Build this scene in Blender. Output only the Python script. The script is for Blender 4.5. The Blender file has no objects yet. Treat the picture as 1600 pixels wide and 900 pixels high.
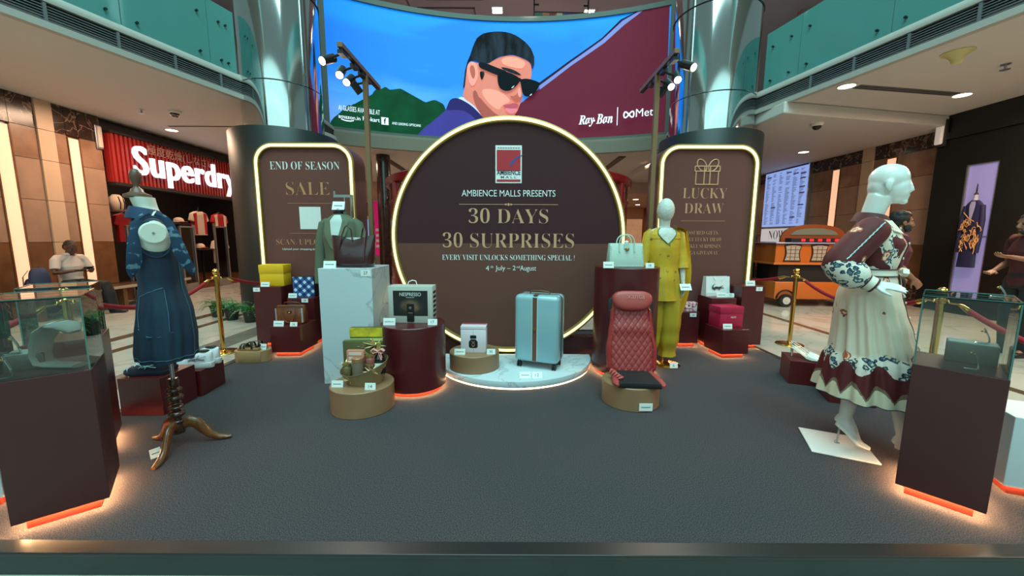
import bpy, bmesh, math, random
from mathutils import Vector, Matrix
from math import sin, cos, pi, radians, atan2, sqrt, hypot
random.seed(7)
SC = bpy.context.scene
C = SC.collection

# ---------------------------------------------------------------- camera, world, large lights, exposure
cam_d = bpy.data.cameras.new('camera')
cam_d.sensor_width = 36.0
cam_d.lens = 36.0 * 600.0 / 1600.0
cam_d.clip_start = 0.05
cam_d.clip_end = 200
cam = bpy.data.objects.new('camera', cam_d)
C.objects.link(cam)
_p, _r = radians(7.5), radians(0.25)
_fw = Vector((0, cos(_p), -sin(_p)))
_up0 = Vector((0, sin(_p), cos(_p)))
_rt = Vector((cos(_r), 0, 0)) + _up0 * sin(_r)
_up = _up0 * cos(_r) - Vector((1, 0, 0)) * sin(_r)
cam.matrix_world = Matrix(((_rt.x, _up.x, -_fw.x, 0), (_rt.y, _up.y, -_fw.y, 0), (_rt.z, _up.z, -_fw.z, 1.40), (0, 0, 0, 1)))
SC.camera = cam
SC.view_settings.view_transform = 'Standard'
SC.view_settings.look = 'None'
SC.view_settings.gamma = 1.0
SC.view_settings.use_curve_mapping = False
SC.view_settings.exposure = 0.0
try:
    SC.cycles.use_denoising = True
    SC.cycles.max_bounces = 8
    SC.cycles.transparent_max_bounces = 16
    SC.cycles.sample_clamp_indirect = 4.0
except Exception:
    pass

world = bpy.data.worlds.new('atrium_air')
SC.world = world
world.use_nodes = True
_bg = world.node_tree.nodes['Background']
_bg.inputs[0].default_value = (0.50, 0.80, 0.77, 1)
_bg.inputs[1].default_value = 0.33


def lamp(name, kind, loc, energy, color, size=1.0, size_y=None, target=None, spot=None, blend=0.4, spread=None):
    d = bpy.data.lights.new(name, kind)
    d.energy = energy
    d.color = color
    if kind == 'AREA':
        d.size = size
        if size_y:
            d.shape = 'RECTANGLE'
            d.size_y = size_y
        else:
            d.shape = 'DISK'
        if spread:
            d.spread = spread
    else:
        d.shadow_soft_size = size
    if kind == 'SPOT':
        d.spot_size = spot
        d.spot_blend = blend
    o = bpy.data.objects.new(name, d)
    C.objects.link(o)
    o.location = loc
    if target is not None:
        v = Vector(target) - Vector(loc)
        o.rotation_euler = v.to_track_quat('-Z', 'Y').to_euler()
    return o


TEAL = (0.52, 0.97, 0.95)
WARM = (1.0, 0.66, 0.44)
lamp('skylight', 'AREA', (0, -1.5, 14.0), 2600, TEAL, 11, 9, target=(0, 3.5, 0))
lamp('atrium_glow', 'AREA', (0, -7.5, 6.5), 540, TEAL, 17, 6, target=(0, 4, 1.2))
# ceiling lights of the galleries around the atrium
for _x, _y, _e in ((-6.9, 7.6, 70), (-7.4, 3.4, 80), (7.0, 9.3, 170), (7.0, 5.2, 130), (0, 13.5, 90), (-5.5, 12.0, 60), (4.8, 12.5, 60), (4.5, 20, 160), (-4.5, 18, 140), (7.2, 2.0, 110)):
    lamp('gallery_light', 'AREA', (_x, _y, 3.68 if _y < 15 else 3.3), _e * 1.45, WARM, 1.2, target=(_x, _y, 0))
lamp('upper_light', 'AREA', (0.5, 12.6, 8.0), 420, (1, .85, .85), 3, target=(0.5, 14, 5))


# ---------------------------------------------------------------- helpers
def rgb(r, g, b):
    def f(v):
        v /= 255.0
        return v / 12.92 if v <= 0.04045 else ((v + 0.055) / 1.055) ** 2.4
    return (f(r), f(g), f(b), 1.0)


def M(name, c, rough=0.5, metal=0.0, emit=0.0, noise=None, bump=None, spec=0.5, coat=0.0, alpha=1.0, c2=None, stretch=None):
    """Principled material; noise=(scale, amount) mixes the colour with c2 (or a darker one); bump=(scale, strength)."""
    m = bpy.data.materials.new(name)
    m.use_nodes = True
    nt = m.node_tree
    b = nt.nodes['Principled BSDF']
    b.inputs['Base Color'].default_value = c
    b.inputs['Roughness'].default_value = rough
    b.inputs['Metallic'].default_value = metal
    b.inputs['Specular IOR Level'].default_value = spec
    b.inputs['Coat Weight'].default_value = coat
    b.inputs['Alpha'].default_value = alpha
    tc = None
    if noise or bump:
        tc = nt.nodes.new('ShaderNodeTexCoord')
        src = tc.outputs['Object']
        if stretch:
            mp = nt.nodes.new('ShaderNodeMapping')
            mp.inputs['Scale'].default_value = stretch
            nt.links.new(src, mp.inputs[0])
            src = mp.outputs[0]
    if noise:
        n = nt.nodes.new('ShaderNodeTexNoise')
        n.inputs['Scale'].default_value = noise[0]
        n.inputs['Detail'].default_value = 6
        nt.links.new(src, n.inputs['Vector'])
        rp = nt.nodes.new('ShaderNodeValToRGB')
        rp.color_ramp.elements[0].position = 0.35
        rp.color_ramp.elements[1].position = 0.65
        k = 1 - noise[1]
        rp.color_ramp.elements[0].color = c2 or (c[0] * k, c[1] * k, c[2] * k, 1)
        rp.color_ramp.elements[1].color = c
        nt.links.new(n.outputs['Fac'], rp.inputs[0])
        nt.links.new(rp.outputs[0], b.inputs['Base Color'])
    if bump:
        n = nt.nodes.new('ShaderNodeTexNoise')
        n.inputs['Scale'].default_value = bump[0]
        n.inputs['Detail'].default_value = 4
        nt.links.new(src, n.inputs['Vector'])
        bp = nt.nodes.new('ShaderNodeBump')
        bp.inputs['Strength'].default_value = bump[1]
        bp.inputs['Distance'].default_value = 0.01
        nt.links.new(n.outputs['Fac'], bp.inputs['Height'])
        nt.links.new(bp.outputs[0], b.inputs['Normal'])
    if emit:
        b.inputs['Emission Color'].default_value = c
        b.inputs['Emission Strength'].default_value = emit
    return m


def nodes(m):
    nt = m.node_tree
    return nt, nt.nodes['Principled BSDF']


def ramp(nt, src, stops, mode='LINEAR'):
    r = nt.nodes.new('ShaderNodeValToRGB')
    e = r.color_ramp.elements
    r.color_ramp.interpolation = mode
    while len(e) < len(stops):
        e.new(0.5)
    for i, (p, c) in enumerate(stops):
        e[i].position = p
        e[i].color = c
    nt.links.new(src, r.inputs[0])
    return r.outputs[0]


def tex(nt, kind, vec, **kw):
    n = nt.nodes.new(kind)
    for k, v in kw.items():
        if hasattr(n, k):
            setattr(n, k, v)
        else:
            n.inputs[k].default_value = v
    if vec is not None:
        nt.links.new(vec, n.inputs['Vector'])
    return n


def math_n(nt, op, a, b=None):
    n = nt.nodes.new('ShaderNodeMath')
    n.operation = op
    for i, v in enumerate((a, b)):
        if v is None:
            continue
        if isinstance(v, (int, float)):
            n.inputs[i].default_value = v
        else:
            nt.links.new(v, n.inputs[i])
    return n.outputs[0]


def mixc(nt, fac, a, b):
    n = nt.nodes.new('ShaderNodeMix')
    n.data_type = 'RGBA'
    for s, v in ((n.inputs[0], fac), (n.inputs[6], a), (n.inputs[7], b)):
        if isinstance(v, (tuple, float, int)):
            s.default_value = v
        else:
            nt.links.new(v, s)
    return n.outputs[2]


def objco(nt):
    return nt.nodes.new('ShaderNodeTexCoord').outputs['Object']


def tag(o, label=None, cat=None, group=None, kind=None):
    if label:
        o['label'] = label
    if cat:
        o['category'] = cat
    if group:
        o['group'] = group
    if kind:
        o['kind'] = kind
    return o


def thing(name, label, cat, loc=(0, 0, 0), rz=0.0, group=None):
    o = bpy.data.objects.new(name, None)
    o.empty_display_size = 0.05
    C.objects.link(o)
    o.location = loc
    o.rotation_euler = (0, 0, rz)
    return tag(o, label, cat, group)


def frame3(d):
    d = d.normalized()
    a = Vector((0, 0, 1)) if abs(d.z) < 0.9 else Vector((1, 0, 0))
    u = d.cross(a).normalized()
    return u, u.cross(d).normalized()


class MB:
    def __init__(self):
        self.v, self.f, self.m = [], [], []
        self.mi = 0
        self.T = None

    def add(self, vs, fs, mi=None):
        k = len(self.v)
        for p in vs:
            p = Vector(p)
            self.v.append(self.T @ p if self.T is not None else p)
        for f in fs:
            self.f.append([i + k for i in f])
            self.m.append(self.mi if mi is None else mi)
        return self

    def box(self, c, s, rz=0.0, mi=None, R=None):
        x, y, z = s[0] / 2, s[1] / 2, s[2] / 2
        vs = [Vector(p) for p in ((-x, -y, -z), (x, -y, -z), (x, y, -z), (-x, y, -z), (-x, -y, z), (x, -y, z), (x, y, z), (-x, y, z))]
        if R is None:
            R = Matrix.Rotation(rz, 3, 'Z')
        vs = [R @ p + Vector(c) for p in vs]
        return self.add(vs, [(0, 3, 2, 1), (4, 5, 6, 7), (0, 1, 5, 4), (1, 2, 6, 5), (2, 3, 7, 6), (3, 0, 4, 7)], mi)

    def b2(self, x0, x1, y0, y1, z0, z1, mi=None):
        return self.box(((x0 + x1) / 2, (y0 + y1) / 2, (z0 + z1) / 2), (x1 - x0, y1 - y0, z1 - z0), mi=mi)

    def loft(self, rings, cap=(True, True), closed=True, mi=None):
        n = len(rings[0])
        vs = [p for r in rings for p in r]
        fs = []
        for i in range(len(rings) - 1):
            for j in range(n if closed else n - 1):
                a, b = i * n + j, i * n + (j + 1) % n
                fs.append((a, b, b + n, a + n))
        if closed and cap[0]:
            fs.append(tuple(range(n - 1, -1, -1)))
        if closed and cap[1]:
            k = (len(rings) - 1) * n
            fs.append(tuple(range(k, k + n)))
        return self.add(vs, fs, mi)

    def tube(self, path, r, n=10, closed=False, mi=None, flat=None, cap=True):
        """Tube along a path; r a number, a list, or (a, b) pairs for an elliptical section."""
        P = [Vector(p) for p in path]
        N = len(P)
        rs = r if isinstance(r, list) else [r] * N
        rings = []
        u = last = None
        for i in range(N):
            if closed:
                d = P[(i + 1) % N] - P[i - 1]
            else:
                d = P[min(i + 1, N - 1)] - P[max(i - 1, 0)]
            if d.length < 1e-9:
                d = Vector((0, 0, 1))
            d.normalize()
            if last is not None and d.dot(last) < -.5:
                d = -d
            last = d
            if u is None:
                if flat is not None:
                    u = Vector(flat)
                    u = (u - d * u.dot(d)).normalized()
                else:
                    u, _ = frame3(d)
            else:
                u = u - d * u.dot(d)
                if u.length < 1e-6:
                    u, _ = frame3(d)
                u.normalize()
            w = d.cross(u)
            a, b = rs[i] if isinstance(rs[i], tuple) else (rs[i], rs[i])
            rings.append([P[i] + u * (a * cos(2 * pi * k / n)) + w * (b * sin(2 * pi * k / n)) for k in range(n)])
        if closed:
            rings.append(rings[0])
            return self.loft(rings, (False, False), True, mi)
        return self.loft(rings, (cap, cap), True, mi)

    def cyl(self, c, r, h, n=32, mi=None, r2=None):
        r2 = r if r2 is None else r2
        return self.lathe([(r, 0), (r2, h)], n, c, mi)

    def lathe(self, prof, n=32, c=(0, 0, 0), mi=None, ry=1.0, cap=True):
        c = Vector(c)
        rings = [[c + Vector((max(r, 1e-5) * cos(2 * pi * k / n), max(r, 1e-5) * ry * sin(2 * pi * k / n), z)) for k in range(n)] for r, z in prof]
        return self.loft(rings, (cap, cap), True, mi)

    def ell(self, c, r, n=16, m=10, R=None, mi=None):
        c = Vector(c)
        rings = []
        for i in range(m + 1):
            t = -pi / 2 + pi * i / m
            k = max(cos(t), 0.01)
            ring = []
            for j in range(n):
                a = 2 * pi * j / n
                p = Vector((r[0] * k * cos(a), r[1] * k * sin(a), r[2] * sin(t)))
                ring.append(c + (R @ p if R is not None else p))
            rings.append(ring)
        return self.loft(rings, (True, True), True, mi)

    def prism(self, poly, y0, y1, mi=None):
        """Polygon in x,z extruded from y0 to y1."""
        n = len(poly)
        vs = [(x, y0, z) for x, z in poly] + [(x, y1, z) for x, z in poly]
        fs = [tuple(range(n)), tuple(range(2 * n - 1, n - 1, -1))]
        fs += [(i, i + n, (i + 1) % n + n, (i + 1) % n) for i in range(n)]
        return self.add(vs, fs, mi)

    def slab(self, poly, z0, z1, mi=None):
        n = len(poly)
        vs = [(x, y, z0) for x, y in poly] + [(x, y, z1) for x, y in poly]
        fs = [tuple(range(n - 1, -1, -1)), tuple(range(n, 2 * n))]
        fs += [(i, (i + 1) % n, (i + 1) % n + n, i + n) for i in range(n)]
        return self.add(vs, fs, mi)

    def mesh(self, name, mats, smooth=None, bevel=0.0, seg=2, weld=True):
        me = bpy.data.meshes.new(name)
        me.from_pydata([tuple(p) for p in self.v], [], self.f)
        mats = mats if isinstance(mats, (list, tuple)) else [mats]
        for m in mats:
            me.materials.append(m)
        if len(mats) > 1:
            me.polygons.foreach_set('material_index', self.m)
        bm = bmesh.new()
        bm.from_mesh(me)
        if weld:
            bmesh.ops.remove_doubles(bm, verts=bm.verts, dist=1e-5)
        bmesh.ops.recalc_face_normals(bm, faces=bm.faces)
        if bevel:
            es = [e for e in bm.edges if len(e.link_faces) == 2 and e.calc_face_angle(0) > 0.6]
            bmesh.ops.bevel(bm, geom=es, offset=bevel, segments=seg, affect='EDGES', profile=0.5, clamp_overlap=True)
        bm.to_mesh(me)
        bm.free()
        if smooth is not None:
            me.polygons.foreach_set('use_smooth', [True] * len(me.polygons))
            me.set_sharp_from_angle(angle=radians(smooth))
        me.update()
        return me

    def build(self, name, mats, parent=None, smooth=None, bevel=0.0, seg=2, loc=None, rz=None, weld=True):
        me = self.mesh(name, mats, smooth, bevel, seg, weld)
        return put(name, me, parent, loc, rz)


def put(name, me, parent=None, loc=None, rz=None):
    o = bpy.data.objects.new(name, me)
    C.objects.link(o)
    if parent is not None:
        o.parent = parent
    if loc is not None:
        o.location = loc
    if rz is not None:
        o.rotation_euler = (0, 0, rz)
    return o


def copy_tree(o, parent=None):
    c = o.copy()
    C.objects.link(c)
    c.parent = parent
    for ch in list(o.children):
        copy_tree(ch, c)
    return c


def baked(mb, name, mats, mods, smooth=60, paint=None):
    """Build mb, run the modifiers, and give back one clean mesh."""
    me = mb.mesh(name, mats[0], None)
    o = bpy.data.objects.new(name, me)
    C.objects.link(o)
    for kind, kw in mods:
        md = o.modifiers.new(kind.lower(), kind)
        for k, v in kw.items():
            setattr(md, k, v)
    dg = bpy.context.evaluated_depsgraph_get()
    dg.update()
    out = bpy.data.meshes.new_from_object(o.evaluated_get(dg))
    bpy.data.objects.remove(o)
    bpy.data.meshes.remove(me)
    out.name = name
    out.materials.clear()
    for m in mats:
        out.materials.append(m)
    if paint:
        for p in out.polygons:
            p.material_index = paint(p.center)
    out.polygons.foreach_set('use_smooth', [True] * len(out.polygons))
    out.set_sharp_from_angle(angle=radians(smooth))
    return out


def fuse(mb, name, mats, vox=0.006, it=3, paint=None):
    return baked(mb, name, mats, [('REMESH', dict(mode='VOXEL', voxel_size=vox)), ('SMOOTH', dict(iterations=it, factor=0.5))], 80, paint)


# ---------------------------------------------------------------- lettering
_tcache = {}


def serif(s):
    r = ''
    for ch in s:
        if 'A' <= ch <= 'Z':
            r += chr(0x1D400 + ord(ch) - 65)
        elif 'a' <= ch <= 'z':
            r += chr(0x1D41A + ord(ch) - 97)
        elif '0' <= ch <= '9':
            r += chr(0x1D7CE + ord(ch) - 48)
        else:
            r += ch
    return r


def script_caps(s):
    return ''.join(chr(0x1D4D0 + ord(c) - 65) if c.isupper() else chr(0x1D4EA + ord(c) - 97) if c.islower() else c for c in s)


def text_geo(s, thin=0.0, extrude=0.0, space=1.0):
    """Flat lettering in x,y, width-normalised: (verts, faces, width, cap height)."""
    key = (s, thin, extrude, space)
    if key not in _tcache:
        cu = bpy.data.curves.new('lettering', 'FONT')
        cu.body = s
        cu.size = 1.0
        cu.offset = thin
        cu.extrude = extrude
        cu.space_character = space
        cu.resolution_u = 4
        cu.fill_mode = 'BOTH' if extrude else 'FRONT'
        o = bpy.data.objects.new('lettering', cu)
        C.objects.link(o)
        dg = bpy.context.evaluated_depsgraph_get()
        dg.update()
        me = bpy.data.meshes.new_from_object(o.evaluated_get(dg))
        vs = [v.co.copy() for v in me.vertices]
        fs = [tuple(p.vertices) for p in me.polygons]
        bpy.data.objects.remove(o)
        bpy.data.curves.remove(cu)
        bpy.data.meshes.remove(me)
        x0, x1 = min(v.x for v in vs), max(v.x for v in vs)
        y0, y1 = min(v.y for v in vs), max(v.y for v in vs)
        _tcache[key] = (vs, fs, x0, x1, y0, y1)
    return _tcache[key]


def put_text(mb, s, x, z, y=0.0, width=None, height=None, align='C', thin=0.0, extrude=0.0, mi=None, fn=None, space=1.0):
    """Lettering facing -y. x,z: anchor of the text box (centre, or left/right edge, baseline bottom); width and/or height of the box."""
    vs, fs, x0, x1, y0, y1 = text_geo(s, thin, 0.5 if extrude else 0.0, space)
    kx = kz = None
    if width:
        kx = width / (x1 - x0)
    if height:
        kz = height / (y1 - y0)
    kx = kx or kz
    kz = kz or kx
    w = (x1 - x0) * kx
    ox = x - (w / 2 if align == 'C' else 0 if align == 'L' else w)
    f = fn or (lambda a, b, c: (a, b, c))
    mb.add([f(ox + (v.x - x0) * kx, y - (v.z + 0.5) * extrude if extrude else y, z + (v.y - y0) * kz) for v in vs], fs, mi)
    return mb


# ---------------------------------------------------------------- shared materials
m_white = M('white_gloss', rgb(225, 225, 222), 0.25, coat=0.3)
m_cream = M('painted_cream', rgb(205, 195, 182), 0.6)
m_ceil = M('ceiling_paint', rgb(204, 196, 190), 0.7)
m_lip = M('slab_lip_paint', rgb(172, 164, 156), 0.55)
m_grille = M('grille_dark', rgb(40, 42, 44), 0.5)
m_slat = M('grille_slat', rgb(120, 120, 122), 0.4, 0.4)
m_black = M('black_matt', rgb(18, 18, 20), 0.5)
m_maroon = M('maroon_laminate', rgb(84, 22, 26), 0.35, noise=(3, .12), coat=0.1)
m_brown = M('brown_laminate', rgb(74, 40, 40), 0.5, noise=(3, .08), spec=.25)
m_plinth = M('terracotta_plinth', rgb(120, 32, 18), 0.6)
m_bronze = M('bronze_drum_paint', rgb(150, 112, 82), 0.42, noise=(4, .1))
m_brass = M('polished_brass', rgb(222, 178, 96), 0.16, 1.0)
m_gold = M('gold_frame', rgb(170, 138, 76), 0.35, 0.6)
m_neon = M('warm_neon', (1.0, .84, .36, 1), 0.4, emit=1.6)
m_led = M('warm_led', (1.0, 0.60, 0.26, 1), 0.4, emit=80.0)
m_rope = M('red_velvet', rgb(150, 14, 30), 0.8, bump=(60, .3))
m_chrome = M('column_steel', rgb(196, 198, 198), 0.09, 1.0)
m_steel = M('brushed_steel', rgb(170, 172, 176), 0.3, 0.9)
m_dkclad = M('dark_green_cladding', rgb(22, 30, 30), 0.45)
m_goldtxt = M('gold_lettering', rgb(204, 152, 118), 0.5)
m_whtxt = M('white_lettering', rgb(225, 228, 226), 0.5)
m_dktxt = M('dark_lettering', rgb(40, 44, 50), 0.6)
m_card = M('white_card', rgb(232, 234, 232), 0.5)
m_wood = M('turned_wood', rgb(120, 72, 34), 0.3, noise=(6, .5), stretch=(8, 8, 1.5), coat=0.5)
m_dkwood = M('dark_turned_wood', rgb(70, 40, 24), 0.25, noise=(8, .4), coat=0.6)
m_walltile = M('beige_marble', rgb(156, 120, 98), 0.25, noise=(2.2, .28), c2=rgb(126, 92, 72))
m_walltile2 = M('light_marble', rgb(168, 136, 116), 0.25, noise=(2.6, .2))
m_walldark = M('brown_marble', rgb(122, 82, 52), 0.25, noise=(3, .35))
m_emperador = M('emperador_marble', rgb(62, 40, 32), 0.2, noise=(4, .5))
m_pil = M('cream_pilaster', rgb(196, 168, 142), 0.45)
m_strip = M('wall_light_lens', rgb(255, 196, 160), 0.5, emit=.85)
m_lens = M('downlight_lens', rgb(255, 240, 220), 0.5, emit=9.0)
m_trimring = M('downlight_trim', rgb(220, 215, 208), 0.5)


def add_veins(m, scale, color, width=0.03, warp=0.6, amt=1.0):
    nt, b = nodes(m)
    v = objco(nt)
    n = tex(nt, 'ShaderNodeTexNoise', v, Scale=scale, Detail=8, Distortion=warp)
    d = math_n(nt, 'ABSOLUTE', math_n(nt, 'SUBTRACT', n.outputs['Fac'], 0.5))
    f = math_n(nt, 'MULTIPLY', math_n(nt, 'SUBTRACT', 1.0, math_n(nt, 'MINIMUM', math_n(nt, 'DIVIDE', d, width), 1.0)), amt)
    old = b.inputs['Base Color'].links
    a = old[0].from_socket if old else tuple(b.inputs['Base Color'].default_value)
    nt.links.new(mixc(nt, f, a, color), b.inputs['Base Color'])


add_veins(m_emperador, 3.0, rgb(170, 140, 120), 0.02, 0.8, 0.7)
m_marble = M('white_marble', rgb(200, 208, 214), 0.25)
add_veins(m_marble, 1.6, rgb(140, 142, 146), 0.012, 0.5, 0.55)
m_carpet = M('charcoal_carpet', rgb(100, 93, 97), 0.95, noise=(210, .72), bump=(380, .8), spec=0.1)
m_floor = M('cream_floor_marble', rgb(192, 188, 176), 0.12, noise=(1.3, .12), coat=0.2)
add_veins(m_floor, 1.1, rgb(150, 140, 124), 0.03, 0.7, 0.5)
m_floorbrown = M('brown_floor_band', rgb(96, 76, 58), 0.15, noise=(3, .3))
m_floorgray = M('gray_floor_band', rgb(120, 116, 108), 0.15, noise=(3, .25))


def glass_mat(name, tint, gloss=0.35, rough=0.02, solid=0.0, solid_c=(.1, .3, .28, 1)):
    m = bpy.data.materials.new(name)
    m.use_nodes = True
    nt = m.node_tree
    nt.nodes.remove(nt.nodes['Principled BSDF'])
    out = nt.nodes['Material Output']
    tr = nt.nodes.new('ShaderNodeBsdfTransparent')
    tr.inputs[0].default_value = tint
    gl = nt.nodes.new('ShaderNodeBsdfGlossy')
    gl.inputs['Color'].default_value = (1, 1, 1, 1)
    gl.inputs['Roughness'].default_value = rough
    fr = nt.nodes.new('ShaderNodeFresnel')
    fr.inputs[0].default_value = 1.45
    mx = nt.nodes.new('ShaderNodeMixShader')
    k = math_n(nt, 'MULTIPLY', fr.outputs[0], gloss * 2)
    nt.links.new(k, mx.inputs[0])
    last = tr.outputs[0]
    if solid:
        df = nt.nodes.new('ShaderNodeBsdfDiffuse')
        df.inputs[0].default_value = solid_c
        m2 = nt.nodes.new('ShaderNodeMixShader')
        m2.inputs[0].default_value = solid
        nt.links.new(last, m2.inputs[1])
        nt.links.new(df.outputs[0], m2.inputs[2])
        last = m2.outputs[0]
    nt.links.new(last, mx.inputs[1])
    nt.links.new(gl.outputs[0], mx.inputs[2])
    nt.links.new(mx.outputs[0], out.inputs[0])
    return m


m_glass = glass_mat('clear_case_glass', (.93, .97, .96, 1), 0.5)
m_glassedge = M('glass_edge_green', rgb(70, 110, 104), 0.15, coat=0.5)
m_balglass = glass_mat('teal_balustrade_glass', (.35, .62, .58, 1), 0.35, 0.05, 0.9, rgb(88, 144, 140))
m_shopglass = glass_mat('shop_glass', (.9, .9, .9, 1), 0.5)

# ================================================================ THE SETTING
def struct(o):
    o['kind'] = 'structure'
    return o


CL, CLR, CLK = (-4.29, 7.57), 0.67, 0.91     # left column: centre, radius, cladding radius
CR, CRR, CRK = (3.96, 8.08), 0.77, 0.945
SX, SY, SR = 0.165, 1.70, 9.64               # the curved screen's circle

mb = MB()
mb.b2(-13, 13, -4, 32, -0.1, 0.0)
struct(mb.build('floor', m_floor))
mb = MB()
mb.b2(-4.93, -4.80, -4, 8.5, 0, .003)
struct(mb.build('trim_1', m_floorbrown))
mb = MB()
mb.b2(4.66, 4.77, -4, 8.5, 0, .003)
struct(mb.build('trim_2', m_floorbrown))
mb = MB()
mb.b2(-3.98, -3.62, -4, 8.0, 0, .003)
struct(mb.build('trim_3', m_floorgray))
mb = MB()
mb.b2(-5.5, -5.32, -4, 12, 0, .003)
struct(mb.build('trim_4', m_floorbrown))

# gallery ceilings around the opening
arc = [(SX + SR * sin(t), SY + SR * cos(t)) for t in [(-4.9 + 8.9 * i / 24) / SR for i in range(25)]]
mb = MB()
mb.slab([(-9, -3), (-7.64, -3), (-5.47, 4.44), (-4.72, 7.01), (-4.45, 7.6), (-4.5, 9)] + [arc[0]] + [(-9, 10.08)], 3.76, 3.9)
struct(mb.build('ceiling_left', m_ceil))
mb = MB()
mb.slab([(9, -3), (9, 10.53), arc[-1], (4.3, 8.9), (4.62, 7.95), (4.82, 6.98), (5.34, 4.36), (6.9, -3)], 3.76, 3.9)
struct(mb.build('ceiling_right', m_ceil))
mb = MB()
mb.slab([(-9, 10.08)] + arc + [(9, 10.53), (9, 30), (-9, 30)], 3.76, 3.9)
struct(mb.build('ceiling_back', m_ceil))
mb = MB()
mb.slab([(4.70, 7.0), (8.6, 7.8), (8.6, 14), (4.25, 14), (4.25, 9.0), (4.66, 7.98)], 3.56, 3.759)
struct(mb.build('ceiling_step', m_ceil, bevel=.02))
mb = MB()
mb.b2(-9, 11, 17.0, 30, 3.3, 3.759)
struct(mb.build('ceiling_corridor', M('corridor_ceiling_paint', rgb(200, 170, 150), .6)))
mb = MB()
mb.b2(-3.95, -3.75, 11.6, 15.2, 3.735, 3.758)
mb.b2(3.1, 3.3, 11.6, 15.2, 3.735, 3.758)
struct(mb.build('trim_5', m_black))
mb = MB()
mb.b2(-14, 14, 11.5, 26, 8.5, 8.7)
struct(mb.build('ceiling_upper', M('upper_ceiling_paint', rgb(150, 130, 132), .7)))
mb = MB()
for x0, x1, y0, y1 in ((-2.6, -0.9, 12.3, 12.6), (-5.5, -3.2, 12.2, 13.6), (-3.0, -1.2, 13.0, 14.6)):
    for a, b, c, d in ((x0, x1, y0, y0 + .04), (x0, x1, y1 - .04, y1), (x0, x0 + .04, y0, y1), (x1 - .04, x1, y0, y1)):
        mb.b2(a, b, c, d, 8.47, 8.5)
struct(mb.build('trim_6', M('ceiling_groove', rgb(90, 76, 78), .8)))
mb = MB()
mb.b2(-18, 18, 26, 26.2, 3.9, 16)
mb.b2(-16, -9.0, 13, 13.2, 3.9, 16)
mb.b2(9.0, 16, 13, 13.2, 3.9, 16)
struct(mb.build('wall_upper', M('upper_wall_paint', rgb(150, 116, 104), .7)))
mb = MB()
mb.b2(-13, 13, 30, 30.2, 0, 3.9)
struct(mb.build('wall_back', M('back_wall_paint', rgb(200, 150, 110), .7)))


def sweep(path, prof, side, close=False):
    """Profile (outward offset, z) swept along a plan polyline; side=+1 offsets to the right of travel."""
    mb = MB()
    P = [Vector((x, y, 0)) for x, y in path]
    rings = []
    for i in range(len(P)):
        d = (P[min(i + 1, len(P) - 1)] - P[max(i - 1, 0)]).normalized()
        n = Vector((d.y, -d.x, 0)) * side
        rings.append([P[i] + n * o + Vector((0, 0, z)) for o, z in prof])
    mb.loft(rings, (close, close), close)
    return mb


pathL = [(-7.66, -3), (-5.47, 4.44), (-4.72, 7.01)] + [(-4.72 + .12 * sin(t), 7.01 + .35 * t) for t in (.4, .8, 1.2)] + [(-4.35, 8.3), (-4.42, 9.0), arc[0]]
pathR = [(6.92, -3), (5.34, 4.36), (4.82, 6.98), (4.62, 7.95), (4.35, 8.9), arc[-1]]
for nm, path, sd in (('left', pathL, 1), ('right', pathR, -1)):
    mb = sweep(path, [(-.02, 3.74), (.07, 3.74), (.07, 3.82), (-.02, 3.82)], sd, True)
    struct(mb.build('trim_lip_' + nm, m_lip))
    mb = sweep(path, [(-.04, 3.82), (-.01, 3.82), (-.01, 4.04), (-.04, 4.04)], sd, True)
    struct(mb.build('trim_grille_' + nm, m_grille))
    mb = MB()
    for k in range(6):
        z = 3.845 + .031 * k
        s2 = sweep(path, [(-.01, z), (.035, z - .006), (.035, z + .004), (-.01, z + .01)], sd, True)
        mb.add(s2.v, s2.f)
    for i in range(1, 3):
        a, b = Vector(path[i - 1] + (0,)), Vector(path[i] + (0,))
        L = (b - a).length
        k = int(L / .62)
        for j in range(k):
            p = a.lerp(b, (j + .5) / k)
            mb.box((p.x, p.y, 3.93), (.09, .03, .2), rz=atan2(b.y - a.y, b.x - a.x) - pi / 2)
    struct(mb.build('trim_slats_' + nm, m_slat))
    mb = sweep(path, [(-.04, 4.04), (.05, 4.04), (.055, 4.07), (.04, 4.11), (.0, 4.16), (-.05, 4.18), (-.3, 4.18), (-.3, 4.1)], sd, True)
    struct(mb.build('trim_cove_' + nm, m_lip, smooth=40))

# lower edge of the slab under the screen
mb = sweep(arc, [(-.02, 3.72), (.1, 3.72), (.12, 4.02), (.05, 4.1), (-.02, 4.1)], 1, True)
struct(mb.build('trim_beam', M('beam_paint', rgb(132, 120, 104), .6), smooth=40))

# balustrade panels: one thing each
bolt = M('standoff_dark', rgb(60, 66, 66), .3, .8)


def balustrade(a, b, label, z0=4.12, z1=5.12):
    a, b = Vector(a + (0,)), Vector(b + (0,))
    d = (b - a).normalized()
    L = (b - a).length - .012
    t = thing('balustrade_panel', label, 'glass panel', ((a.x + b.x) / 2, (a.y + b.y) / 2, z0), atan2(d.y, d.x), 'teal balustrade panels along the gallery edges')
    mb = MB()
    mb.box((0, 0, (z1 - z0) / 2), (L, .016, z1 - z0))
    mb.build('glass_sheet', m_balglass, t)
    for x in (-L / 2 + .16, L / 2 - .16):
        for z in (.14, .72):
            mb = MB()
            mb.tube([(x, -.035, z), (x, .03, z)], .013, 14)
            mb.tube([(x, -.045, z), (x, -.03, z)], .018, 14)
            mb.tube([(x, .025, z), (x, .04, z)], .018, 14)
            mb.build('standoff_bolt', bolt, t, smooth=40)


def onL(y):
    return (-5.47 + .75 * (y - 4.44) / 2.57, y)


def onR(y):
    return (5.34 - .52 * (y - 4.36) / 2.62, y)


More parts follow.
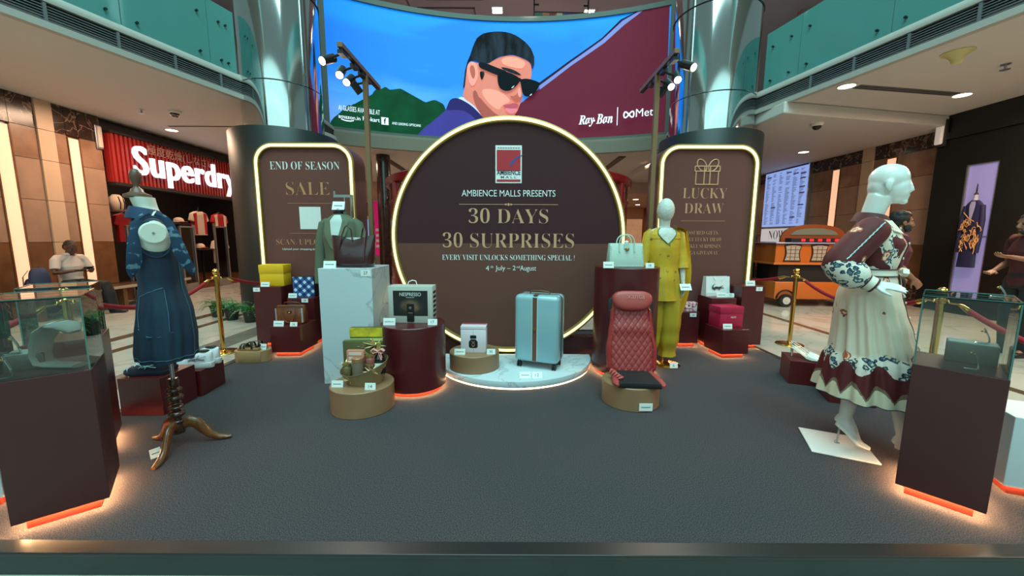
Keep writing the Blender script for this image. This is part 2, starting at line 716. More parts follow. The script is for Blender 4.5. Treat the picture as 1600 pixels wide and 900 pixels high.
eL = [7.0, 6.57, 5.47, 4.37, 3.27]
for i, lb in enumerate(('narrow teal glass panel beside the left steel column', 'teal glass panel second from the left steel column', 'teal glass panel third from the left steel column', 'teal glass panel cut by the frame above the left grille')):
    balustrade(onL(eL[i + 1]), onL(eL[i]), lb)
eR = [7.62, 6.93, 5.58, 4.23, 2.9]
for i, lb in enumerate(('teal glass panel beside the right steel column', 'teal glass panel second from the right steel column', 'teal glass panel third from the right steel column', 'teal glass panel cut by the frame above the right grille')):
    balustrade(onR(eR[i]), onR(eR[i + 1]), lb)


# columns
def column(name, c, r, rk, ztop_clad, label, label2):
    mb = MB()
    segs = [(3.0, 4.05), (4.056, 5.6), (5.606, 7.0), (7.006, 9.5)]
    for z0, z1 in segs:
        mb.lathe([(r - .012, z0), (r, z0 + .008), (r, z1 - .008), (r - .012, z1)], 72, (c[0], c[1], 0))
    t = struct(mb.build('column', m_chrome, smooth=30))
    mb = MB()
    mb.lathe([(r + .004, 5.59), (r + .02, 5.6), (r + .004, 5.615)], 72, (c[0], c[1], 0), cap=False)
    for k in range(4):
        a = pi * (1.25 + k * .17)
        p = Vector((c[0] + (r + .001) * cos(a), c[1] + (r + .001) * sin(a), 0))
        mb.box((p.x, p.y, 6.3), (.006, .012, 1.35), rz=a + pi / 2)
    mb.build('column_ring', m_black, t)
    k = thing('column_cladding', label, 'column cladding', (c[0], c[1], 0))
    mb = MB()
    mb.lathe([(rk, 0), (rk, ztop_clad - .02), (rk - .01, ztop_clad), (rk - .05, ztop_clad), (rk - .05, 0)], 80, cap=False)
    mb.build('shell', m_dkclad, k, smooth=30)
    mb = MB()
    mb.lathe([(rk + .012, 0), (rk + .012, .1), (rk, .11)], 80, cap=False)
    mb.build('foot_ring', m_black, k, smooth=30)


column('left', CL, CLR, CLK, 3.24, 'dark green round cladding behind the end of season sale panel', '')
column('right', CR, CRR, CRK, 3.36, 'dark green round cladding behind the lucky draw panel', '')
mb = MB()
mb.lathe([(.8, 0), (.8, 3.76)], 48, (-5.0, 9.4, 0))
struct(mb.build('column_plain', m_cream, smooth=30))
mb = MB()
mb.lathe([(.8, 0), (.8, 3.76)], 48, (5.1, 10.2, 0))
struct(mb.build('column_plain', m_cream, smooth=30))


# the galleries across the atrium, behind the camera, that the steel columns mirror
mb = MB()
for z in (3.76, 8.2):
    mb.b2(-12, 12, -12.4, -9, z, z + .42)
    for s in (-1, 1):
        mb.b2(s * 10.5 - 2, s * 10.5 + 2, -12, -3, z, z + .42)
mb.b2(-12, 12, -12.6, -12.4, 0, 12)
struct(mb.build('wall_front', m_cream))
mb = MB()
for z in (4.2, 8.64):
    mb.b2(-8.5, 8.5, -9.02, -9, z, z + 1)
struct(mb.build('trim_front_glass', m_balglass))
mb = MB()
for y0, y1, x in ((-3, 7, -9.2), (-3, 7, 9.2)):
    mb.b2(min(x, x * .66), max(x, x * .66), y0, y1, 8.2, 8.6)
struct(mb.build('ceiling_side_upper', m_lip))
mb = MB()
for x in (-6.1, 6.1):
    mb.b2(x - .01, x + .01, -3, 6.8, 8.6, 9.6)
struct(mb.build('trim_upper_glass', m_balglass))

# marble side walls ------------------------------------------------
def side_wall(name, x, y0, y1, sgn, strips, pil):
    """x: wall face; sgn: +1 when the room is towards +x."""
    mb = MB()
    th = .3
    cuts = sorted({y0, y1, *[v for s in strips for v in s], *pil})
    bands = [(0, .42, 3), (.42, 1.28, 2), (1.28, 2.02, 1), (2.02, 2.72, 1), (2.72, 3.25, 0), (3.25, 3.76, 3)]
    J = .004
    for a, b in zip(cuts[:-1], cuts[1:]):
        ispil = (a, b) == tuple(pil)
        isstrip = (a, b) in [tuple(s) for s in strips]
        for i, (z0, z1, k) in enumerate(bands):
            dx = .03 if ispil else (-.05 if isstrip and .42 <= z0 < 3.2 else 0)
            xa, xb = (x - th, x + dx) if sgn > 0 else (x - dx, x + th)
            mb.b2(xa, xb, a + J, b - J, z0 + J, z1 - J, 4 if ispil else k)
    mb.b2(*((x - th - .02, x - .06) if sgn > 0 else (x + .06, x + th + .02)), y0, y1, 0, 3.76, 5)
    o = struct(mb.build(name, [m_walltile, m_walltile2, m_walldark, m_emperador, m_pil, m_black]))
    for i, (a, b) in enumerate(strips):
        t = thing('wall_light', ('glowing peach wall light strip %s' % strips_lbl[name][i]), 'wall light', (x, (a + b) / 2, .5))
        mb = MB()
        mb.box((sgn * -.015, 0, 1.36), (.03, b - a - .04, 2.7))
        mb.build('lens', m_strip, t, bevel=.008)
        mb = MB()
        for s in (-1, 1):
            mb.box((sgn * -.012, s * ((b - a) / 2 - .01), 1.36), (.05, .018, 2.72))
        mb.build('side_rail', m_walldark, t)
    return o


strips_lbl = {'wall_left': ('nearest the frame, behind the seated man\'s backpack', 'between the seated man and the clothes shop'),
              'wall_right': ('right behind the white mannequin\'s face', 'beside the floor directory screen')}
side_wall('wall_left', -8.3, -3, 8.06, 1, [(6.38, 6.62), (7.44, 7.66)], (6.98, 7.24))
side_wall('wall_right', 8.6, 7.9, 14.2, -1, [(8.88, 9.14), (10.38, 10.64)], (9.45, 9.75))
# side wall of the dark boutique on the right
m_dkshop = M('dark_green_black_panel', rgb(10, 16, 16), .35)
mb = MB()
mb.b2(8.4, 8.7, -3, 6.85, 0, 3.76)
mb.b2(8.4, 8.7, 7.34, 7.9, 0, 3.76)
mb.b2(8.4, 8.7, 6.85, 7.34, 2.76, 3.76)
mb.b2(8.4, 8.7, 6.85, 7.34, 0, .4)
for y in (1.0, 2.6, 4.2, 5.6):
    mb.b2(8.37, 8.41, y, y + .1, 0, 3.3)
mb.b2(8.34, 8.41, -3, 7.9, 3.3, 3.42)
struct(mb.build('wall_boutique', m_dkshop))
mb = MB()
mb.b2(8.6, 8.9, 14.2, 30, 0, 3.76)
mb.b2(-9.1, -8.8, 15.2, 30, 0, 3.76)
struct(mb.build('wall_corridor', M('corridor_wall', rgb(176, 128, 96), .6)))

# clothes shop on the left
mb = MB()
m_shopdark = M('dark_shop_interior', rgb(30, 22, 20), .6)
mb.b2(-12.2, -12.0, 8.06, 15.2, 0, 3.7)
mb.b2(-12.0, -8.6, 8.06, 8.2, 0, 3.7)
mb.b2(-12.0, -8.4, 15.0, 15.2, 0, 3.7)
struct(mb.build('wall_shop', m_shopdark))
mb = MB()
mb.b2(-12.2, -8.3, 8.06, 15.2, 3.4, 3.7)
struct(mb.build('ceiling_shop', m_shopdark))
mb = MB()
mb.b2(-12, -8.35, 8.1, 15, 0, .01)
struct(mb.build('floor_shop', M('shop_wood_floor', rgb(120, 72, 44), .3, noise=(3, .4), stretch=(1, 10, 1))))
for _y, _x in ((9.4, -9.0), (11.4, -9.0), (13.2, -9.0)):
    lamp('shop_light', 'AREA', (_x, _y, 3.3), 26, (1, .72, .5), .5, target=(_x - .4, _y, 1))

# ================================================================ THE CURVED SCREEN
def emat(name, c, s=1.0, **k):
    return M(name, c, .6, emit=s, spec=0.1, **k)


def cylmap(lift):
    r = SR - lift
    def f(s, z):
        t = s / SR
        return (SX + r * sin(t), SY + r * cos(t), z)
    return f


S0, S1, Z0, Z1 = -4.98, 3.95, 4.15, 7.22


def patch(name, poly, mat, lift, parent, extra=None):
    """A flat-coloured picture area bent onto the screen."""
    bm = bmesh.new()
    if extra is None:
        vs = [bm.verts.new((min(max(s, S0), S1), 0, min(max(z, Z0), Z1))) for s, z in poly]
        f = bm.faces.new(vs)
        bmesh.ops.triangulate(bm, faces=[f])
    else:
        vl = [bm.verts.new((p[0], 0, p[2])) for p in extra.v]
        for f in extra.f:
            try:
                bm.faces.new([vl[i] for i in f])
            except ValueError:
                pass
    s = S0
    while s < S1:
        s += .22
        bmesh.ops.bisect_plane(bm, geom=bm.verts[:] + bm.edges[:] + bm.faces[:], plane_co=(s, 0, 0), plane_no=(1, 0, 0))
    g = cylmap(lift)
    for v in bm.verts:
        v.co = g(v.co.x, v.co.z)
    me = bpy.data.meshes.new(name)
    bm.to_mesh(me)
    bm.free()
    me.materials.append(mat)
    return put(name, me, parent)


scr = thing('advert_screen', 'huge curved advertising screen showing a man in black sunglasses', 'screen')
mb = MB()
g0, g1 = cylmap(-.02), cylmap(-.25)
n = 44
ss = [S0 + (S1 - S0) * i / n for i in range(n + 1)]
mb.loft([[Vector(g0(s, Z0 - .02)), Vector(g0(s, Z1 + .02)), Vector(g1(s, Z1 + .02)), Vector(g1(s, Z0 - .02))] for s in ss])
mb.build('back_box', m_black, scr)
mb = MB()
for za, zb in ((Z0 - .12, Z0), (Z1, Z1 + .12)):
    ga, gb = cylmap(.06), cylmap(-.05)
    mb.loft([[Vector(ga(s, za)), Vector(ga(s, zb)), Vector(gb(s, zb)), Vector(gb(s, za))] for s in ss])
for s in (S0 - .05, S1 + .05):
    ga, gb = cylmap(.06), cylmap(-.05)
    mb.loft([[Vector(ga(s + d, z)) for d in (-.06, .06)] + [Vector(gb(s + d, z)) for d in (.06, -.06)] for z in (Z0 - .12, Z1 + .12)])
mb.build('screen_frame', M('screen_frame_metal', rgb(84, 92, 84), .5), scr)

m_sky = M('screen_sky', rgb(0, 110, 225), .6, emit=0.75)
nt, b = nodes(m_sky)
tcn = objco(nt)
sep = nt.nodes.new('ShaderNodeSeparateXYZ')
nt.links.new(tcn, sep.inputs[0])
mp = nt.nodes.new('ShaderNodeMapping')
mp.inputs['Scale'].default_value = (.35, .35, 1.2)
nt.links.new(tcn, mp.inputs[0])
ns = tex(nt, 'ShaderNodeTexNoise', mp.outputs[0], Scale=1.3, Detail=5, Distortion=.4)
h = math_n(nt, 'ADD', math_n(nt, 'DIVIDE', math_n(nt, 'SUBTRACT', sep.outputs[2], 4.15), 3.1), math_n(nt, 'MULTIPLY', math_n(nt, 'SUBTRACT', ns.outputs[0], .5), .7))
sky = ramp(nt, h, [(0.0, rgb(110, 150, 235)), (.25, rgb(70, 145, 240)), (.5, rgb(10, 115, 230)), (.8, rgb(0, 112, 222)), (1, rgb(0, 130, 235))])
nt.links.new(sky, b.inputs['Emission Color'])
nt.links.new(sky, b.inputs['Base Color'])
patch('picture_sky', [(S0, Z0), (S1, Z0), (S1, Z1), (S0, Z1)], m_sky, .0, scr)
PIC = {
'trees': [(-5.01,4.25),(-4.63,4.58),(-4.47,4.76),(-4.32,4.74),(-4.2,4.68),(-3.95,5.03),(-3.79,5.23),(-3.55,5.32),(-3.39,5.22),(-3.18,5.27),(-2.98,5.15),(-2.77,5.09),(-2.56,5.03),(-2.35,5.09),(-2.14,4.98),(-2.01,4.91),(-1.98,3.98),(-5.04,3.71)],
'maroon': [(0.59,5.52),(1.39,6.1),(2.23,6.6),(2.75,6.99),(3.2,7.39),(3.9,8.09),(4.13,3.84),(-0.18,4.03),(-0.19,4.94)],
'stripe': [(0.52,5.59),(1.39,6.16),(2.23,6.66),(2.73,7.05),(3.14,7.42),(3.25,7.41),(2.81,6.96),(2.3,6.57),(1.44,6.07),(0.59,5.48)],
'stripe_dark': [(0.52,5.63),(1.39,6.2),(2.23,6.7),(2.71,7.1),(3.07,7.44),(3.14,7.42),(2.75,7.06),(2.25,6.66),(1.41,6.15),(0.55,5.57)],
'suit': [(-2.84,4.11),(-2.62,4.36),(-2.36,4.55),(-2.05,4.82),(-1.98,4.99),(-1.9,5.14),(-1.7,5.21),(-1.39,5.05),(-1.13,4.81),(-0.91,4.62),(-0.55,4.02),(-2.93,3.92)],
'suit_collar': [(-2.02,4.85),(-1.98,4.99),(-1.9,5.16),(-1.7,5.21),(-1.35,5.05),(-1.08,4.81),(-0.91,4.61),(-1.15,4.59),(-1.31,4.77),(-1.53,4.88),(-1.75,4.9)],
'shirt': [(-1.74,5.2),(-1.52,5.25),(-1.24,5.06),(-1.06,4.81),(-0.84,4.64),(-0.93,4.6),(-1.15,4.8),(-1.39,5.03)],
'face': [(-1.58,5.22),(-1.51,5.44),(-1.47,5.69),(-1.46,5.98),(-1.36,6.17),(-1.12,6.13),(-0.94,6.09),(-0.81,6.16),(-0.55,6.31),(-0.19,6.38),(0.07,6.3),(0.32,6.18),(0.36,5.99),(0.34,5.74),(0.23,5.61),(0.1,5.49),(0.09,5.32),(0.1,5.23),(0.04,5.16),(-0.09,5.13),(0.01,5.07),(-0.01,4.96),(-0.03,4.92),(-0.09,4.82),(-0.19,4.74),(-0.16,4.64),(-0.18,4.46),(-0.36,4.03),(-0.73,4.02),(-0.91,4.6),(-1.08,4.81),(-1.24,5.03)],
'jaw_shade': [(-1.22,5.12),(-1.12,5.29),(-0.95,5.09),(-0.64,4.8),(-0.28,4.71),(-0.16,4.64),(-0.18,4.46),(-0.36,4.03),(-0.73,4.02),(-0.91,4.6),(-1.08,4.81)],
'hair': [(-1.55,5.44),(-1.49,5.9),(-1.42,6.15),(-1.34,6.32),(-1.27,6.53),(-1.16,6.76),(-0.98,6.89),(-0.68,6.95),(-0.37,6.95),(-0.11,6.88),(0.16,6.71),(0.33,6.53),(0.42,6.32),(0.42,6.11),(0.36,5.99),(0.32,6.18),(0.07,6.3),(-0.19,6.38),(-0.55,6.31),(-0.72,6.21),(-0.83,6.14),(-0.94,6.13),(-1.07,6.13),(-1.12,6.15),(-1.21,6.18),(-1.36,6.17),(-1.43,6.03),(-1.46,5.82),(-1.5,5.5)],
'sideburn': [(-1.09,5.92),(-0.94,5.91),(-0.98,5.76),(-1.03,5.68),(-1.07,5.76)],
'ear': [(-1.45,5.98),(-1.36,6.15),(-1.21,6.14),(-1.14,6.0),(-1.13,5.75),(-1.22,5.56),(-1.31,5.5),(-1.4,5.65)],
'ear_in': [(-1.37,5.95),(-1.32,6.07),(-1.23,6.02),(-1.2,5.83),(-1.26,5.68),(-1.32,5.78)],
'temple': [(-1.13,6.13),(-0.94,6.13),(-0.55,5.99),(-0.32,5.93),(-0.37,5.77),(-0.59,5.81),(-0.9,5.92),(-1.1,5.99)],
'lens1': [(-0.59,5.89),(-0.37,5.93),(-0.0,5.78),(0.04,5.67),(-0.1,5.51),(-0.26,5.41),(-0.41,5.41),(-0.55,5.49),(-0.6,5.69)],
'lens2': [(0.03,5.72),(0.25,5.74),(0.58,5.64),(0.58,5.56),(0.48,5.39),(0.35,5.27),(0.19,5.26),(0.1,5.35),(0.06,5.55)],
'bridge': [(-0.06,5.78),(0.08,5.74),(0.1,5.62),(0.01,5.66)],
'nose_shade': [(0.02,5.51),(0.09,5.32),(0.1,5.23),(0.04,5.16),(-0.09,5.13),(-0.19,5.23),(-0.27,5.3),(-0.14,5.28),(-0.03,5.36)],
'lip_up': [(-0.47,5.04),(-0.23,5.08),(-0.14,5.11),(0.01,5.07),(-0.03,4.98),(-0.23,4.95),(-0.37,4.98)],
'lip_low': [(-0.41,4.97),(-0.19,4.95),(-0.03,4.96),(-0.06,4.87),(-0.19,4.81),(-0.31,4.84)],
'brow': [(-0.55,6.05),(-0.19,6.0),(0.08,5.85),(0.02,5.82),(-0.37,5.94)],
'cheek': [(-0.41,5.36),(-0.19,5.15),(-0.48,5.06),(-0.55,4.89),(-0.9,5.13),(-1.08,5.46),(-0.72,5.48)],
'gleam1': [(-0.22,5.49),(-0.12,5.57),(-0.14,5.51),(-0.19,5.48)],
'gleam2': [(0.28,5.28),(0.37,5.36),(0.36,5.29)],
}
pm = {
    'trees': emat('screen_green', rgb(14, 72, 44), .6, noise=(2.2, .6)),
    'maroon': emat('screen_maroon', rgb(96, 32, 50), .7, noise=(.8, .12)),
    'stripe': emat('screen_lilac', rgb(120, 128, 190), .7),
    'stripe_dark': emat('screen_dark', rgb(34, 26, 50), .6),
    'suit': emat('screen_suit', rgb(64, 58, 138), .65, noise=(1.2, .25)),
    'suit_collar': emat('screen_collar', rgb(40, 36, 92), .6),
    'shirt': emat('screen_shirt', rgb(190, 200, 240), .7),
    'face': emat('screen_skin', rgb(208, 120, 104), .75, noise=(1.2, .12)),
    'jaw_shade': emat('screen_skin_shade', rgb(160, 80, 72), .7),
    'hair': emat('screen_hair', rgb(12, 12, 18), .5, noise=(7, .7), c2=rgb(52, 56, 70), stretch=(1, 1, .25)),
    'ear': emat('screen_ear', rgb(222, 142, 130), .75),
    'lens': emat('screen_lens', rgb(6, 14, 20), .5),
    'frame': emat('screen_black', rgb(16, 18, 28), .5),
    'nose_shade': emat('screen_nose', rgb(176, 88, 76), .7),
    'lip_up': emat('screen_lip', rgb(176, 78, 92), .7),
    'lip_low': emat('screen_lip_light', rgb(214, 116, 132), .75),
    'cheek': emat('screen_cheek', rgb(226, 146, 128), .75),
    'gleam': emat('screen_gleam', rgb(170, 180, 190), .7),
}
pm['ear_in'] = pm['nose_shade']
pm['sideburn'] = pm['brow'] = pm['hair']
pm['temple'] = pm['bridge'] = pm['frame']
pm['lens1'] = pm['lens2'] = pm['lens']
pm['gleam1'] = pm['gleam2'] = pm['gleam']
order = ['trees', 'maroon', 'stripe', 'stripe_dark', 'suit', 'shirt', 'suit_collar', 'face', 'jaw_shade', 'cheek', 'hair', 'sideburn', 'ear', 'ear_in', 'brow', 'nose_shade', 'lip_up', 'lip_low', 'temple', 'bridge', 'lens1', 'lens2', 'gleam1', 'gleam2']


def rounder(poly, n=2):
    for _ in range(n):
        q = []
        for (x0, y0), (x1, y1) in zip(poly, poly[1:] + poly[:1]):
            q += [(x0 * .75 + x1 * .25, y0 * .75 + y1 * .25), (x0 * .25 + x1 * .75, y0 * .25 + y1 * .75)]
        poly = q
    return poly


PIC['hair_base'] = list(PIC['hair'])
pm['hair_base'] = pm['hair']
order.insert(order.index('hair'), 'hair_base')
PIC['forehead'] = [(-.5, 6.27), (-.2, 6.33), (.05, 6.26), (.2, 6.16), (.1, 6.0), (-.15, 6.04), (-.45, 6.1)]
PIC['nose_ridge'] = [(-.02, 5.5), (.03, 5.52), (.075, 5.34), (.06, 5.26), (.0, 5.26), (-.03, 5.36)]
PIC['neck_shade'] = [(-1.3, 5.35), (-1.2, 5.45), (-1.1, 5.2), (-.95, 4.95), (-1.1, 4.85), (-1.22, 5.05)]
pm['forehead'] = pm['cheek']
pm['nose_ridge'] = pm['ear']
pm['neck_shade'] = pm['jaw_shade']
order[order.index('hair'):order.index('hair')] = ['forehead', 'neck_shade']
order.insert(order.index('lip_up'), 'nose_ridge')
for k in list(PIC):
    if k == 'trees':
        rn = random.Random(3)
        PIC[k] = [(x + rn.uniform(-.03, .03), z + rn.uniform(-.05, .06)) if z > 4.5 else (x, z) for x, z in rounder(PIC[k], 1)]
        PIC[k] = rounder(PIC[k], 1)
    elif k not in ('maroon', 'stripe', 'stripe_dark', 'hair_base') and 'streak' not in k:
        PIC[k] = rounder(PIC[k])
for i, k in enumerate(order):
    patch('picture_' + k.rstrip('_0123456789'), PIC[k], pm[k], .012 + .004 * i, scr)
m_scrw = emat('screen_white', rgb(225, 235, 245), .9)


def screen_text(nm, fn):
    tb = MB()
    fn(tb)
    patch(nm, None, m_scrw, .2, scr, tb)


def amazon(tb):
    put_text(tb, 'amazon.in', -4.78, 4.33, width=.52, align='L', thin=.008)
    tb.tube([(-4.72, 0, 4.31), (-4.62, 0, 4.285), (-4.5, 0, 4.285), (-4.42, 0, 4.31)], .012, 4)


def bold_italic(s):
    return ''.join(chr(0x1D468 + ord(c) - 65) if c.isupper() else chr(0x1D482 + ord(c) - 97) for c in s)


def rayban(tb):
    put_text(tb, bold_italic('Ray'), 1.68, 4.40, width=.42, height=.30, align='L', thin=.008)
    put_text(tb, bold_italic('Ban'), 2.16, 4.46, width=.44, height=.25, align='L', thin=.008)
    tb.add([(2.085, 0, 4.53), (2.125, 0, 4.53), (2.125, 0, 4.57), (2.085, 0, 4.57)], [(0, 1, 2, 3)])


def meta(tb):
    pts = []
    for i in range(25):
        t = 2 * pi * i / 24
        pts.append((3.02 + .13 * cos(t), 4.64 + .075 * sin(t) * cos(t) * 2.0))
    for i in range(24):
        a, b2 = Vector(pts[i]), Vector(pts[i + 1])
        d = (b2 - a).normalized()
        nn = Vector((-d.y, d.x)) * .018
        q = [a + nn, a - nn, b2 - nn + d * .006, b2 + nn + d * .006]
        tb.add([(p.x, 0, p.y) for p in q], [(0, 1, 2, 3)])
    put_text(tb, 'Meta', 3.2, 4.56, width=.56, align='L')


screen_text('caption_lettering', lambda tb: put_text(tb, 'AI GLASSES AVAILABLE AT', -4.77, 4.52, width=1.0, height=.12, align='L'))
screen_text('shop_lettering', amazon)
screen_text('shop_lettering', lambda tb: put_text(tb, 'Flipkart', -4.2, 4.31, width=.42, align='L', thin=.008))
screen_text('caption_lettering', lambda tb: put_text(tb, 'AND LEADING OPTICIANS', -3.47, 4.325, width=.75, height=.065, align='L'))
screen_text('brand_lettering', rayban)
screen_text('divider_line', lambda tb: tb.add([(2.71, 0, 4.39), (2.73, 0, 4.39), (2.73, 0, 4.85), (2.71, 0, 4.85)], [(0, 1, 2, 3)]))
screen_text('brand_lettering', meta)
tb = MB()
tb.add([(-3.74, 0, 4.30), (-3.56, 0, 4.30), (-3.56, 0, 4.48), (-3.74, 0, 4.48)], [(0, 1, 2, 3)])
patch('logo_square', None, emat('screen_logo', rgb(225, 235, 245), .9), .19, scr, tb)
tb = MB()
put_text(tb, 'f', -3.65, 4.32, height=.14, thin=.03)
patch('logo_letter', None, pm['trees'], .2, scr, tb)

# ================================================================ SHOP SIGN
sg = thing('shop_sign', 'red slatted shop sign with big white glowing letters', 'sign', (-8.2, 8.12, 2.5))
mb = MB()
mb.b2(-.14, -.02, 0, 6.9, -.02, 1.0)
k = 0
y = 0.02
while y < 6.85:
    mb.b2(-.03, .02, y, y + .05, 0, .98)
    y += .095
mb.build('slatted_panel', M('red_slats', rgb(150, 30, 26), .45), sg)
mb = MB()
mb.b2(-.14, .05, -.02, 6.9, -.06, 0)
mb.b2(-.14, .05, -.02, 6.9, .98, 1.02)
mb.build('edge_rail', m_black, sg)
rotY = lambda off: (lambda x, y_, z: (off - y_, x, z))
tb = MB()
put_text(tb, 'Superdry', .34, .02, y=0, width=3.0, height=.80, align='L', thin=.008, extrude=.06, space=1.06, fn=rotY(.10))
tb.build('lettering', M('glowing_letters', rgb(240, 244, 255), .5, emit=1.3), sg)
tb = MB()
put_text(tb, '極度乾燥(しなさい)', .78, .68, y=0, width=2.0, align='L', extrude=.01, fn=rotY(.03))
tb.build('outline_lettering', M('pinkish_letters', rgb(190, 130, 120), .4), sg)

# ================================================================ THE STAGE
st = thing('display_platform', 'low stage covered in charcoal carpet with black edging', 'platform', (0, 0, 0))
mb = MB()
mb.b2(-2.90, 2.92, 1.47, 5.3, .012, .100)
mb.build('carpet', m_carpet, st)
mb = MB()
for a in ((-2.94, 2.96, 1.425, 1.47, 0, .088), (-2.94, 2.96, 5.3, 5.34, 0, .088), (-2.94, -2.90, 1.47, 5.3, 0, .088), (2.92, 2.96, 1.47, 5.3, 0, .088)):
    mb.b2(*a)
mb.build('fascia', M('dark_teal_fascia', rgb(30, 40, 40), .4), st, bevel=.003)
mb = MB()
for a in ((-2.945, 2.965, 1.42, 1.49, .088, .106), (-2.945, 2.965, 5.28, 5.345, .088, .106), (-2.945, -2.885, 1.49, 5.28, .088, .106), (2.905, 2.965, 1.49, 5.28, .088, .106)):
    mb.b2(*a)
mb.build('edge_trim', M('black_rubber_trim', rgb(34, 32, 32), .35), st, bevel=.004)
PZ = .1


def pedestal(label, w, d, h, loc, rz=0, mat=None, lift=.05, inset=.035, led=True, z=PZ, name='display_pedestal', group='square display pedestals', led_s=None):
    t = thing(name, label, 'pedestal', (loc[0], loc[1], z), rz, group)
    l = lift
    mb = MB()
    mb.box((0, 0, (h + l) / 2), (w, d, h - l))
    mb.build('body', mat or m_maroon, t, bevel=.003)
    if l:
        mb = MB()
        mb.box((0, 0, l / 2), (w - 2 * inset, d - 2 * inset, l))
        mb.build('plinth', m_plinth, t)
    if led and l:
        mb = MB()
        i = inset * .6
        for a in ((-w / 2 + i, w / 2 - i, -d / 2 + i, -d / 2 + i + .008), (-w / 2 + i, w / 2 - i, d / 2 - i - .008, d / 2 - i), (-w / 2 + i, -w / 2 + i + .008, -d / 2 + i, d / 2 - i), (w / 2 - i - .008, w / 2 - i, -d / 2 + i, d / 2 - i)):
            mb.b2(*a, l - .003, l - .0005)
        mb.build('led_strip', led_s or m_led, t)
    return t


def drum(label, r, h, loc, mat=None, plinth=False, z=PZ, ry=1.0, led=False, rz=0, group='round display drums'):
    t = thing('display_drum', label, 'drum', (loc[0], loc[1], z), rz, group)
    l = .035 if plinth else 0
    mb = MB()
    mb.lathe([(r - .004, l), (r, l + .004), (r, h - .005), (r - .005, h), (.001, h)], 80, ry=ry)
    mb.build('body', mat or m_bronze, t, smooth=35)
    if plinth:
        mb = MB()
        mb.lathe([(r - .03, 0), (r - .03, l)], 80, ry=ry)
        mb.build('plinth', m_plinth, t, smooth=35)
    return t


# pedestals at the front corners with glass cases on top
def glass_case(label, w, d, h, loc, rz):
    t = thing('glass_case', label, 'display case', loc, rz, 'glass jewellery cases')
    g = .006
    for nm, c, s in (('front_pane', (0, -d / 2 + g / 2, h / 2), (w, g, h)), ('rear_pane', (0, d / 2 - g / 2, h / 2), (w, g, h)),
                     ('side_pane', (-w / 2 + g / 2, 0, h / 2), (g, d - 2 * g, h)), ('side_pane', (w / 2 - g / 2, 0, h / 2), (g, d - 2 * g, h)),
                     ('top_pane', (0, 0, h + g / 2), (w, d, g))):
        mb = MB()
        mb.box(c, s)
        mb.build(nm, m_glass, t)
    mb = MB()
    e = .0045
    for sx in (-1, 1):
        for sy in (-1, 1):
            mb.box((sx * (w / 2 - e / 2), sy * (d / 2 - e / 2), h / 2), (e + .001, e + .001, h))
    for sy in (-1, 1):
        mb.box((0, sy * (d / 2 - e / 2), h + g), (w + .001, e, e))
    for sx in (-1, 1):
        mb.box((sx * (w / 2 - e / 2), 0, h + g), (e, d, e))
    mb.build('polished_edge', m_glassedge, t)
    return t


m_led_front = M('corner_led', (1.0, 0.6, 0.26, 1), .4, emit=230.0)
FL = ((-2.155, 1.735), radians(39.5))
FR = ((2.205, 1.835), radians(-48))
pedestal('maroon pedestal under the glass case with the grey bust, at the left corner', .30, .34, .69, FL[0], FL[1], m_brown, led_s=m_led_front)
pedestal('maroon pedestal under the glass case with clear stands, at the right corner', .30, .34, .69, FR[0], FR[1], m_brown, led_s=m_led_front)
pedestal('maroon pedestal half hidden behind the left corner pedestal', .30, .30, .71, (-2.62, 2.21), radians(39.5), m_maroon, led_s=m_led_front)
glass_case('glass case holding the grey necklace bust on the left corner pedestal', .296, .336, .335, (FL[0][0], FL[0][1], .79), FL[1])
glass_case('glass case with clear jewellery stands on the right corner pedestal', .296, .336, .335, (FR[0][0], FR[0][1], .79), FR[1])
glass_case('glass case on the pedestal behind the left corner one', .28, .28, .3, (-2.62, 2.21, .81), radians(39.5))
m_paleped = M('pale_blue_white_laminate', rgb(196, 200, 204), .4)
for lb, x, y, r in (('pale white block behind the right corner pedestal', 2.742, 1.882, radians(-25)), ('pale white block cut by the frame behind the left corner pedestal', -2.66, 1.76, radians(25))):
    pedestal(lb, .35, .30, .42, (x, y), r, m_paleped, .05, .03, True, PZ, 'display_block', 'pale display blocks')

# the half-round marble step in the middle
hs = thing('marble_step', 'low half-round white marble step glowing along its foot', 'plinth', (.02, 3.95, PZ))
r = .80
poly = [(r * cos(a), r * sin(a)) for a in [pi + pi * i / 60 for i in range(61)]]
mb = MB()
mb.slab(poly, .018, .075)
mb.build('slab', m_marble, hs, smooth=30, bevel=.002)
rr = r - .012
mb = MB()
p1 = [(rr * cos(a), rr * sin(a)) for a in [pi + pi * i / 60 for i in range(61)]]
p2 = [((rr - .012) * cos(a), (rr - .012) * sin(a)) for a in [pi + pi * i / 60 for i in range(61)]]
for i in range(60):
    mb.slab([p1[i], p1[i + 1], p2[i + 1], p2[i]], .001, .017)
mb.build('led_strip', M('step_led', (1, .72, .38, 1), .4, emit=7), hs)
mb = MB()
mb.slab([(.95 * x, .95 * y) for x, y in poly], 0, .018)
mb.build('foot', m_plinth, hs)

# the big round sign
ds = thing('round_sign', 'giant round brown sign with a glowing gold rim and event title', 'sign', (-.04, 4.07, 1.385))
R0 = 1.195
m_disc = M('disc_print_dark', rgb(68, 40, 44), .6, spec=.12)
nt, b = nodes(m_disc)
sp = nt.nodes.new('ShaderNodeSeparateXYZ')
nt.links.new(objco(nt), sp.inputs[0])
nt.links.new(ramp(nt, math_n(nt, 'ADD', math_n(nt, 'MULTIPLY', sp.outputs[2], .4), .5), [(0.0, rgb(106, 68, 60)), (.478, rgb(106, 68, 60)), (.4785, rgb(68, 40, 44))], 'CONSTANT'), b.inputs['Base Color'])


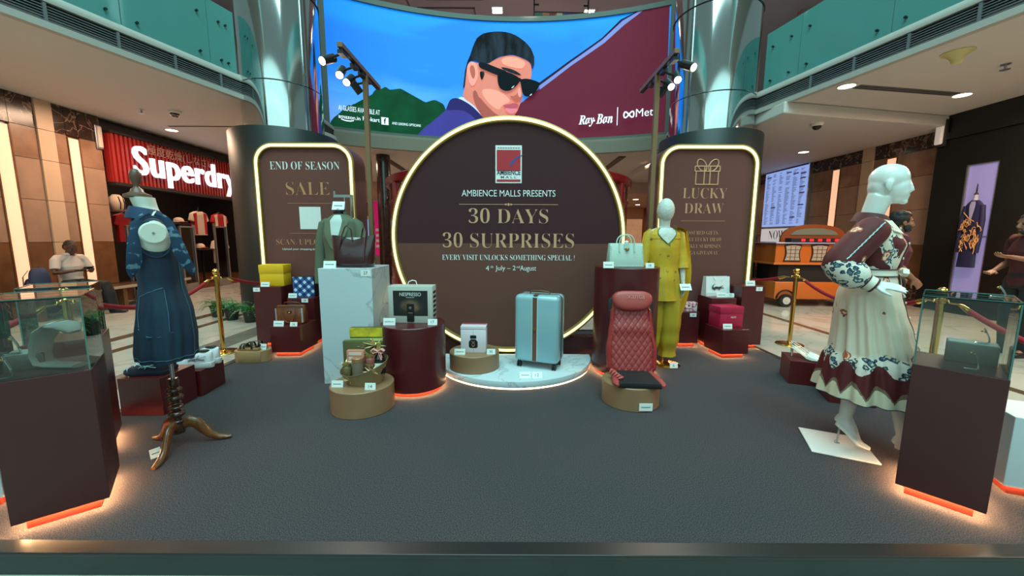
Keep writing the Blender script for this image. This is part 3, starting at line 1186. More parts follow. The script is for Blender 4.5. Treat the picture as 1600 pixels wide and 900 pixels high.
def disc_ring(mb, prof, n=128):
    """Revolve (radius, y) about the y axis."""
    rings = [[Vector((rad * cos(2 * pi * k / n), yy, rad * sin(2 * pi * k / n))) for k in range(n)] for rad, yy in prof]
    rings.append(rings[0])
    mb.loft(rings, (False, False), True)


mb = MB()
nn = 128
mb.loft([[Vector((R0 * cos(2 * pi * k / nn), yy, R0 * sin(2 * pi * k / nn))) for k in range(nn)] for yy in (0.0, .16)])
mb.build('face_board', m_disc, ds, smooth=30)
mb = MB()
disc_ring(mb, [(1.165, -.004), (1.172, -.026), (1.186, -.030), (1.186, -.004)])
disc_ring(mb, [(1.214, -.030), (1.228, -.026), (1.238, .0), (1.238, .17), (1.2, .17), (1.2, -.004), (1.214, -.004)])
mb.build('gold_rim', m_gold, ds, smooth=40)
mb = MB()
disc_ring(mb, [(1.188, -.004), (1.187, -.034), (1.193, -.042), (1.207, -.042), (1.213, -.034), (1.212, -.004)])
mb.build('neon_ring', m_neon, ds, smooth=60)


def line_part(nm, mat, parent, fn):
    tb = MB()
    fn(tb)
    return tb.build(nm, mat, parent)


def datum(tb):
    put_text(tb, '4', -.222, -.335, -.003, height=.052)
    put_text(tb, 'th', -.175, -.308, -.003, height=.026)
    put_text(tb, 'July – 2', -.03, -.347, -.003, height=.066)
    put_text(tb, 'nd', .105, -.308, -.003, height=.026)
    put_text(tb, 'August', .21, -.35, -.003, height=.07, width=.17)


def ornament(tb):
    tb.b2(-.515, -.05, -.003, -.001, .352, .357)
    tb.b2(.05, .515, -.003, -.001, .352, .357)
    for s in (-1, 1):
        tb.prism([(s * .05, .3545), (s * .022, .366), (s * .018, .3545)], -.003, -.001)
        tb.prism([(s * .05, .3545), (s * .022, .343), (s * .018, .3545)], -.003, -.001)
    tb.prism([(-.016, .3545), (0, .372), (.016, .3545), (0, .337)], -.003, -.001)


line_part('presenter_lettering', m_whtxt, ds, lambda tb: put_text(tb, 'AMBIENCE MALLS PRESENTS', 0, .435, -.003, width=.97, height=.066))
line_part('slogan_lettering', m_whtxt, ds, lambda tb: put_text(tb, serif('EVERY VISIT UNLOCKS SOMETHING SPECIAL !'), 0, -.225, -.003, width=1.40, height=.058, thin=-.012))
line_part('date_lettering', m_whtxt, ds, datum)
line_part('title_lettering', m_goldtxt, ds, lambda tb: put_text(tb, serif('30 DAYS'), 0, .16, -.003, width=.83, height=.155, thin=-.014))
line_part('title_lettering', m_goldtxt, ds, lambda tb: put_text(tb, serif('30 SURPRISES'), 0, -.095, -.003, width=1.38, height=.16, thin=-.014))
line_part('divider_ornament', m_goldtxt, ds, ornament)
lg = MB()
lg.prism([(-.135, .57), (.135, .57), (.135, .945), (-.135, .945)], -.004, -.0005)
lgo = lg.build('logo_plate', m_whtxt, ds)
lg = MB()
lg.prism([(-.122, .69), (.122, .69), (.122, .90), (-.122, .90)], -.006, -.0035)
lg.prism([(-.122, .583), (.122, .583), (.122, .607), (-.122, .607)], -.006, -.0035)
lg.build('red_field', M('logo_red', rgb(176, 26, 40), .5), lgo)
lg = MB()
lg.prism([(.005, .735), (.015, .765), (.05, .805), (.10, .84), (.16, .855), (.105, .828), (.065, .79), (.03, .75)], -.008, -.006)
lg.build('blue_swoosh', M('logo_blue', rgb(30, 72, 150), .5), lgo)
lg = MB()
put_text(lg, 'AMBIENCE', 0, .652, -.0065, width=.244, height=.048, thin=.02)
put_text(lg, 'M A L L', 0, .618, -.005, width=.16, height=.022, thin=.01)
for k in range(9):
    x = -.115 + .026 * k
    lg.b2(x, x + .02, -.0052, -.004, .915, .922)
lg.build('logo_lettering', M('logo_dark', rgb(30, 34, 60), .5), lgo)
mb = MB()
mb.b2(-.9, 1.0, .02, .15, -1.285, -1.06)
mb.build('support_base', m_brown, ds)


# the two tall rounded panels
def rounded(w, z0, z1, r, n=10):
    """Outline open at the bottom, rounded at the top corners: list of (x, z) from lower left, over the top, to lower right."""
    pts = [(-w, z0)]
    pts += [(-w + r - r * cos(a), z1 - r + r * sin(a)) for a in [pi / 2 * i / n for i in range(n + 1)]]
    pts += [(w - r + r * sin(a), z1 - r + r * cos(a)) for a in [pi / 2 * i / n for i in range(n + 1)]]
    pts += [(w, z0)]
    return pts


def offset_loop(mb, outer, inner, y0, y1):
    for i in range(len(outer) - 1):
        a, b_, c, d = outer[i], outer[i + 1], inner[i + 1], inner[i]
        mb.prism([a, b_, c, d], y0, y1)


m_panel = M('panel_print_brown', rgb(108, 66, 60), .55, spec=.2)


def tall_panel(label, loc, rz):
    t = thing('tall_panel', label, 'panel', (loc[0], loc[1], PZ), rz, 'tall rounded panels')
    w, h = .60, 2.41
    mb = MB()
    mb.prism(rounded(w, 0, h, .24), 0, .34)
    mb.build('board', m_panel, t, smooth=30)
    mb = MB()
    offset_loop(mb, rounded(w, 0, h, .24), rounded(w - .016, 0, h - .016, .224), -.035, 0)
    offset_loop(mb, rounded(w - .05, 0, h - .05, .19), rounded(w - .062, 0, h - .062, .178), -.035, 0)
    mb.build('gold_frame', m_gold, t, smooth=40)
    mb = MB()
    offset_loop(mb, rounded(w - .018, 0, h - .018, .222), rounded(w - .048, 0, h - .048, .192), -.04, -.004)
    mb.build('neon_tube', m_neon, t, smooth=40)
    return t


pl = tall_panel('brown rounded panel announcing the end of season sale', (-2.505, 4.78), 0)
m_copper = M('copper_lettering', rgb(200, 138, 96), .4, .2)


def smalltext(tb):
    put_text(tb, 'Upload your shopping bills & unlock rewards', .03, 1.128, -.003, width=.74, height=.03)


line_part('headline_lettering', m_whtxt, pl, lambda tb: put_text(tb, serif('END OF SEASON'), .0, 2.10, -.003, width=.84, height=.095, thin=-.014))
line_part('small_lettering', m_whtxt, pl, smalltext)
line_part('title_lettering', m_copper, pl, lambda tb: put_text(tb, serif('SALE'), .02, 1.80, -.003, width=.53, height=.155, thin=-.016))
line_part('divider_line', m_copper, pl, lambda tb: tb.b2(-.24, .30, -.003, -.001, 1.698, 1.703))
line_part('divider_line', m_copper, pl, lambda tb: tb.b2(-.24, .30, -.003, -.001, 1.335, 1.340))
line_part('call_lettering', m_copper, pl, lambda tb: put_text(tb, serif('SCAN. UPLOAD. WIN.'), .04, 1.20, -.003, width=.90, height=.068, thin=-.014))
mb = MB()
mb.prism([(-.10, 1.39), (.16, 1.39), (.16, 1.66), (-.10, 1.66)], -.004, -.0005)
mb.build('white_square', m_whtxt, pl)

pr = tall_panel('brown rounded panel announcing the lucky draw', (2.36, 4.78), 0)
m_copper2 = M('copper_lettering_light', rgb(206, 150, 116), .4, .2)
for s_, z_, w_, h_ in (('LUCKY', 1.78, .54, .125), ('DRAW', 1.60, .48, .125)):
    line_part('title_lettering', m_copper2, pr, lambda tb: put_text(tb, serif(s_), -.02, z_, -.003, width=w_, height=h_, thin=-.014))
line_part('divider_line', m_copper2, pr, lambda tb: tb.b2(-.29, .25, -.003, -.001, 1.508, 1.513))
for k, (s_, w_) in enumerate((('ASSURED GIFTS.', .40), ('DAILY LUCKY DRAW', .49), ('WEEKLY SURPRISES.', .49), ('MEGA GIVEAWAY.', .44))):
    line_part('list_lettering', m_copper2, pr, lambda tb: put_text(tb, serif(s_), -.02, 1.345 - .082 * k, -.003, width=w_, height=.046, thin=-.016))
gb = MB()
q = .0075
def bar(a, b_):
    gb.tube([(a[0], -.003, a[1]), (b_[0], -.003, b_[1])], q, 6)
gx = -.01
for a, b_ in (((-.15, 2.16), (.15, 2.16)), ((-.15, 2.16), (-.15, 2.10)), ((.15, 2.16), (.15, 2.10)), ((-.15, 2.10), (.15, 2.10)), ((-.135, 2.10), (-.135, 1.945)), ((.135, 2.10), (.135, 1.945)), ((-.135, 1.945), (.135, 1.945)), ((-.035, 2.16), (-.035, 1.945)), ((.035, 2.16), (.035, 1.945))):
    bar((a[0] + gx, a[1]), (b_[0] + gx, b_[1]))
for s in (-1, 1):
    gb.tube([(gx + s * (.015 + .055 * (1 - cos(t)) + .02 * sin(t)), -.003, 2.165 + .07 * sin(t) + .02 * (1 - cos(t)) * .3) for t in [2 * pi * i / 20 for i in range(20)]], q, 6, closed=True)
gb.build('gift_outline', m_goldtxt, pr)

# ================================================================ PEDESTALS AND DRUMS ON THE STAGE
pedestal('tall maroon pedestal carrying the yellow gift box', .31, .30, .72, (-2.85, 4.56), radians(3))
pedestal('middle maroon pedestal carrying the blue checked box', .31, .30, .58, (-2.50, 4.62), radians(2))
pedestal('low maroon pedestal carrying the tan leather bag', .32, .38, .335, (-2.45, 4.23), radians(1))
pedestal('slim maroon pedestal carrying the pink patterned pouch box', .26, .24, .43, (2.10, 4.60), radians(0))
pedestal('maroon pedestal carrying the white paper bag with a reptile emblem', .30, .30, .61, (2.46, 4.56), radians(4))
pedestal('low maroon pedestal carrying the crimson box', .31, .32, .32, (2.41, 4.21), radians(6))
pedestal('tallest maroon pedestal right of the crimson box', .28, .28, .75, (2.80, 4.56), radians(4))
wp = pedestal('white marble pedestal carrying the dark tote bag', .46, .48, 1.03, (-1.435, 3.52), 0, m_marble, 0, 0, False)
pedestal('maroon block carrying the navy running shoes', .30, .32, .28, (-2.69, 2.81), radians(2), m_maroon, 0, 0, False, group='low shoe blocks')
pedestal('maroon block carrying the white chunky sneakers', .28, .30, .215, (-2.68, 3.13), radians(6), m_maroon, 0, 0, False, group='low shoe blocks')
pedestal('maroon block carrying the white heeled shoes', .30, .30, .215, (2.70, 3.42), radians(-22), m_maroon, 0, 0, False, group='low shoe blocks')
pedestal('maroon block half hidden behind the floral dress hem', .30, .30, .20, (2.74, 3.02), radians(-22), m_maroon, 0, 0, False, group='low shoe blocks')

dm = drum('maroon drum carrying the coffee machine box', .27, .575, (-.85, 3.24), m_maroon, True)
dk = drum('tall maroon drum carrying the mint handbag', .30, 1.03, (1.10, 3.68), m_maroon, True)
drum('bronze drum carrying the white perfume gift box', .235, .16, (-.355, 3.55), m_bronze, z=PZ + .075)
drum('bronze drum carrying the gift hamper', .232, .195, (-1.145, 2.83), m_bronze)
drum('bronze drum carrying the red massage cushion', .222, .18, (.955, 2.96), m_bronze)
drum('oval tan drum carrying the strappy sandals', .175, .125, (-2.72, 3.92), M('tan_drum_paint', rgb(160, 122, 84), .45), ry=.62, rz=radians(8))
# warm strips hidden behind the big drums' feet
for o_, rr in ((dm, .262), (dk, .29)):
    mb = MB()
    mb.lathe([(rr - .012, .032), (rr - .004, .032), (rr - .004, .0345), (rr - .012, .0345), (rr - .012, .032)], 64, cap=False)
    mb.build('led_strip', m_led, o_)


# ---------------------------------------------------------------- cards
CARDW = m_card


def card(label, loc, w=.078, h=.046, text=None, tilt=12, rz=0, hang=False, name='number_card', grp='number cards'):
    t = thing(name, label, 'card', loc, rz, grp)
    R = Matrix.Rotation(0 if hang else -radians(tilt), 3, 'X')
    mb = MB()
    mb.T = R.to_4x4()
    mb.box((0, 0, h / 2), (w, .002, h))
    if not hang:
        mb.T = None
        yb = h * .75 * sin(radians(tilt)) + .003
        zb = h * .75 * cos(radians(tilt))
        mb.add([Vector((-w * .3, yb, zb)), Vector((w * .3, yb, zb)), Vector((w * .3, yb + .02, 0)), Vector((-w * .3, yb + .02, 0))], [(0, 1, 2, 3)])
    mb.build('sheet', CARDW, t)
    mb = MB()
    mb.T = R.to_4x4()
    if text and text.isdigit():
        put_text(mb, text, 0, h * .26, -.0016, height=h * .48)
    elif text:
        put_text(mb, text, 0, h * .4, -.0016, width=w * .78, height=h * .17)
    else:
        for k in range(7):
            x = -w * .34 + k * w * .1
            mb.add([(x, -.0016, h * .42), (x + w * .075, -.0016, h * .42), (x + w * .075, -.0016, h * .54), (x, -.0016, h * .54)], [(0, 1, 2, 3)])
    mb.build('lettering', m_dktxt, t)
    return t


BR = dict(name='name_card', grp='brand name cards')
card('number card 27 on the front of the marble pedestal', (-1.255, 3.278, 1.065), text='27', hang=True, w=.085, h=.055)
card('name card on the marble pedestal, left of the tote', (-1.60, 3.36, 1.13), w=.11, h=.06, **BR)
card('number card 15 on the tall pedestal under the yellow box', (-2.955, 4.40, .765), text='15', hang=True)
card('name card leaning on the yellow box', (-2.87, 4.425, .82), w=.10, h=.055, **BR)
card('number card 29 under the blue checked box', (-2.44, 4.464, .63), text='29', hang=True)
card('name card leaning on the blue checked box', (-2.595, 4.485, .68), w=.10, h=.055, **BR)
card('number card 26 before the tan leather bag', (-2.365, 4.07, .435), text='26')
card('name card before the tan leather bag', (-2.525, 4.065, .435), w=.11, h=.06, **BR)
card('number card 14 before the gift hamper', (-1.03, 2.675, .295), text='14', h=.05)
card('name card left of the gift hamper', (-1.29, 2.72, .295), w=.085, h=.05, **BR)
card('number card 17 before the coffee machine box', (-.66, 3.125, .675), text='17', h=.05)
card('name card left of the coffee machine box', (-1.015, 3.11, .675), w=.10, h=.06, text='NESPRESSO', **BR)
card('number card 30 right of the perfume box', (-.19, 3.415, .335), text='30', h=.05)
card('name card left of the perfume box', (-.475, 3.40, .335), w=.10, h=.055, **BR)
card('number card 12 on the marble step by the suitcase', (.225, 3.24, .175), text='12', tilt=45, w=.09, h=.06)
card('name card on the marble step by the suitcase', (.12, 3.24, .175), tilt=45, w=.10, h=.06, **BR)
card('number card 18 right of the mint handbag', (1.255, 3.49, 1.13), text='18')
card('name card left of the mint handbag', (.87, 3.455, 1.13), w=.095, h=.058, **BR)
card('name card on the front of the drum under the red cushion', (1.005, 2.732, .115), w=.10, h=.06, hang=True, **BR)
card('number card 6 at the foot of the yellow kurta figure', (1.62, 3.70, .112), text='6', h=.055)
card('number card 24 under the pink patterned pouch box', (2.15, 4.474, .475), text='24', hang=True)
card('number card 25 on the pedestal under the crimson box', (2.535, 4.072, .375), text='25', hang=True, rz=radians(6))
card('name card leaning on the crimson box', (2.36, 4.105, .42), w=.10, h=.055, **BR)
card('number card 23 before the white paper bag', (2.59, 4.50, .71), text='23', w=.09)
card('name card before the white paper bag', (2.48, 4.49, .71), w=.12, h=.055, **BR)
card('number card 21 on the tallest right pedestal', (2.875, 4.425, .795), text='21', hang=True, rz=radians(4))
card('name card on top of the tallest right pedestal', (2.80, 4.475, .85), w=.11, h=.06, **BR)
card('small card lying behind the tripod foot of the denim dress form', (-2.10, 2.12, .1), w=.05, h=.055, rz=radians(60))
card('small card standing by the navy running shoes', (-2.78, 2.70, .38), w=.04, h=.07, rz=radians(65))
card('small card standing by the strappy sandals', (-2.60, 3.90, .225), w=.06, h=.06)


# ---------------------------------------------------------------- goods
def rbox(name, w, d, h, mat, parent, bev=.004, c=(0, 0), z=0, seg=2):
    mb = MB()
    mb.box((c[0], c[1], z + h / 2), (w, d, h))
    return mb.build(name, mat, parent, smooth=40, bevel=bev, seg=seg)


# yellow gift box
t = thing('gift_box', 'yellow gift box on the tall left pedestal', 'box', (-2.835, 4.585, .82), radians(5))
m_yel = M('yellow_paper', rgb(236, 178, 18), .55, bump=(60, .12))
rbox('base', .27, .19, .155, m_yel, t)
rbox('lid', .278, .198, .10, m_yel, t, z=.15)
# blue checked box
t = thing('gift_box', 'blue and white checked box on the middle pedestal', 'box', (-2.50, 4.62, .68), radians(3))
m_chk = M('blue_check', rgb(225, 230, 240), .5)
nt, b = nodes(m_chk)
mp = nt.nodes.new('ShaderNodeMapping')
mp.inputs['Rotation'].default_value = (0, radians(40), 0)
nt.links.new(objco(nt), mp.inputs[0])
sp = nt.nodes.new('ShaderNodeSeparateXYZ')
nt.links.new(mp.outputs[0], sp.inputs[0])
def stripe(o, k, w):
    return math_n(nt, 'LESS_THAN', math_n(nt, 'FRACT', math_n(nt, 'MULTIPLY', o, k)), w)
s1, s2 = stripe(sp.outputs[0], 14.0, .55), stripe(sp.outputs[2], 14.0, .55)
f = math_n(nt, 'MULTIPLY', math_n(nt, 'ADD', s1, s2), .5)
nt.links.new(ramp(nt, f, [(0, rgb(214, 226, 240)), (.4, rgb(58, 98, 160)), (.8, rgb(22, 46, 100))], 'CONSTANT'), b.inputs['Base Color'])
mb = MB()
mb.box((0, -.055, .12), (.245, .012, .24))
mb.build('wrapped_front', m_chk, t, bevel=.003)
mb = MB()
mb.box((.0, .02, .12), (.24, .135, .236))
mb.build('body', M('dark_box_card', rgb(34, 24, 26), .5), t, bevel=.003)

# tan leather bag
t = thing('handbag', 'tan leather handbag with whip-stitched sides on the low left pedestal', 'bag', (-2.47, 4.24, .435), radians(4))
m_tan = M('tan_leather', rgb(118, 58, 28), .4, noise=(9, .2), bump=(90, .15), coat=.15)
mb = MB()
rings = []
for z, w, d in ((0, .285, .13), (.012, .30, .14), (.10, .305, .13), (.19, .30, .07), (.205, .295, .05)):
    rings.append([Vector((sx * w / 2 * (1 if abs(k) else 1), 0, z)) for k, sx in ()] or
                 [Vector((x, y, z)) for x, y in ((-w / 2, -d / 2 + .02), (-w / 2 + .02, -d / 2), (w / 2 - .02, -d / 2), (w / 2, -d / 2 + .02), (w / 2, d / 2 - .02), (w / 2 - .02, d / 2), (-w / 2 + .02, d / 2), (-w / 2, d / 2 - .02))])
mb.loft(rings)
mb.build('body', m_tan, t, smooth=50, bevel=.003)
for s in (-1, 1):
    mb = MB()
    y0 = -.075 if s < 0 else .075
    if s < 0:
        path = [(-.075, y0, .19), (-.072, y0 - .012, .12), (-.05, y0 - .018, .05), (0, y0 - .02, .02), (.05, y0 - .018, .05), (.072, y0 - .012, .12), (.075, y0, .19)]
    else:
        path = [(-.085, .03, .2), (-.075, .0, .232), (-.02, -.012, .238), (.05, -.012, .236), (.085, .0, .228), (.09, .02, .2)]
    mb.tube(path, .0055, 8)
    mb.build('handle', m_tan, t, smooth=60)
mb = MB()
mb.tube([(-.14, -.05, .196), (-.05, -.052, .199), (.05, -.052, .199), (.14, -.05, .196)], .006, 8)
mb.box((.0, -.058, .13), (.05, .004, .035))
mb.build('belt_strap', M('dark_tan_leather', rgb(86, 40, 20), .4), t, smooth=50)
mb = MB()
mb.ell((0, -.066, .128), (.011, .006, .008))
mb.tube([(-.12, -.062, .06), (-.10, -.066, .06)], .004, 6)
mb.build('clasp', m_brass, t, smooth=60)
mb = MB()
for s in (-1, 1):
    for k in range(11):
        mb.tube([(s * .146, -.066, .02 + .015 * k), (s * .132, -.072, .026 + .015 * k)], .0028, 5)
mb.build('whip_stitching', m_card, t)

# pink patterned box
t = thing('pouch_box', 'small pink and maroon patterned box on the slim pedestal', 'box', (2.13, 4.57, .53), 0)
m_pk = M('pink_pattern', rgb(220, 150, 170), .5)
nt, b = nodes(m_pk)
vo = tex(nt, 'ShaderNodeTexVoronoi', objco(nt), Scale=22)
nt.links.new(ramp(nt, vo.outputs['Distance'], [(0, rgb(240, 225, 220)), (.28, rgb(226, 150, 170)), (.5, rgb(150, 20, 80)), (.62, rgb(232, 205, 200))], 'CONSTANT'), b.inputs['Base Color'])
rbox('body', .17, .10, .085, m_pk, t)
rbox('lid', .176, .106, .026, m_pk, t, z=.082)

# paper bag with emblem
t = thing('paper_bag', 'white paper carrier bag with a grey reptile emblem on the right pedestals', 'bag', (2.475, 4.63, .71), radians(6))
m_pap = M('white_paper', rgb(226, 228, 228), .6)
mb = MB()
mb.loft([[Vector((x, y, z)) for x, y in ((-w / 2, -d / 2), (w / 2, -d / 2), (w / 2, d / 2), (-w / 2, d / 2))] for z, w, d in ((0, .30, .11), (.235, .30, .06))], (True, False))
mb.add([(-.152, -.056, 0), (.152, -.056, 0), (.152, -.058, .045), (-.152, -.058, .045)], [(0, 1, 2, 3)])
mb.build('sack', m_pap, t)
mb = MB()
for s in (-.031,):
    mb.tube([(-.06, s, .235), (-.05, s - .012, .205), (-.035, s - .016, .192)], .003, 6)
    mb.tube([(.06, s, .235), (.05, s - .012, .205), (.035, s - .016, .192)], .003, 6)
mb.build('cord_handle', m_whtxt, t)
mb = MB()
fn = lambda p: [(x * .9 - .01, z) for x, z in p]
def on_bag(mbx, poly):
    n = len(poly)
    mbx.add([(x, -.0565 + .0985 * z * .25, z) for x, z in poly], [tuple(range(n))])
body = [(-.07, .085), (-.06, .105), (-.03, .118), (0, .112), (.03, .118), (.055, .128), (.06, .122), (.03, .106), (.07, .102), (.075, .094), (.03, .092), (-.01, .086), (-.03, .09), (-.05, .08)]
tail = [(-.07, .085), (-.083, .1), (-.082, .12), (-.068, .138), (-.05, .146), (-.035, .147), (-.05, .14), (-.063, .128), (-.068, .115), (-.06, .105)]
on_bag(mb, tail)
on_bag(mb, body)
for x in (-.045, .012):
    on_bag(mb, [(x, .09), (x - .012, .078), (x - .002, .074), (x + .012, .074), (x + .004, .08), (x + .014, .092)])
mb.build('reptile_emblem', M('emblem_grey', rgb(58, 62, 66), .5), t)

# crimson box
t = thing('gift_box', 'crimson gift box with a short white brand mark', 'box', (2.42, 4.27, .42), radians(7))
m_crim = M('crimson_card', rgb(176, 18, 62), .5)
rbox('base', .275, .20, .16, m_crim, t)
rbox('lid', .283, .208, .075, m_crim, t, z=.155)
mb = MB()
put_text(mb, 'ALDO', .02, .105, -.1012, width=.062, height=.02)
mb.build('lettering', m_whtxt, t)

# coffee machine box
t = thing('product_box', 'grey coffee machine box with dark printed front and rope handle', 'box', (-.855, 3.27, .675), radians(-1))
m_box = M('grey_card', rgb(186, 184, 176), .5)
rbox('carton', .375, .15, .315, m_box, t)
mb = MB()
mb.box((0, -.0755, .17), (.292, .002, .215))
m_bp = M('coffee_print', rgb(28, 26, 26), .45)
nt, b = nodes(m_bp)
oc = objco(nt)
sp = nt.nodes.new('ShaderNodeSeparateXYZ')
nt.links.new(oc, sp.inputs[0])
ns = tex(nt, 'ShaderNodeTexNoise', oc, Scale=9, Detail=4)
d2 = math_n(nt, 'ADD', math_n(nt, 'POWER', math_n(nt, 'MULTIPLY', sp.outputs[0], 9.5), 2), math_n(nt, 'POWER', math_n(nt, 'MULTIPLY', math_n(nt, 'SUBTRACT', sp.outputs[2], .145), 15), 2))
g = math_n(nt, 'MULTIPLY', math_n(nt, 'SUBTRACT', 1.3, d2), ns.outputs[0])
nt.links.new(ramp(nt, g, [(0, rgb(28, 27, 27)), (.25, rgb(44, 38, 34)), (.5, rgb(110, 84, 62)), (.8, rgb(180, 150, 110))]), b.inputs['Base Color'])
mb.build('printed_front', m_bp, t)
mb = MB()
put_text(mb, 'NESPRESSO', 0, .232, -.0772, width=.18, height=.03)
for k in range(6):
    mb.add([(-.035 + .012 * k, -.0772, .218), (-.026 + .012 * k, -.0772, .218), (-.026 + .012 * k, -.0772, .222), (-.035 + .012 * k, -.0772, .222)], [(0, 1, 2, 3)])
mb.build('lettering', m_whtxt, t)
mb = MB()
mb.prism([(-.027, .012), (.027, .012), (.03, .02), (.03, .065), (.022, .07), (.03, .08), (.03, .16), (.026, .168), (-.026, .168), (-.03, .16), (-.03, .08), (-.022, .07), (-.03, .065), (-.03, .02)], -.086, -.0766)
mb.build('printed_machine', M('machine_black', rgb(12, 12, 14), .3), t, bevel=.003)
mb = MB()
mb.ell((0, -.087, .132), (.012, .002, .012))
mb.prism([(-.02, .085), (.02, .085), (.02, .093), (-.02, .093)], -.0875, -.0862)
mb.build('machine_button', M('machine_grey', rgb(92, 96, 98), .4), t)
mb = MB()
mb.tube([(-.04, 0, .315), (-.03, 0, .345), (0, 0, .358), (.03, 0, .352), (.04, 0, .315)], .004, 8)
mb.build('rope_handle', m_card, t, smooth=60)
mb = MB()
for k in range(6):
    mb.box((.1885, 0, .06 + .04 * k), (.002, .10, .02))
mb.build('side_print', m_bp, t)

# perfume gift box
t = thing('product_box', 'white perfume gift box printed with a black bottle', 'box', (-.355, 3.53, .335), radians(-2))
m_pw = M('pinkish_white_card', rgb(224, 208, 216), .45)
rbox('base', .235, .13, .22, m_pw, t)
mb = MB()
mb.b2(-.118, .118, -.066, .066, .222, .25)
mb.build('lid', m_pw, t, bevel=.003)
mb = MB()
mb.b2(-.113, .113, .02, .06, .2505, .254)
mb.build('red_top_edge', M('deep_pink_card', rgb(170, 60, 90), .5), t)
mb = MB()
mb.prism([(-.03, .045), (.03, .045), (.041, .058), (.041, .105), (.022, .128), (-.022, .128), (-.041, .105), (-.041, .058)], -.0668, -.0652)
mb.prism([(-.026, .135), (.026, .135), (.029, .142), (.029, .158), (.024, .165), (-.024, .165), (-.029, .158), (-.029, .142)], -.0668, -.0652)
mb.build('printed_bottle', m_black, t)
mb = MB()
for s in (-1, 1):
    mb.tube([(s * .016, -.0672, .112), (s * .004, -.0672, .098), (-s * .012, -.0672, .085), (-s * .012, -.0672, .07), (s * .004, -.0672, .056)], .0015, 4)
mb.build('monogram', m_goldtxt, t)
mb = MB()
mb.b2(-.0008, .0008, -.0654, -.0648, .0, .22)
mb.build('seam', m_dktxt, t)

# suitcase
t = thing('suitcase', 'ice blue hard suitcase with a brown centre stripe', 'suitcase', (.265, 3.585, .175), radians(-21))
m_case = M('ice_blue_shell', rgb(150, 186, 196), .28, 0.15, coat=.4)
m_str = M('brown_leather_stripe', rgb(104, 70, 52), .5)
W, D, Hh = .43, .25, .64
mb = MB()
mb.box((0, -.066, .06 + Hh / 2), (W, .118, Hh))
f1 = mb.build('front_shell', m_case, t, smooth=40, bevel=.045, seg=6)
mb = MB()
mb.box((0, .066, .06 + Hh / 2), (W, .118, Hh))
mb.build('rear_shell', m_case, t, smooth=40, bevel=.045, seg=6)
mb = MB()
k = .05
pts = []
for cx, cz, a0 in ((W / 2 - k, .06 + Hh - k, 0), (-W / 2 + k, .06 + Hh - k, 90), (-W / 2 + k, .06 + k, 180), (W / 2 - k, .06 + k, 270)):
    pts += [(cx + (k + .001) * cos(radians(a0 + 15 * i)), 0, cz + (k + .001) * sin(radians(a0 + 15 * i))) for i in range(7)]
mb.tube(pts, (.004, .012), 8, closed=True, flat=(0, 0, 1))
mb.build('zip_band', m_str, t, smooth=60)
mb = MB()
mb.box((-.01, -.127, .06 + Hh / 2), (.042, .006, Hh - .04))
mb.box((-.01, -.07, .06 + Hh + .001), (.042, .10, .005))
mb.build('centre_stripe', m_str, t, bevel=.002)
mb = MB()
mb.tube([(-.01, -.131, .39), (-.01, -.134, .37)], .011, 12)
mb.build('stripe_badge', m_brass, t, smooth=50)
for s in (-1, 1):
    mb = MB()
    mb.box((-.01 + s * .024, -.1275, .06 + Hh / 2), (.004, .005, Hh - .05))
    mb.build('stripe_edge', m_whtxt, t)
mb = MB()
mb.tube([(-.10, .0, .06 + Hh - .002), (-.085, .0, .06 + Hh + .022), (0, 0, .06 + Hh + .03), (.085, 0, .06 + Hh + .022), (.10, 0, .06 + Hh - .002)], (.012, .006), 8, flat=(0, 1, 0))
mb.build('top_handle', m_str, t, smooth=60)
for sx in (-1, 1):
    for sy in (-1, 1):
        mb = MB()
        x, y = sx * (W / 2 - .045), sy * .085
        mb.tube([(x, y, .075), (x, y, .05)], .018, 12)
        for d in (-.012, .012):
            mb.tube([(x + d - .006, y, .027), (x + d + .006, y, .027)], .027, 18)
        mb.build('wheel', m_black, t, smooth=40)

# mint handbag
t = thing('handbag', 'mint structured handbag with round handles on the tall maroon drum', 'bag', (1.06, 3.62, 1.13), radians(2))
m_mint = M('mint_leather', rgb(186, 206, 194), .4, bump=(120, .1))
mb = MB()
mb.loft([[Vector((x, y, z)) for x, y in ((-w / 2, -d / 2), (w / 2, -d / 2), (w / 2, d / 2), (-w / 2, d / 2))] for z, w, d in ((0, .325, .13), (.215, .305, .075), (.22, .30, .07))])
mb.build('body', m_mint, t, bevel=.004, smooth=30)
for s in (-1, 1):
    mb = MB()
    y = s * .045
    pts = [(-.07, y - (.012 if s < 0 else 0), .145), (-.07, y, .20)] + [(.07 * -cos(a), y, .225 + .075 * sin(a)) for a in [pi * i / 12 for i in range(13)]] + [(.07, y, .20), (.07, y - (.012 if s < 0 else 0), .145)]
    mb.tube(pts, .0055, 10)
    mb.build('handle', m_mint, t, smooth=60)
mb = MB()
for k in range(17):
    mb.ell((-.15 + .0188 * k, -.0655, .012), (.006, .003, .006), 8, 6)
for k in range(10):
    for s in (-1, 1):
        mb.ell((s * (.153 - .0008 * k), -.0625 + .0018 * k, .03 + .018 * k), (.005, .003, .005), 8, 6)
mb.build('studded_edge', M('mint_leather_light', rgb(205, 220, 210), .4), t, smooth=60)
mb = MB()
mb.box((0, -.05, .195), (.05, .012, .05))
mb.build('flap_tab', m_mint, t, bevel=.003)
mb = MB()
mb.box((0, -.06, .165), (.028, .008, .024))
mb.ell((0, -.065, .165), (.008, .004, .008))
mb.build('gold_clasp', m_brass, t, bevel=.002)
mb = MB()
mb.ell((.01, .0, .232), (.02, .015, .014))
mb.build('stuffing_paper', m_card, t, smooth=60)

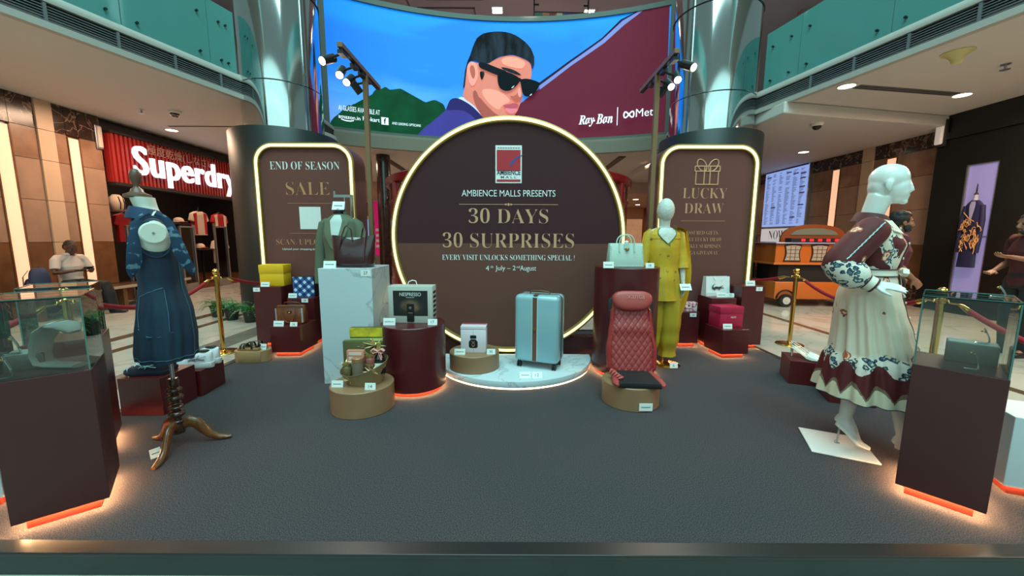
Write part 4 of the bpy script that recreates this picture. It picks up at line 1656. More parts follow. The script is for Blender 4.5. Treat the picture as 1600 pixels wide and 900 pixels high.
# dark tote
t = thing('handbag', 'large dark brown leather tote on the white marble pedestal', 'bag', (-1.42, 3.47, 1.13), radians(-2))
m_tote = M('dark_brown_leather', rgb(62, 28, 30), .3, noise=(5, .2), bump=(140, .08), coat=.25)
mb = MB()
rings = []
for z, w, d in ((0, .30, .14), (.008, .33, .16), (.04, .345, .17), (.15, .365, .13), (.24, .385, .075), (.285, .40, .035)):
    ring = []
    for k in range(40):
        a = 2 * pi * k / 40
        ca, sa = cos(a), sin(a)
        x = w / 2 * (abs(ca) ** .45) * (1 if ca > 0 else -1)
        y = d / 2 * (abs(sa) ** .6) * (1 if sa > 0 else -1)
        dip = -.045 * math.exp(-(x / .10) ** 2) * (z / .285) ** 3
        ring.append(Vector((x, y - .02 * (z / .285) * math.exp(-(x / .1) ** 2) * (1 if y < 0 else -1) * 0, z + dip)))
    rings.append(ring)
mb.loft(rings, (True, False))
mb.build('body', m_tote, t, smooth=60)
for s, dx in ((-1, -.0), (1, .03)):
    mb = MB()
    y = s * .03
    pts = [(-.11 + dx * .3, y - .035 if s < 0 else y, .03 if s < 0 else .2), (-.11, y - .03 if s < 0 else y, .16), (-.085, y - .01, .29), (-.065 + dx, y, .35), (-.04 + dx, y, .372), (-.01 + dx, y + .005, .33), (.0, y, .24)] if s < 0 else [(.05, y, .24), (.07, y, .33), (.09, y - .02, .355), (.115, y - .05, .31), (.12, y - .09, .2), (.115, y - .11, .06)]
    mb.tube(pts, .0065, 8, flat=(0, 1, 0))
    mb.build('handle', m_tote, t, smooth=60)
mb = MB()
mb.ell((.0, .0, .225), (.15, .02, .04), 16, 8)
mb.build('stuffing_paper', M('grey_tissue', rgb(170, 168, 164), .7), t, smooth=60)
mb = MB()
mb.tube([(-.155, -.083, .02)] + [(-.155 + .31 * i / 8, -.0845, .012) for i in range(9)] + [(.155, -.083, .02), (.165, -.07, .14)], .003, 6)
mb.build('piping', m_tote, t, smooth=60)

# ---------------------------------------------------------------- red massage cushion
t = thing('massage_cushion', 'red quilted massage seat cushion leaning on the tall maroon drum', 'seat cushion', (.985, 2.985, .28), radians(-5))
m_red = M('red_leatherette', rgb(150, 44, 44), .45, bump=(150, .1), coat=.1)
m_red2 = M('light_red_leatherette', rgb(172, 66, 62), .42, bump=(150, .1))
m_mesh = M('black_fabric', rgb(16, 16, 18), .7, bump=(160, .3))
TT = Matrix.Translation((0, .09, .015)) @ Matrix.Rotation(radians(-15), 4, 'X')   # panel plane: x across, z up along the panel
HB = .655


def halfw(v):
    """Half width of the back against height."""
    p = [(0, .175), (.04, .20), (.2, .205), (.32, .185), (.42, .172), (.5, .17), (.58, .168), (.63, .155), (.655, .13)]
    for (a, x), (b_, y) in zip(p[:-1], p[1:]):
        if v <= b_:
            k = (v - a) / (b_ - a)
            return x + (y - x) * k * k * (3 - 2 * k)
    return p[-1][1]


mb = MB()
mb.T = TT
NU, NV = 64, 90
rows = []
for j in range(NV + 1):
    v = HB * j / NV
    w = halfw(v)
    row = []
    for i in range(NU + 1):
        u = -1 + 2 * i / NU
        x = u * w
        d = .045 * (1 - abs(u) ** 6) + .012
        if abs(x) < w * .82 and v < .52:
            q = min(abs(((x / .052 + v / .075) % 1) - .5), abs(((x / .052 - v / .075) % 1) - .5))
            d -= .007 * math.exp(-((.5 - abs(q - 0)) * 0 + q) ** 2 / .006)
            d += .012 * math.exp(-((v - .36) / .05) ** 2)
        elif v < .52:
            d += .012
        row.append(Vector((x, -d, v)))
    rows.append(row)
mb.loft(rows, closed=False)
back = [[Vector((p.x, .0, p.z)) for p in (r[0], r[-1])] for r in rows]
for j in range(NV):
    a, b_ = rows[j], rows[j + 1]
    mb.add([a[0], b_[0], Vector((b_[0].x, 0, b_[0].z)), Vector((a[0].x, 0, a[0].z))], [(0, 1, 2, 3)])
    mb.add([a[-1], b_[-1], Vector((b_[-1].x, 0, b_[-1].z)), Vector((a[-1].x, 0, a[-1].z))], [(0, 1, 2, 3)])
    mb.add([Vector((a[0].x, 0, a[0].z)), Vector((a[-1].x, 0, a[-1].z)), Vector((b_[-1].x, 0, b_[-1].z)), Vector((b_[0].x, 0, b_[0].z))], [(0, 1, 2, 3)])
mb.build('backrest', m_red, t, smooth=70)
mb = MB()
mb.T = TT
for s in (-1, 1):
    mb.loft([[Vector((s * x, y, v)) for x, y in ((.15, -.03), (w, -.02), (w, .0), (.15, 0))] for v, w in ((.44, .172), (.48, .182), (.56, .19), (.60, .186), (.62, .165))])
mb.build('mesh_side', m_mesh, t, smooth=60, bevel=.004)
mb = MB()
mb.T = TT
rings = []
for k in range(13):
    a = -pi / 2 + pi * k / 12
    s = max(cos(a), .02) ** .5
    z = .595 + .078 * sin(a)
    ring = []
    for j in range(28):
        b_ = 2 * pi * j / 28
        cx, cy = cos(b_), sin(b_)
        x = .162 * s * abs(cx) ** .4 * (1 if cx > 0 else -1) * (1 + .06 * sin(a))
        y = -.075 + .042 * s * abs(cy) ** .8 * (1 if cy > 0 else -1)
        ring.append(Vector((x, y, z - .012 * (1 - (x / .17) ** 2) * (1 if a < 0 else .3))))
    rings.append(ring)
mb.loft(rings)
pil = mb.build('head_pillow', m_red2, t, smooth=70)
mb = MB()
mb.T = TT
put_text(mb, 'xanta', .02, .60, -.1215, width=.14, height=.034)
mb.build('lettering', M('stitched_pink', rgb(206, 120, 112), .5), pil)
mb = MB()
prof = [(.012, 0), (.03, .012), (.034, .03)]
mb.loft([[Vector((x, y, z)) for x, z in ((-w, 0), (w, 0), (w, .03), (w - .02, .045), (-w + .02, .045), (-w, .03))] for y, w in ((-.235, .155), (-.22, .165), (-.05, .15), (.075, .135))])
mb.build('seat_pad', m_mesh, t, smooth=40, bevel=.006)
for s in (-1, 1):
    mb = MB()
    mb.tube([(s * .14, .08, .028), (s * .15, .0, .03), (s * .162, -.12, .03), (s * .17, -.20, .026), (s * .162, -.235, .02)], [(.018, .014), (.024, .018), (.028, .018), (.026, .016), (.012, .01)], 14, flat=(1, 0, 0))
    mb.build('side_bolster', m_red2, t, smooth=70)
mb = MB()
for k in range(5):
    mb.tube([(-.20 + .012 * k, -.05 - .03 * k, .05), (-.185 + .015 * k, -.04 - .032 * k, .075 - .004 * k), (-.155 + .01 * k, -.045 - .03 * k, .06)], [.008, .013, .008], 8)
mb.build('gathered_cover', m_red2, t, smooth=70)

# ---------------------------------------------------------------- gift hamper
m_bask = M('hamper_card', rgb(140, 116, 84), .45)
bk = thing('hamper_basket', 'tan slanted hamper bucket full of goods on the bronze drum', 'basket', (-1.125, 2.83, .295))
mb = MB()
n = 48
def brim(k, r, zf):
    a = 2 * pi * k / n
    return Vector((r * cos(a), .78 * r * sin(a), zf(a)))
tilt = lambda a: .13 + .055 * (cos(a) * .9 + .55 * sin(a)) + .02 * max(0, -cos(a)) ** 2
mb.loft([[brim(k, .13, lambda a: 0) for k in range(n)], [brim(k, .15, lambda a: tilt(a) * .5) for k in range(n)], [brim(k, .178, tilt) for k in range(n)], [brim(k, .172, tilt) for k in range(n)], [brim(k, .13, lambda a: .02) for k in range(n)]])
mb.build('bucket', m_bask, bk, smooth=50)
mb = MB()
mb.tube([brim(k, .176, lambda a: tilt(a) + .002) for k in range(n)], .004, 6, closed=True)
mb.build('rim', M('hamper_rim', rgb(110, 88, 62), .45), bk, smooth=60)


def hgood(name, label, cat, loc, rz=0):
    return thing(name, label, cat, (-1.125 + loc[0], 2.83 + loc[1], .295 + loc[2]), rz, 'goods in the gift hamper')


m_lime = M('lime_print', rgb(214, 190, 44), .5, noise=(18, .5), c2=rgb(150, 140, 30))
m_dkgreen = M('dark_green_card', rgb(84, 80, 44), .5)
m_gleaf = M('pale_gold_leaf', rgb(236, 214, 160), .4, .2)
t = hgood('gift_box', 'tall lime topped box at the back of the hamper', 'box', (.0, .085, .03), radians(2))
rbox('body', .25, .05, .38, m_dkgreen, t)
mb = MB()
mb.box((0, -.0255, .345), (.25, .003, .07))
mb.build('lime_band', m_lime, t)
mb = MB()
mb.box((0, -.0256, .288), (.25, .003, .02))
mb.build('cream_band', M('pale_green_band', rgb(176, 190, 120), .5), t)
t = hgood('gift_box', 'dark green box behind the pink framed box in the hamper', 'box', (-.055, .03, .03), radians(3))
rbox('body', .21, .045, .29, m_dkgreen, t)
t = hgood('gift_box', 'pink framed box with two pale windows in the hamper', 'box', (-.05, -.02, .05), radians(2))
rbox('body', .13, .04, .21, M('salmon_card', rgb(196, 126, 104), .5), t)
for z in (.185, .15):
    mb = MB()
    mb.box((0, -.021, z), (.095, .003, .024))
    mb.build('window', M('pale_pink_card', rgb(222, 190, 178), .5), t)
mb = MB()
mb.box((-.025, -.021, .105), (.06, .003, .05))
mb.build('number_label', m_card, t)
t = hgood('tin', 'tall grey brown tin at the front of the hamper', 'tin', (-.02, -.07, .05))
mb = MB()
mb.lathe([(.042, 0), (.042, .155), (.04, .16), (.001, .16)], 32)
mb.build('can', M('taupe_tin', rgb(112, 96, 80), .4), t, smooth=40)
mb = MB()
mb.lathe([(.0435, .138), (.0435, .163), (.04, .166), (.001, .166)], 32)
mb.build('lid', M('copper_lid', rgb(170, 116, 88), .35, .3), t, smooth=40)
for i, (x, y, z, h_, cc, lb) in enumerate(((-.105, -.065, .07, .085, (110, 92, 60), 'small glass jar at the left rim of the hamper'), (.06, -.055, .09, .06, (90, 50, 34), 'lower amber jar right of the grey tin'), (.065, -.045, .155, .06, (150, 84, 76), 'upper pink labelled jar right of the grey tin'))):
    t = hgood('jar', lb, 'jar', (x, y, z))
    mb = MB()
    mb.lathe([(.03, 0), (.034, .006), (.034, h_ - .012), (.028, h_ - .004), (.028, h_)], 24)
    mb.build('glass_body', M('jar_%d' % i, rgb(*cc), .2, coat=.4), t, smooth=50)
    mb = MB()
    mb.lathe([(.031, h_), (.031, h_ + .016), (.001, h_ + .017)], 24)
    mb.build('lid', M('jar_lid_gold', rgb(170, 140, 90), .3, .7), t, smooth=40)
t = hgood('bottle', 'dark green bottle with a pink bow at the right of the hamper', 'bottle', (.12, -.01, .08))
mb = MB()
mb.lathe([(.04, 0), (.043, .01), (.043, .10), (.036, .125), (.018, .155), (.015, .17), (.015, .2)], 28)
mb.build('glass_body', M('dark_bottle_glass', rgb(14, 26, 18), .1, coat=.5), t, smooth=60)
mb = MB()
mb.lathe([(.0165, .16), (.019, .17), (.0165, .215), (.0175, .218), (.0175, .235), (.001, .238)], 24)
mb.build('foil_cap', M('gold_foil', rgb(190, 180, 110), .3, .6), t, smooth=40)
mb = MB()
mb.lathe([(.0435, .05), (.0435, .085)], 28, cap=False)
mb.build('label_band', m_card, t, smooth=60)
mb = MB()
for s in (-1, 1):
    mb.tube([(0, -.018, .17), (s * .03, -.03, .195), (s * .05, -.03, .18), (s * .035, -.03, .16), (0, -.018, .17)], (.014, .004), 8, flat=(0, 1, 0))
    mb.tube([(0, -.02, .17), (s * .02, -.034, .14), (s * .03, -.04, .11)], (.012, .002), 8, flat=(0, 1, 0))
mb.build('bow', M('pink_ribbon', rgb(222, 150, 150), .4), t, smooth=60)
for i, (x, y, z, s_, lb) in enumerate(((.045, .01, .21, 1.0, 'pale gold leaf spray in the middle of the hamper'), (.075, .03, .28, 1.15, 'tallest pale gold leaf spray at the hamper\'s back'), (.09, -.095, .11, .8, 'pale gold leaf rosette at the hamper\'s right rim'), (-.12, -.05, .15, .7, 'pale gold leaf spray at the hamper\'s left rim'), (-.07, -.10, .05, .6, 'gold leaf scraps along the hamper\'s front rim'), (.0, .045, .265, .8, 'gold leaf spray before the dark green box'))):
    t = hgood('leaf_spray', lb, 'decoration', (x, y, z))
    mb = MB()
    rnd = random.Random(i)
    for k in range(11):
        a = 2 * pi * k / 11 + rnd.random()
        e = rnd.uniform(.0, .9)
        d = Vector((cos(a) * cos(e), sin(a) * cos(e), sin(e))) * .085 * s_
        u, w = frame3(d)
        mb.loft([[p + u * r_, p + w * r_ * .25, p - u * r_, p - w * r_ * .25] for p, r_ in ((Vector((0, 0, 0)), .002), (d * .5, 0.012 * s_), (d, .0008))])
    mb.tube([(0, 0, -.04 * s_), (0, 0, 0)], .002, 6)
    mb.build('leaves', m_gleaf, t, smooth=60)


# ---------------------------------------------------------------- shoes
def shoe(label, loc, rz, upper, sole, accent, group, chunky=0.0, s=1.0):
    t = thing('sneaker', label, 'shoe', loc, rz, group)
    k = s
    def outline(f=1.0, heel=0.0):
        pts = []
        for x, w in ((-.14, .012), (-.132, .028), (-.09, .036), (-.02, .036), (.05, .046), (.095, .046), (.125, .034), (.14, .014)):
            pts.append((x * k, -w * k * f))
        for x, w in reversed(((-.14, .012), (-.132, .028), (-.09, .036), (-.02, .034), (.05, .042), (.095, .043), (.125, .034), (.14, .014))):
            pts.append((x * k, w * k * f))
        return pts
    hs_ = .03 + chunky * .014
    mb = MB()
    def lift(x):
        return .014 * max(0, x / k - .08) / .06 * k
    o1, o2, o3 = outline(.9), outline(1.04 + chunky * .08), outline(1.0)
    mb.loft([[Vector((x, y, lift(x))) for x, y in o1], [Vector((x * 1.02, y, lift(x) + hs_ * .4)) for x, y in o2], [Vector((x * (1.02 + chunky * .01), y, lift(x) * .8 + hs_)) for x, y in o3]])
    mb.build('sole', sole, t, smooth=50)
    mb = MB()
    rings = []
    for x, w, h_ in ((.134, .012, .02), (.125, .026, .034), (.10, .039, .05), (.06, .043, .062), (.02, .041, .08), (-.02, .039, .10), (-.05, .036, .104), (-.09, .033, .10), (-.12, .027, .104), (-.134, .014, .098)):
        ring = []
        for j in range(18):
            a = 2 * pi * j / 18
            y = w * cos(a)
            z = hs_ * .7 + lift(x * k) + (h_ + chunky * .012 - .008) * max(0, sin(a)) ** .7 if sin(a) >= 0 else hs_ * .7 + lift(x * k)
            ring.append(Vector((x * k, y * k, z * (k if sin(a) >= 0 else 1))))
        rings.append(ring)
    mb.loft(rings)
    mb.build('upper', upper, t, smooth=60)
    mb = MB()
    mb.ell((-.075 * k, 0, hs_ * .7 + .099 * k + chunky * .01), (.045 * k, .024 * k, .012 * k), 16, 8)
    mb.build('opening', m_black, t, smooth=60)
    mb = MB()
    for i in range(5):
        x = (.062 - .022 * i) * k
        z = hs_ * .7 + (.058 + .0105 * i + chunky * .012) * k
        mb.tube([(x, -.022 * k, z - .006), (x - .004, 0, z + .003), (x, .022 * k, z - .006)], .0032 * k, 6)
    mb.build('laces', accent, t, smooth=60)
    mb = MB()
    for sd in (-1, 1):
        for a_, b_ in (((.02, .045), (-.03, .085)), ((-.02, .04), (-.055, .085)), ((.03, .075), (-.09, .045)), ((.0, .05), (-.10, .075))):
            mb.tube([(a_[0] * k, sd * .0425 * k, hs_ * .6 + a_[1] * k), ((a_[0] + b_[0]) / 2 * k, sd * .043 * k, hs_ * .6 + (a_[1] + b_[1]) / 2 * k * .97), (b_[0] * k, sd * .036 * k, hs_ * .6 + b_[1] * k)], .0028 * k, 6)
    mb.tube([(.136 * k, -.01 * k, hs_ + .01), (.139 * k, 0, hs_ + .016), (.136 * k, .01 * k, hs_ + .01)], .006 * k, 6)
    mb.build('side_stripes', accent, t, smooth=60)
    return t


m_navy = M('navy_knit', rgb(24, 28, 48), .6, bump=(200, .2))
m_navysole = M('navy_sole', rgb(30, 34, 54), .6)
m_mintacc = M('mint_accent', rgb(160, 214, 214), .5)
shoe('navy running shoe nearer the edge of its block, under the denim dress', (-2.70, 2.735, .38), radians(187), m_navy, m_navysole, m_mintacc, 'navy running shoes')
shoe('navy running shoe further back on its block, under the denim dress', (-2.735, 2.855, .38), radians(184), m_navy, m_navysole, m_mintacc, 'navy running shoes')
m_wknit = M('white_mesh', rgb(226, 222, 226), .6, bump=(120, .3))
m_silver = M('silver_accent', rgb(126, 128, 136), .5)
m_wsole = M('white_rubber', rgb(226, 222, 224), .5)
shoe('white chunky sneaker on the front side of its maroon block', (-2.635, 3.075, .315), radians(195), m_wknit, m_wsole, m_silver, 'white chunky sneakers', 1.0, 1.0)
shoe('white chunky sneaker on the rear side of its maroon block', (-2.66, 3.19, .315), radians(190), m_wknit, m_wsole, m_silver, 'white chunky sneakers', 1.0, 1.02)

m_lsole = M('tan_leather_sole', rgb(150, 108, 66), .5)
for i, (lb, x, y, r) in enumerate((('black strappy sandal nearer on the oval drum', -2.735, 3.88, 174), ('black strappy sandal further on the oval drum', -2.715, 3.955, 177))):
    t = thing('sandal', lb, 'shoe', (x, y, .225), radians(r), 'strappy sandals')
    mb = MB()
    o1 = [(-.12, -.02), (-.10, -.032), (0, -.03), (.06, -.042), (.105, -.036), (.122, -.012), (.122, .012), (.105, .034), (.06, .04), (0, .03), (-.10, .03), (-.12, .02)]
    mb.slab(o1, 0, .026)
    mb.build('sole', m_lsole, t, bevel=.006, smooth=50)
    for nm, x0, w, h_ in (('toe_strap', .065, .04, .045), ('toe_strap', .03, .036, .05), ('ankle_strap', -.055, .032, .062)):
        mb = MB()
        mb.tube([(x0, w * cos(a), .02 + h_ * sin(a)) for a in [pi * q / 10 for q in range(11)]], (.012, .003), 8, flat=(1, 0, 0))
        mb.build(nm, m_black, t, smooth=60)
    mb = MB()
    mb.tube([(-.10, .03 * cos(a), .03 + .0 * a) if False else (-.10 - .02 * sin(a), .03 * cos(a), .05) for a in [pi * q / 10 for q in range(11)]], (.004, .011), 8)
    mb.tube([(.065, 0, .066), (-.0, 0, .076), (-.055, 0, .082)], (.01, .003), 8, flat=(0, 1, 0))
    mb.build('heel_strap', m_black, t, smooth=60)

m_ivory = M('ivory_patent', rgb(222, 214, 200), .25, coat=.5)
for i, (lb, x, y, r) in enumerate((('white slingback heel at the front of its maroon block', 2.665, 3.39, -62), ('white slingback heel at the back of its maroon block', 2.72, 3.45, -55))):
    t = thing('high_heel', lb, 'shoe', (x, y, .315), radians(r), 'white slingback heels')
    mb = MB()
    path = [(.125, 0, .012), (.08, 0, .008), (.035, 0, .014), (-.02, 0, .045), (-.07, 0, .072), (-.105, 0, .08)]
    mb.tube(path, [(.006, .003), (.036, .004), (.036, .004), (.026, .004), (.026, .004), (.022, .004)], 12, flat=(0, 1, 0))
    mb.build('sole', m_ivory, t, smooth=60)
    mb = MB()
    mb.loft([[Vector((x, w * cos(a), z + h_ * sin(a))) for a in [pi * q / 10 for q in range(11)]] for x, w, z, h_ in ((.128, .004, .012, .006), (.10, .03, .01, .03), (.06, .037, .01, .042), (.035, .036, .014, .045))], closed=False)
    mb.build('toe_cap', m_ivory, t, smooth=60)
    mb = MB()
    mb.tube([(-.10, 0, .078), (-.105, 0, .05), (-.10, 0, 0)], [(.02, .016), (.009, .009), (.005, .005)], 10)
    mb.build('heel', m_ivory, t, smooth=60)
    mb = MB()
    mb.tube([(.03, .034, .03), (-.04, .036, .075), (-.10, .024, .115), (-.125, 0, .122), (-.10, -.024, .115), (-.04, -.036, .075), (.03, -.034, .03)], .0035, 8)
    mb.build('slingback_strap', m_ivory, t, smooth=60)


# ---------------------------------------------------------------- stanchions and ropes
def stanchion_():
    t = thing('rope_stanchion', '', 'stanchion', (0, 0, 0), 0, 'brass rope stanchions')
    mb = MB()
    mb.lathe([(.16, 0), (.162, .008), (.155, .016), (.10, .024), (.03, .034), (.026, .05), (.026, .06)], 48)
    mb.build('base', m_brass, t, smooth=50)
    mb = MB()
    mb.lathe([(.0245, .05), (.0245, .90)], 24)
    mb.build('pole', m_brass, t, smooth=50)
    mb = MB()
    mb.lathe([(.026, .895), (.034, .90), (.034, .925), (.026, .93), (.02, .94)], 24)
    for a in (0, pi / 2, pi, -pi / 2):
        mb.tube([(.03 * cos(a), .03 * sin(a), .915), (.055 * cos(a), .055 * sin(a), .92), (.06 * cos(a), .06 * sin(a), .90)], .005, 8)
    mb.build('hook_collar', m_brass, t, smooth=50)
    mb = MB()
    mb.lathe([(.014, .93), (.02, .945), (.014, .95)], 20)
    mb.ell((0, 0, .982), (.038, .038, .038), 24, 16)
    mb.build('ball_finial', m_brass, t, smooth=60)
    return t


st0 = stanchion_()
SP = [((-3.50, 4.52), 'brass stanchion beside the potted ferns on the left'), ((-3.30, 2.80), 'brass stanchion behind the glass case with the grey bust'), ((3.70, 4.98), 'brass stanchion before the orange cart'), ((3.45, 3.05), 'brass stanchion behind the right glass case')]
for i, (p, lb) in enumerate(SP):
    o = st0 if i == 0 else copy_tree(st0)
    o.location = (p[0], p[1], 0)
    o['label'] = lb


def rope(label, a, b_, sag):
    a, b_ = Vector(a), Vector(b_)
    t = thing('velvet_rope', label, 'rope', ((a.x + b_.x) / 2, (a.y + b_.y) / 2, 0), 0, 'red velvet ropes')
    o = Vector(t.location)
    d = (b_ - a).normalized()
    a2, b2 = a + d * .06, b_ - d * .06
    pts = [a2.lerp(b2, k / 24) - Vector((0, 0, sag * 4 * (k / 24) * (1 - k / 24))) for k in range(25)]
    mb = MB()
    mb.tube([p - o for p in pts[1:-1]], .019, 12)
    mb.build('cord', m_rope, t, smooth=60)
    mb = MB()
    for p_, q_ in ((pts[0], pts[1]), (pts[-1], pts[-2])):
        e_ = (q_ - p_).normalized()
        mb.tube([p_ - o, p_ + e_ * .03 - o, p_ + e_ * .085 - o], [.008, .017, .021], 12)
    mb.tube([a - o, a2 - o], .006, 8)
    mb.tube([b_ - o, b2 - o], .006, 8)
    mb.build('end_ferrule', m_brass, t, smooth=60)


zc = .90
rope('red rope from the ferns\' stanchion towards the left glass case', (-3.50, 4.46, zc), (-3.30, 2.86, zc), .16)
rope('red rope running from the ferns\' stanchion behind the yellow box', (-3.47, 4.58, zc), (-3.24, 6.5, zc), .16)
rope('red rope between the left glass case stanchion and the frame edge', (-3.31, 2.74, zc), (-3.35, .9, zc), .22)
rope('red rope from the cart\'s stanchion to the right glass case', (3.70, 4.92, zc), (3.46, 3.11, zc), .17)
rope('red rope from the cart\'s stanchion behind the lucky draw panel', (3.66, 5.03, zc), (3.12, 6.6, zc), .12)
rope('red rope seen through the right glass case', (3.46, 2.99, zc), (3.5, 1.2, zc), .25)


# ---------------------------------------------------------------- light stands
m_pole = M('bronze_pole_paint', rgb(128, 96, 66), .4, .3)
m_spot = M('spot_body_black', rgb(20, 20, 22), .4)
m_spotlens = M('spot_lens', rgb(255, 244, 224), .4, emit=16)


def light_stand(label, x, y, zb, side, y0, y1, heads, targets):
    t = thing('light_stand', label, 'light stand', (x, y, PZ), 0, 'bronze spotlight stands')
    H_ = zb - PZ
    mb = MB()
    mb.box((0, 0, H_ / 2), (.05, .05, H_))
    mb.build('pole', m_pole, t, bevel=.004)
    mb = MB()
    mb.box((0, .06, .008), (.24, .30, .016))
    mb.build('base_plate', m_pole, t, bevel=.003)
    mb = MB()
    mb.box((0, (y0 + y1) / 2 - y, H_ + .02), (.05, y1 - y0, .045))
    mb.build('track_bar', m_pole, t, bevel=.003)
    mb = MB()
    mb.box((-side * .0, (y0 + y1) / 2 - y, H_ - .006), (.035, y1 - y0 - .05, .012))
    mb.build('track_rail', m_black, t)
    for (hy, aim, lit) in heads:
        p = Vector((side * .02, hy - y, H_ - .03))
        d = (Vector(aim)).normalized()
        c = p + Vector((side * .13, 0, -.05))
        mb = MB()
        mb.box((side * .01, hy - y, H_ - .03), (.05, .11, .035))
        mb.tube([p, p + Vector((side * .06, 0, -.02)), c - d * .02], .012, 10)
        arm = mb.build('spot_mount', m_spot, t, smooth=40)
        mb = MB()
        mb.tube([c - d * .085, c - d * .08, c + d * .085, c + d * .085, c + d * .075], [.035, .041, .041, .037, .035], 24, cap=True)
        hd = mb.build('spot_head', m_spot, t, smooth=40)
        mb = MB()
        mb.tube([c + d * .0755, c + d * .082], .034, 24)
        mb.build('spot_lens', m_spotlens if lit else m_black, hd, smooth=40)
        if lit:
            l = lamp('spot_beam', 'SPOT', (0, 0, 0), 45, (1, .86, .68), .03, spot=radians(46), blend=.6)
            l.parent = t
            l.location = c + d * .12
            l.rotation_euler = d.to_track_quat('-Z', 'Y').to_euler()
    return t


light_stand('bronze pole with four black spotlights left of the round sign', -1.60, 4.42, 3.14, -1, 3.80, 4.85,
            [(3.88, (-.3, -.8, -.5), True), (4.16, (.1, -.75, -.65), True), (4.36, (-.05, -.8, -.6), True), (4.52, (.4, .35, -.6), False)], None)
light_stand('bronze pole with four black spotlights right of the round sign', 1.58, 4.46, 3.17, 1, 3.96, 5.0,
            [(4.05, (.35, -.75, -.5), True), (4.32, (-.1, -.75, -.65), True), (4.52, (.05, -.8, -.6), True), (4.66, (-.4, .35, -.6), False)], None)

# ================================================================ FIGURES
def V(*a):
    return Vector(a)


def lerp_keys(keys, z):
    """keys: (z, v1, v2, ...) sorted by falling z; smooth interpolation."""
    if z >= keys[0][0]:
        return keys[0][1:]
    for a, b_ in zip(keys[:-1], keys[1:]):
        if z >= b_[0]:
            k = (a[0] - z) / (a[0] - b_[0])
            k = k * k * (3 - 2 * k) * .5 + k * .5
            return tuple(p + (q - p) * k for p, q in zip(a[1:], b_[1:]))
    return keys[-1][1:]


class Shell:
    """A garment-like surface: elliptical sections (z, cx, cy, rx, ry) with optional folds."""

    def __init__(self, keys, fold=None):
        self.k = keys
        self.fold = fold or (lambda a, z: 0)

    def pt(self, a, z, off=0.0):
        cx, cy, rx, ry = lerp_keys(self.k, z)
        f = self.fold(a, z) + off
        return V(cx + (rx + f) * cos(a), cy + (ry + f) * sin(a), z)

    def loft(self, mb, z0=None, z1=None, nz=40, n=72, cap=(False, False), off=0.0, thick=0.0):
        z0 = self.k[0][0] if z0 is None else z0
        z1 = self.k[-1][0] if z1 is None else z1
        zs = [z0 + (z1 - z0) * i / nz for i in range(nz + 1)]
        rings = [[self.pt(2 * pi * j / n, z, off) for j in range(n)] for z in zs]
        if thick:
            rings += [[self.pt(2 * pi * j / n, z, off - thick) for j in range(n)] for z in reversed(zs)]
        mb.loft(rings, cap)

    def strip(self, mb, rows, off=.003, nx=8, thick=0.0):
        """rows: list of (z, a0, a1)."""
        g = [[self.pt(a0 + (a1 - a0) * i / nx, z, off) for i in range(nx + 1)] for z, a0, a1 in rows]
        mb.loft(g, closed=False)
        return g

    def line(self, pts, off=.002):
        return [self.pt(a, z, off) for a, z in pts]


def head_parts(mb, c, R, s=1.0, face=True, ears=True, nose=1.0):
    """Head; local x forward, z up; about .23 tall at s = 1."""
    def q(x, y, z):
        return c + R @ V(x, y, z) * s
    def e(p, r):
        mb.ell(q(*p), (r[0] * s, r[1] * s, r[2] * s), 20, 14, R)
    e((-.012, 0, .03), (.095, .076, .088))
    e((.03, 0, -.025), (.062, .062, .085))
    if face == 'soft':
        e((-.045, 0, -.012), (.058, .064, .075))
        e((.05, 0, -.05), (.045, .052, .05))
    e((.042, 0, -.085), (.042, .042, .032))
    if face == 'soft':
        mb.tube([q(.078, 0, .02), q(.092, 0, -.012), q(.101, 0, -.034), q(.088, 0, -.046)], [.010 * s, .011 * s, .012 * s, .010 * s], 10)
        e((.084, 0, -.066), (.016, .02, .0075))
        e((.083, 0, -.081), (.015, .017, .0075))
        e((.076, 0, -.104), (.02, .022, .016))
    elif face:
        mb.tube([q(.088, 0, .012), q(.088 + .014 * nose, 0, -.02), q(.088 + .024 * nose, 0, -.038), q(.088 + .007 * nose, 0, -.046)], [.008 * s, .010 * s, .011 * s, .009 * s], 10)
        e((.082, 0, -.066), (.014, .022, .008))
        e((.080, 0, -.079), (.014, .019, .008))
        e((.074, 0, .022), (.016, .055, .010))
        e((.075, 0, -.105), (.016, .018, .014))
        for sd in (-1, 1):
            e((.06, sd * .04, -.03), (.022, .018, .02))
    if ears:
        for sd in (-1, 1):
            e((-.008, sd * .077, -.012), (.02, .008, .032))
            e((-.002, sd * .074, -.035), (.012, .008, .014))


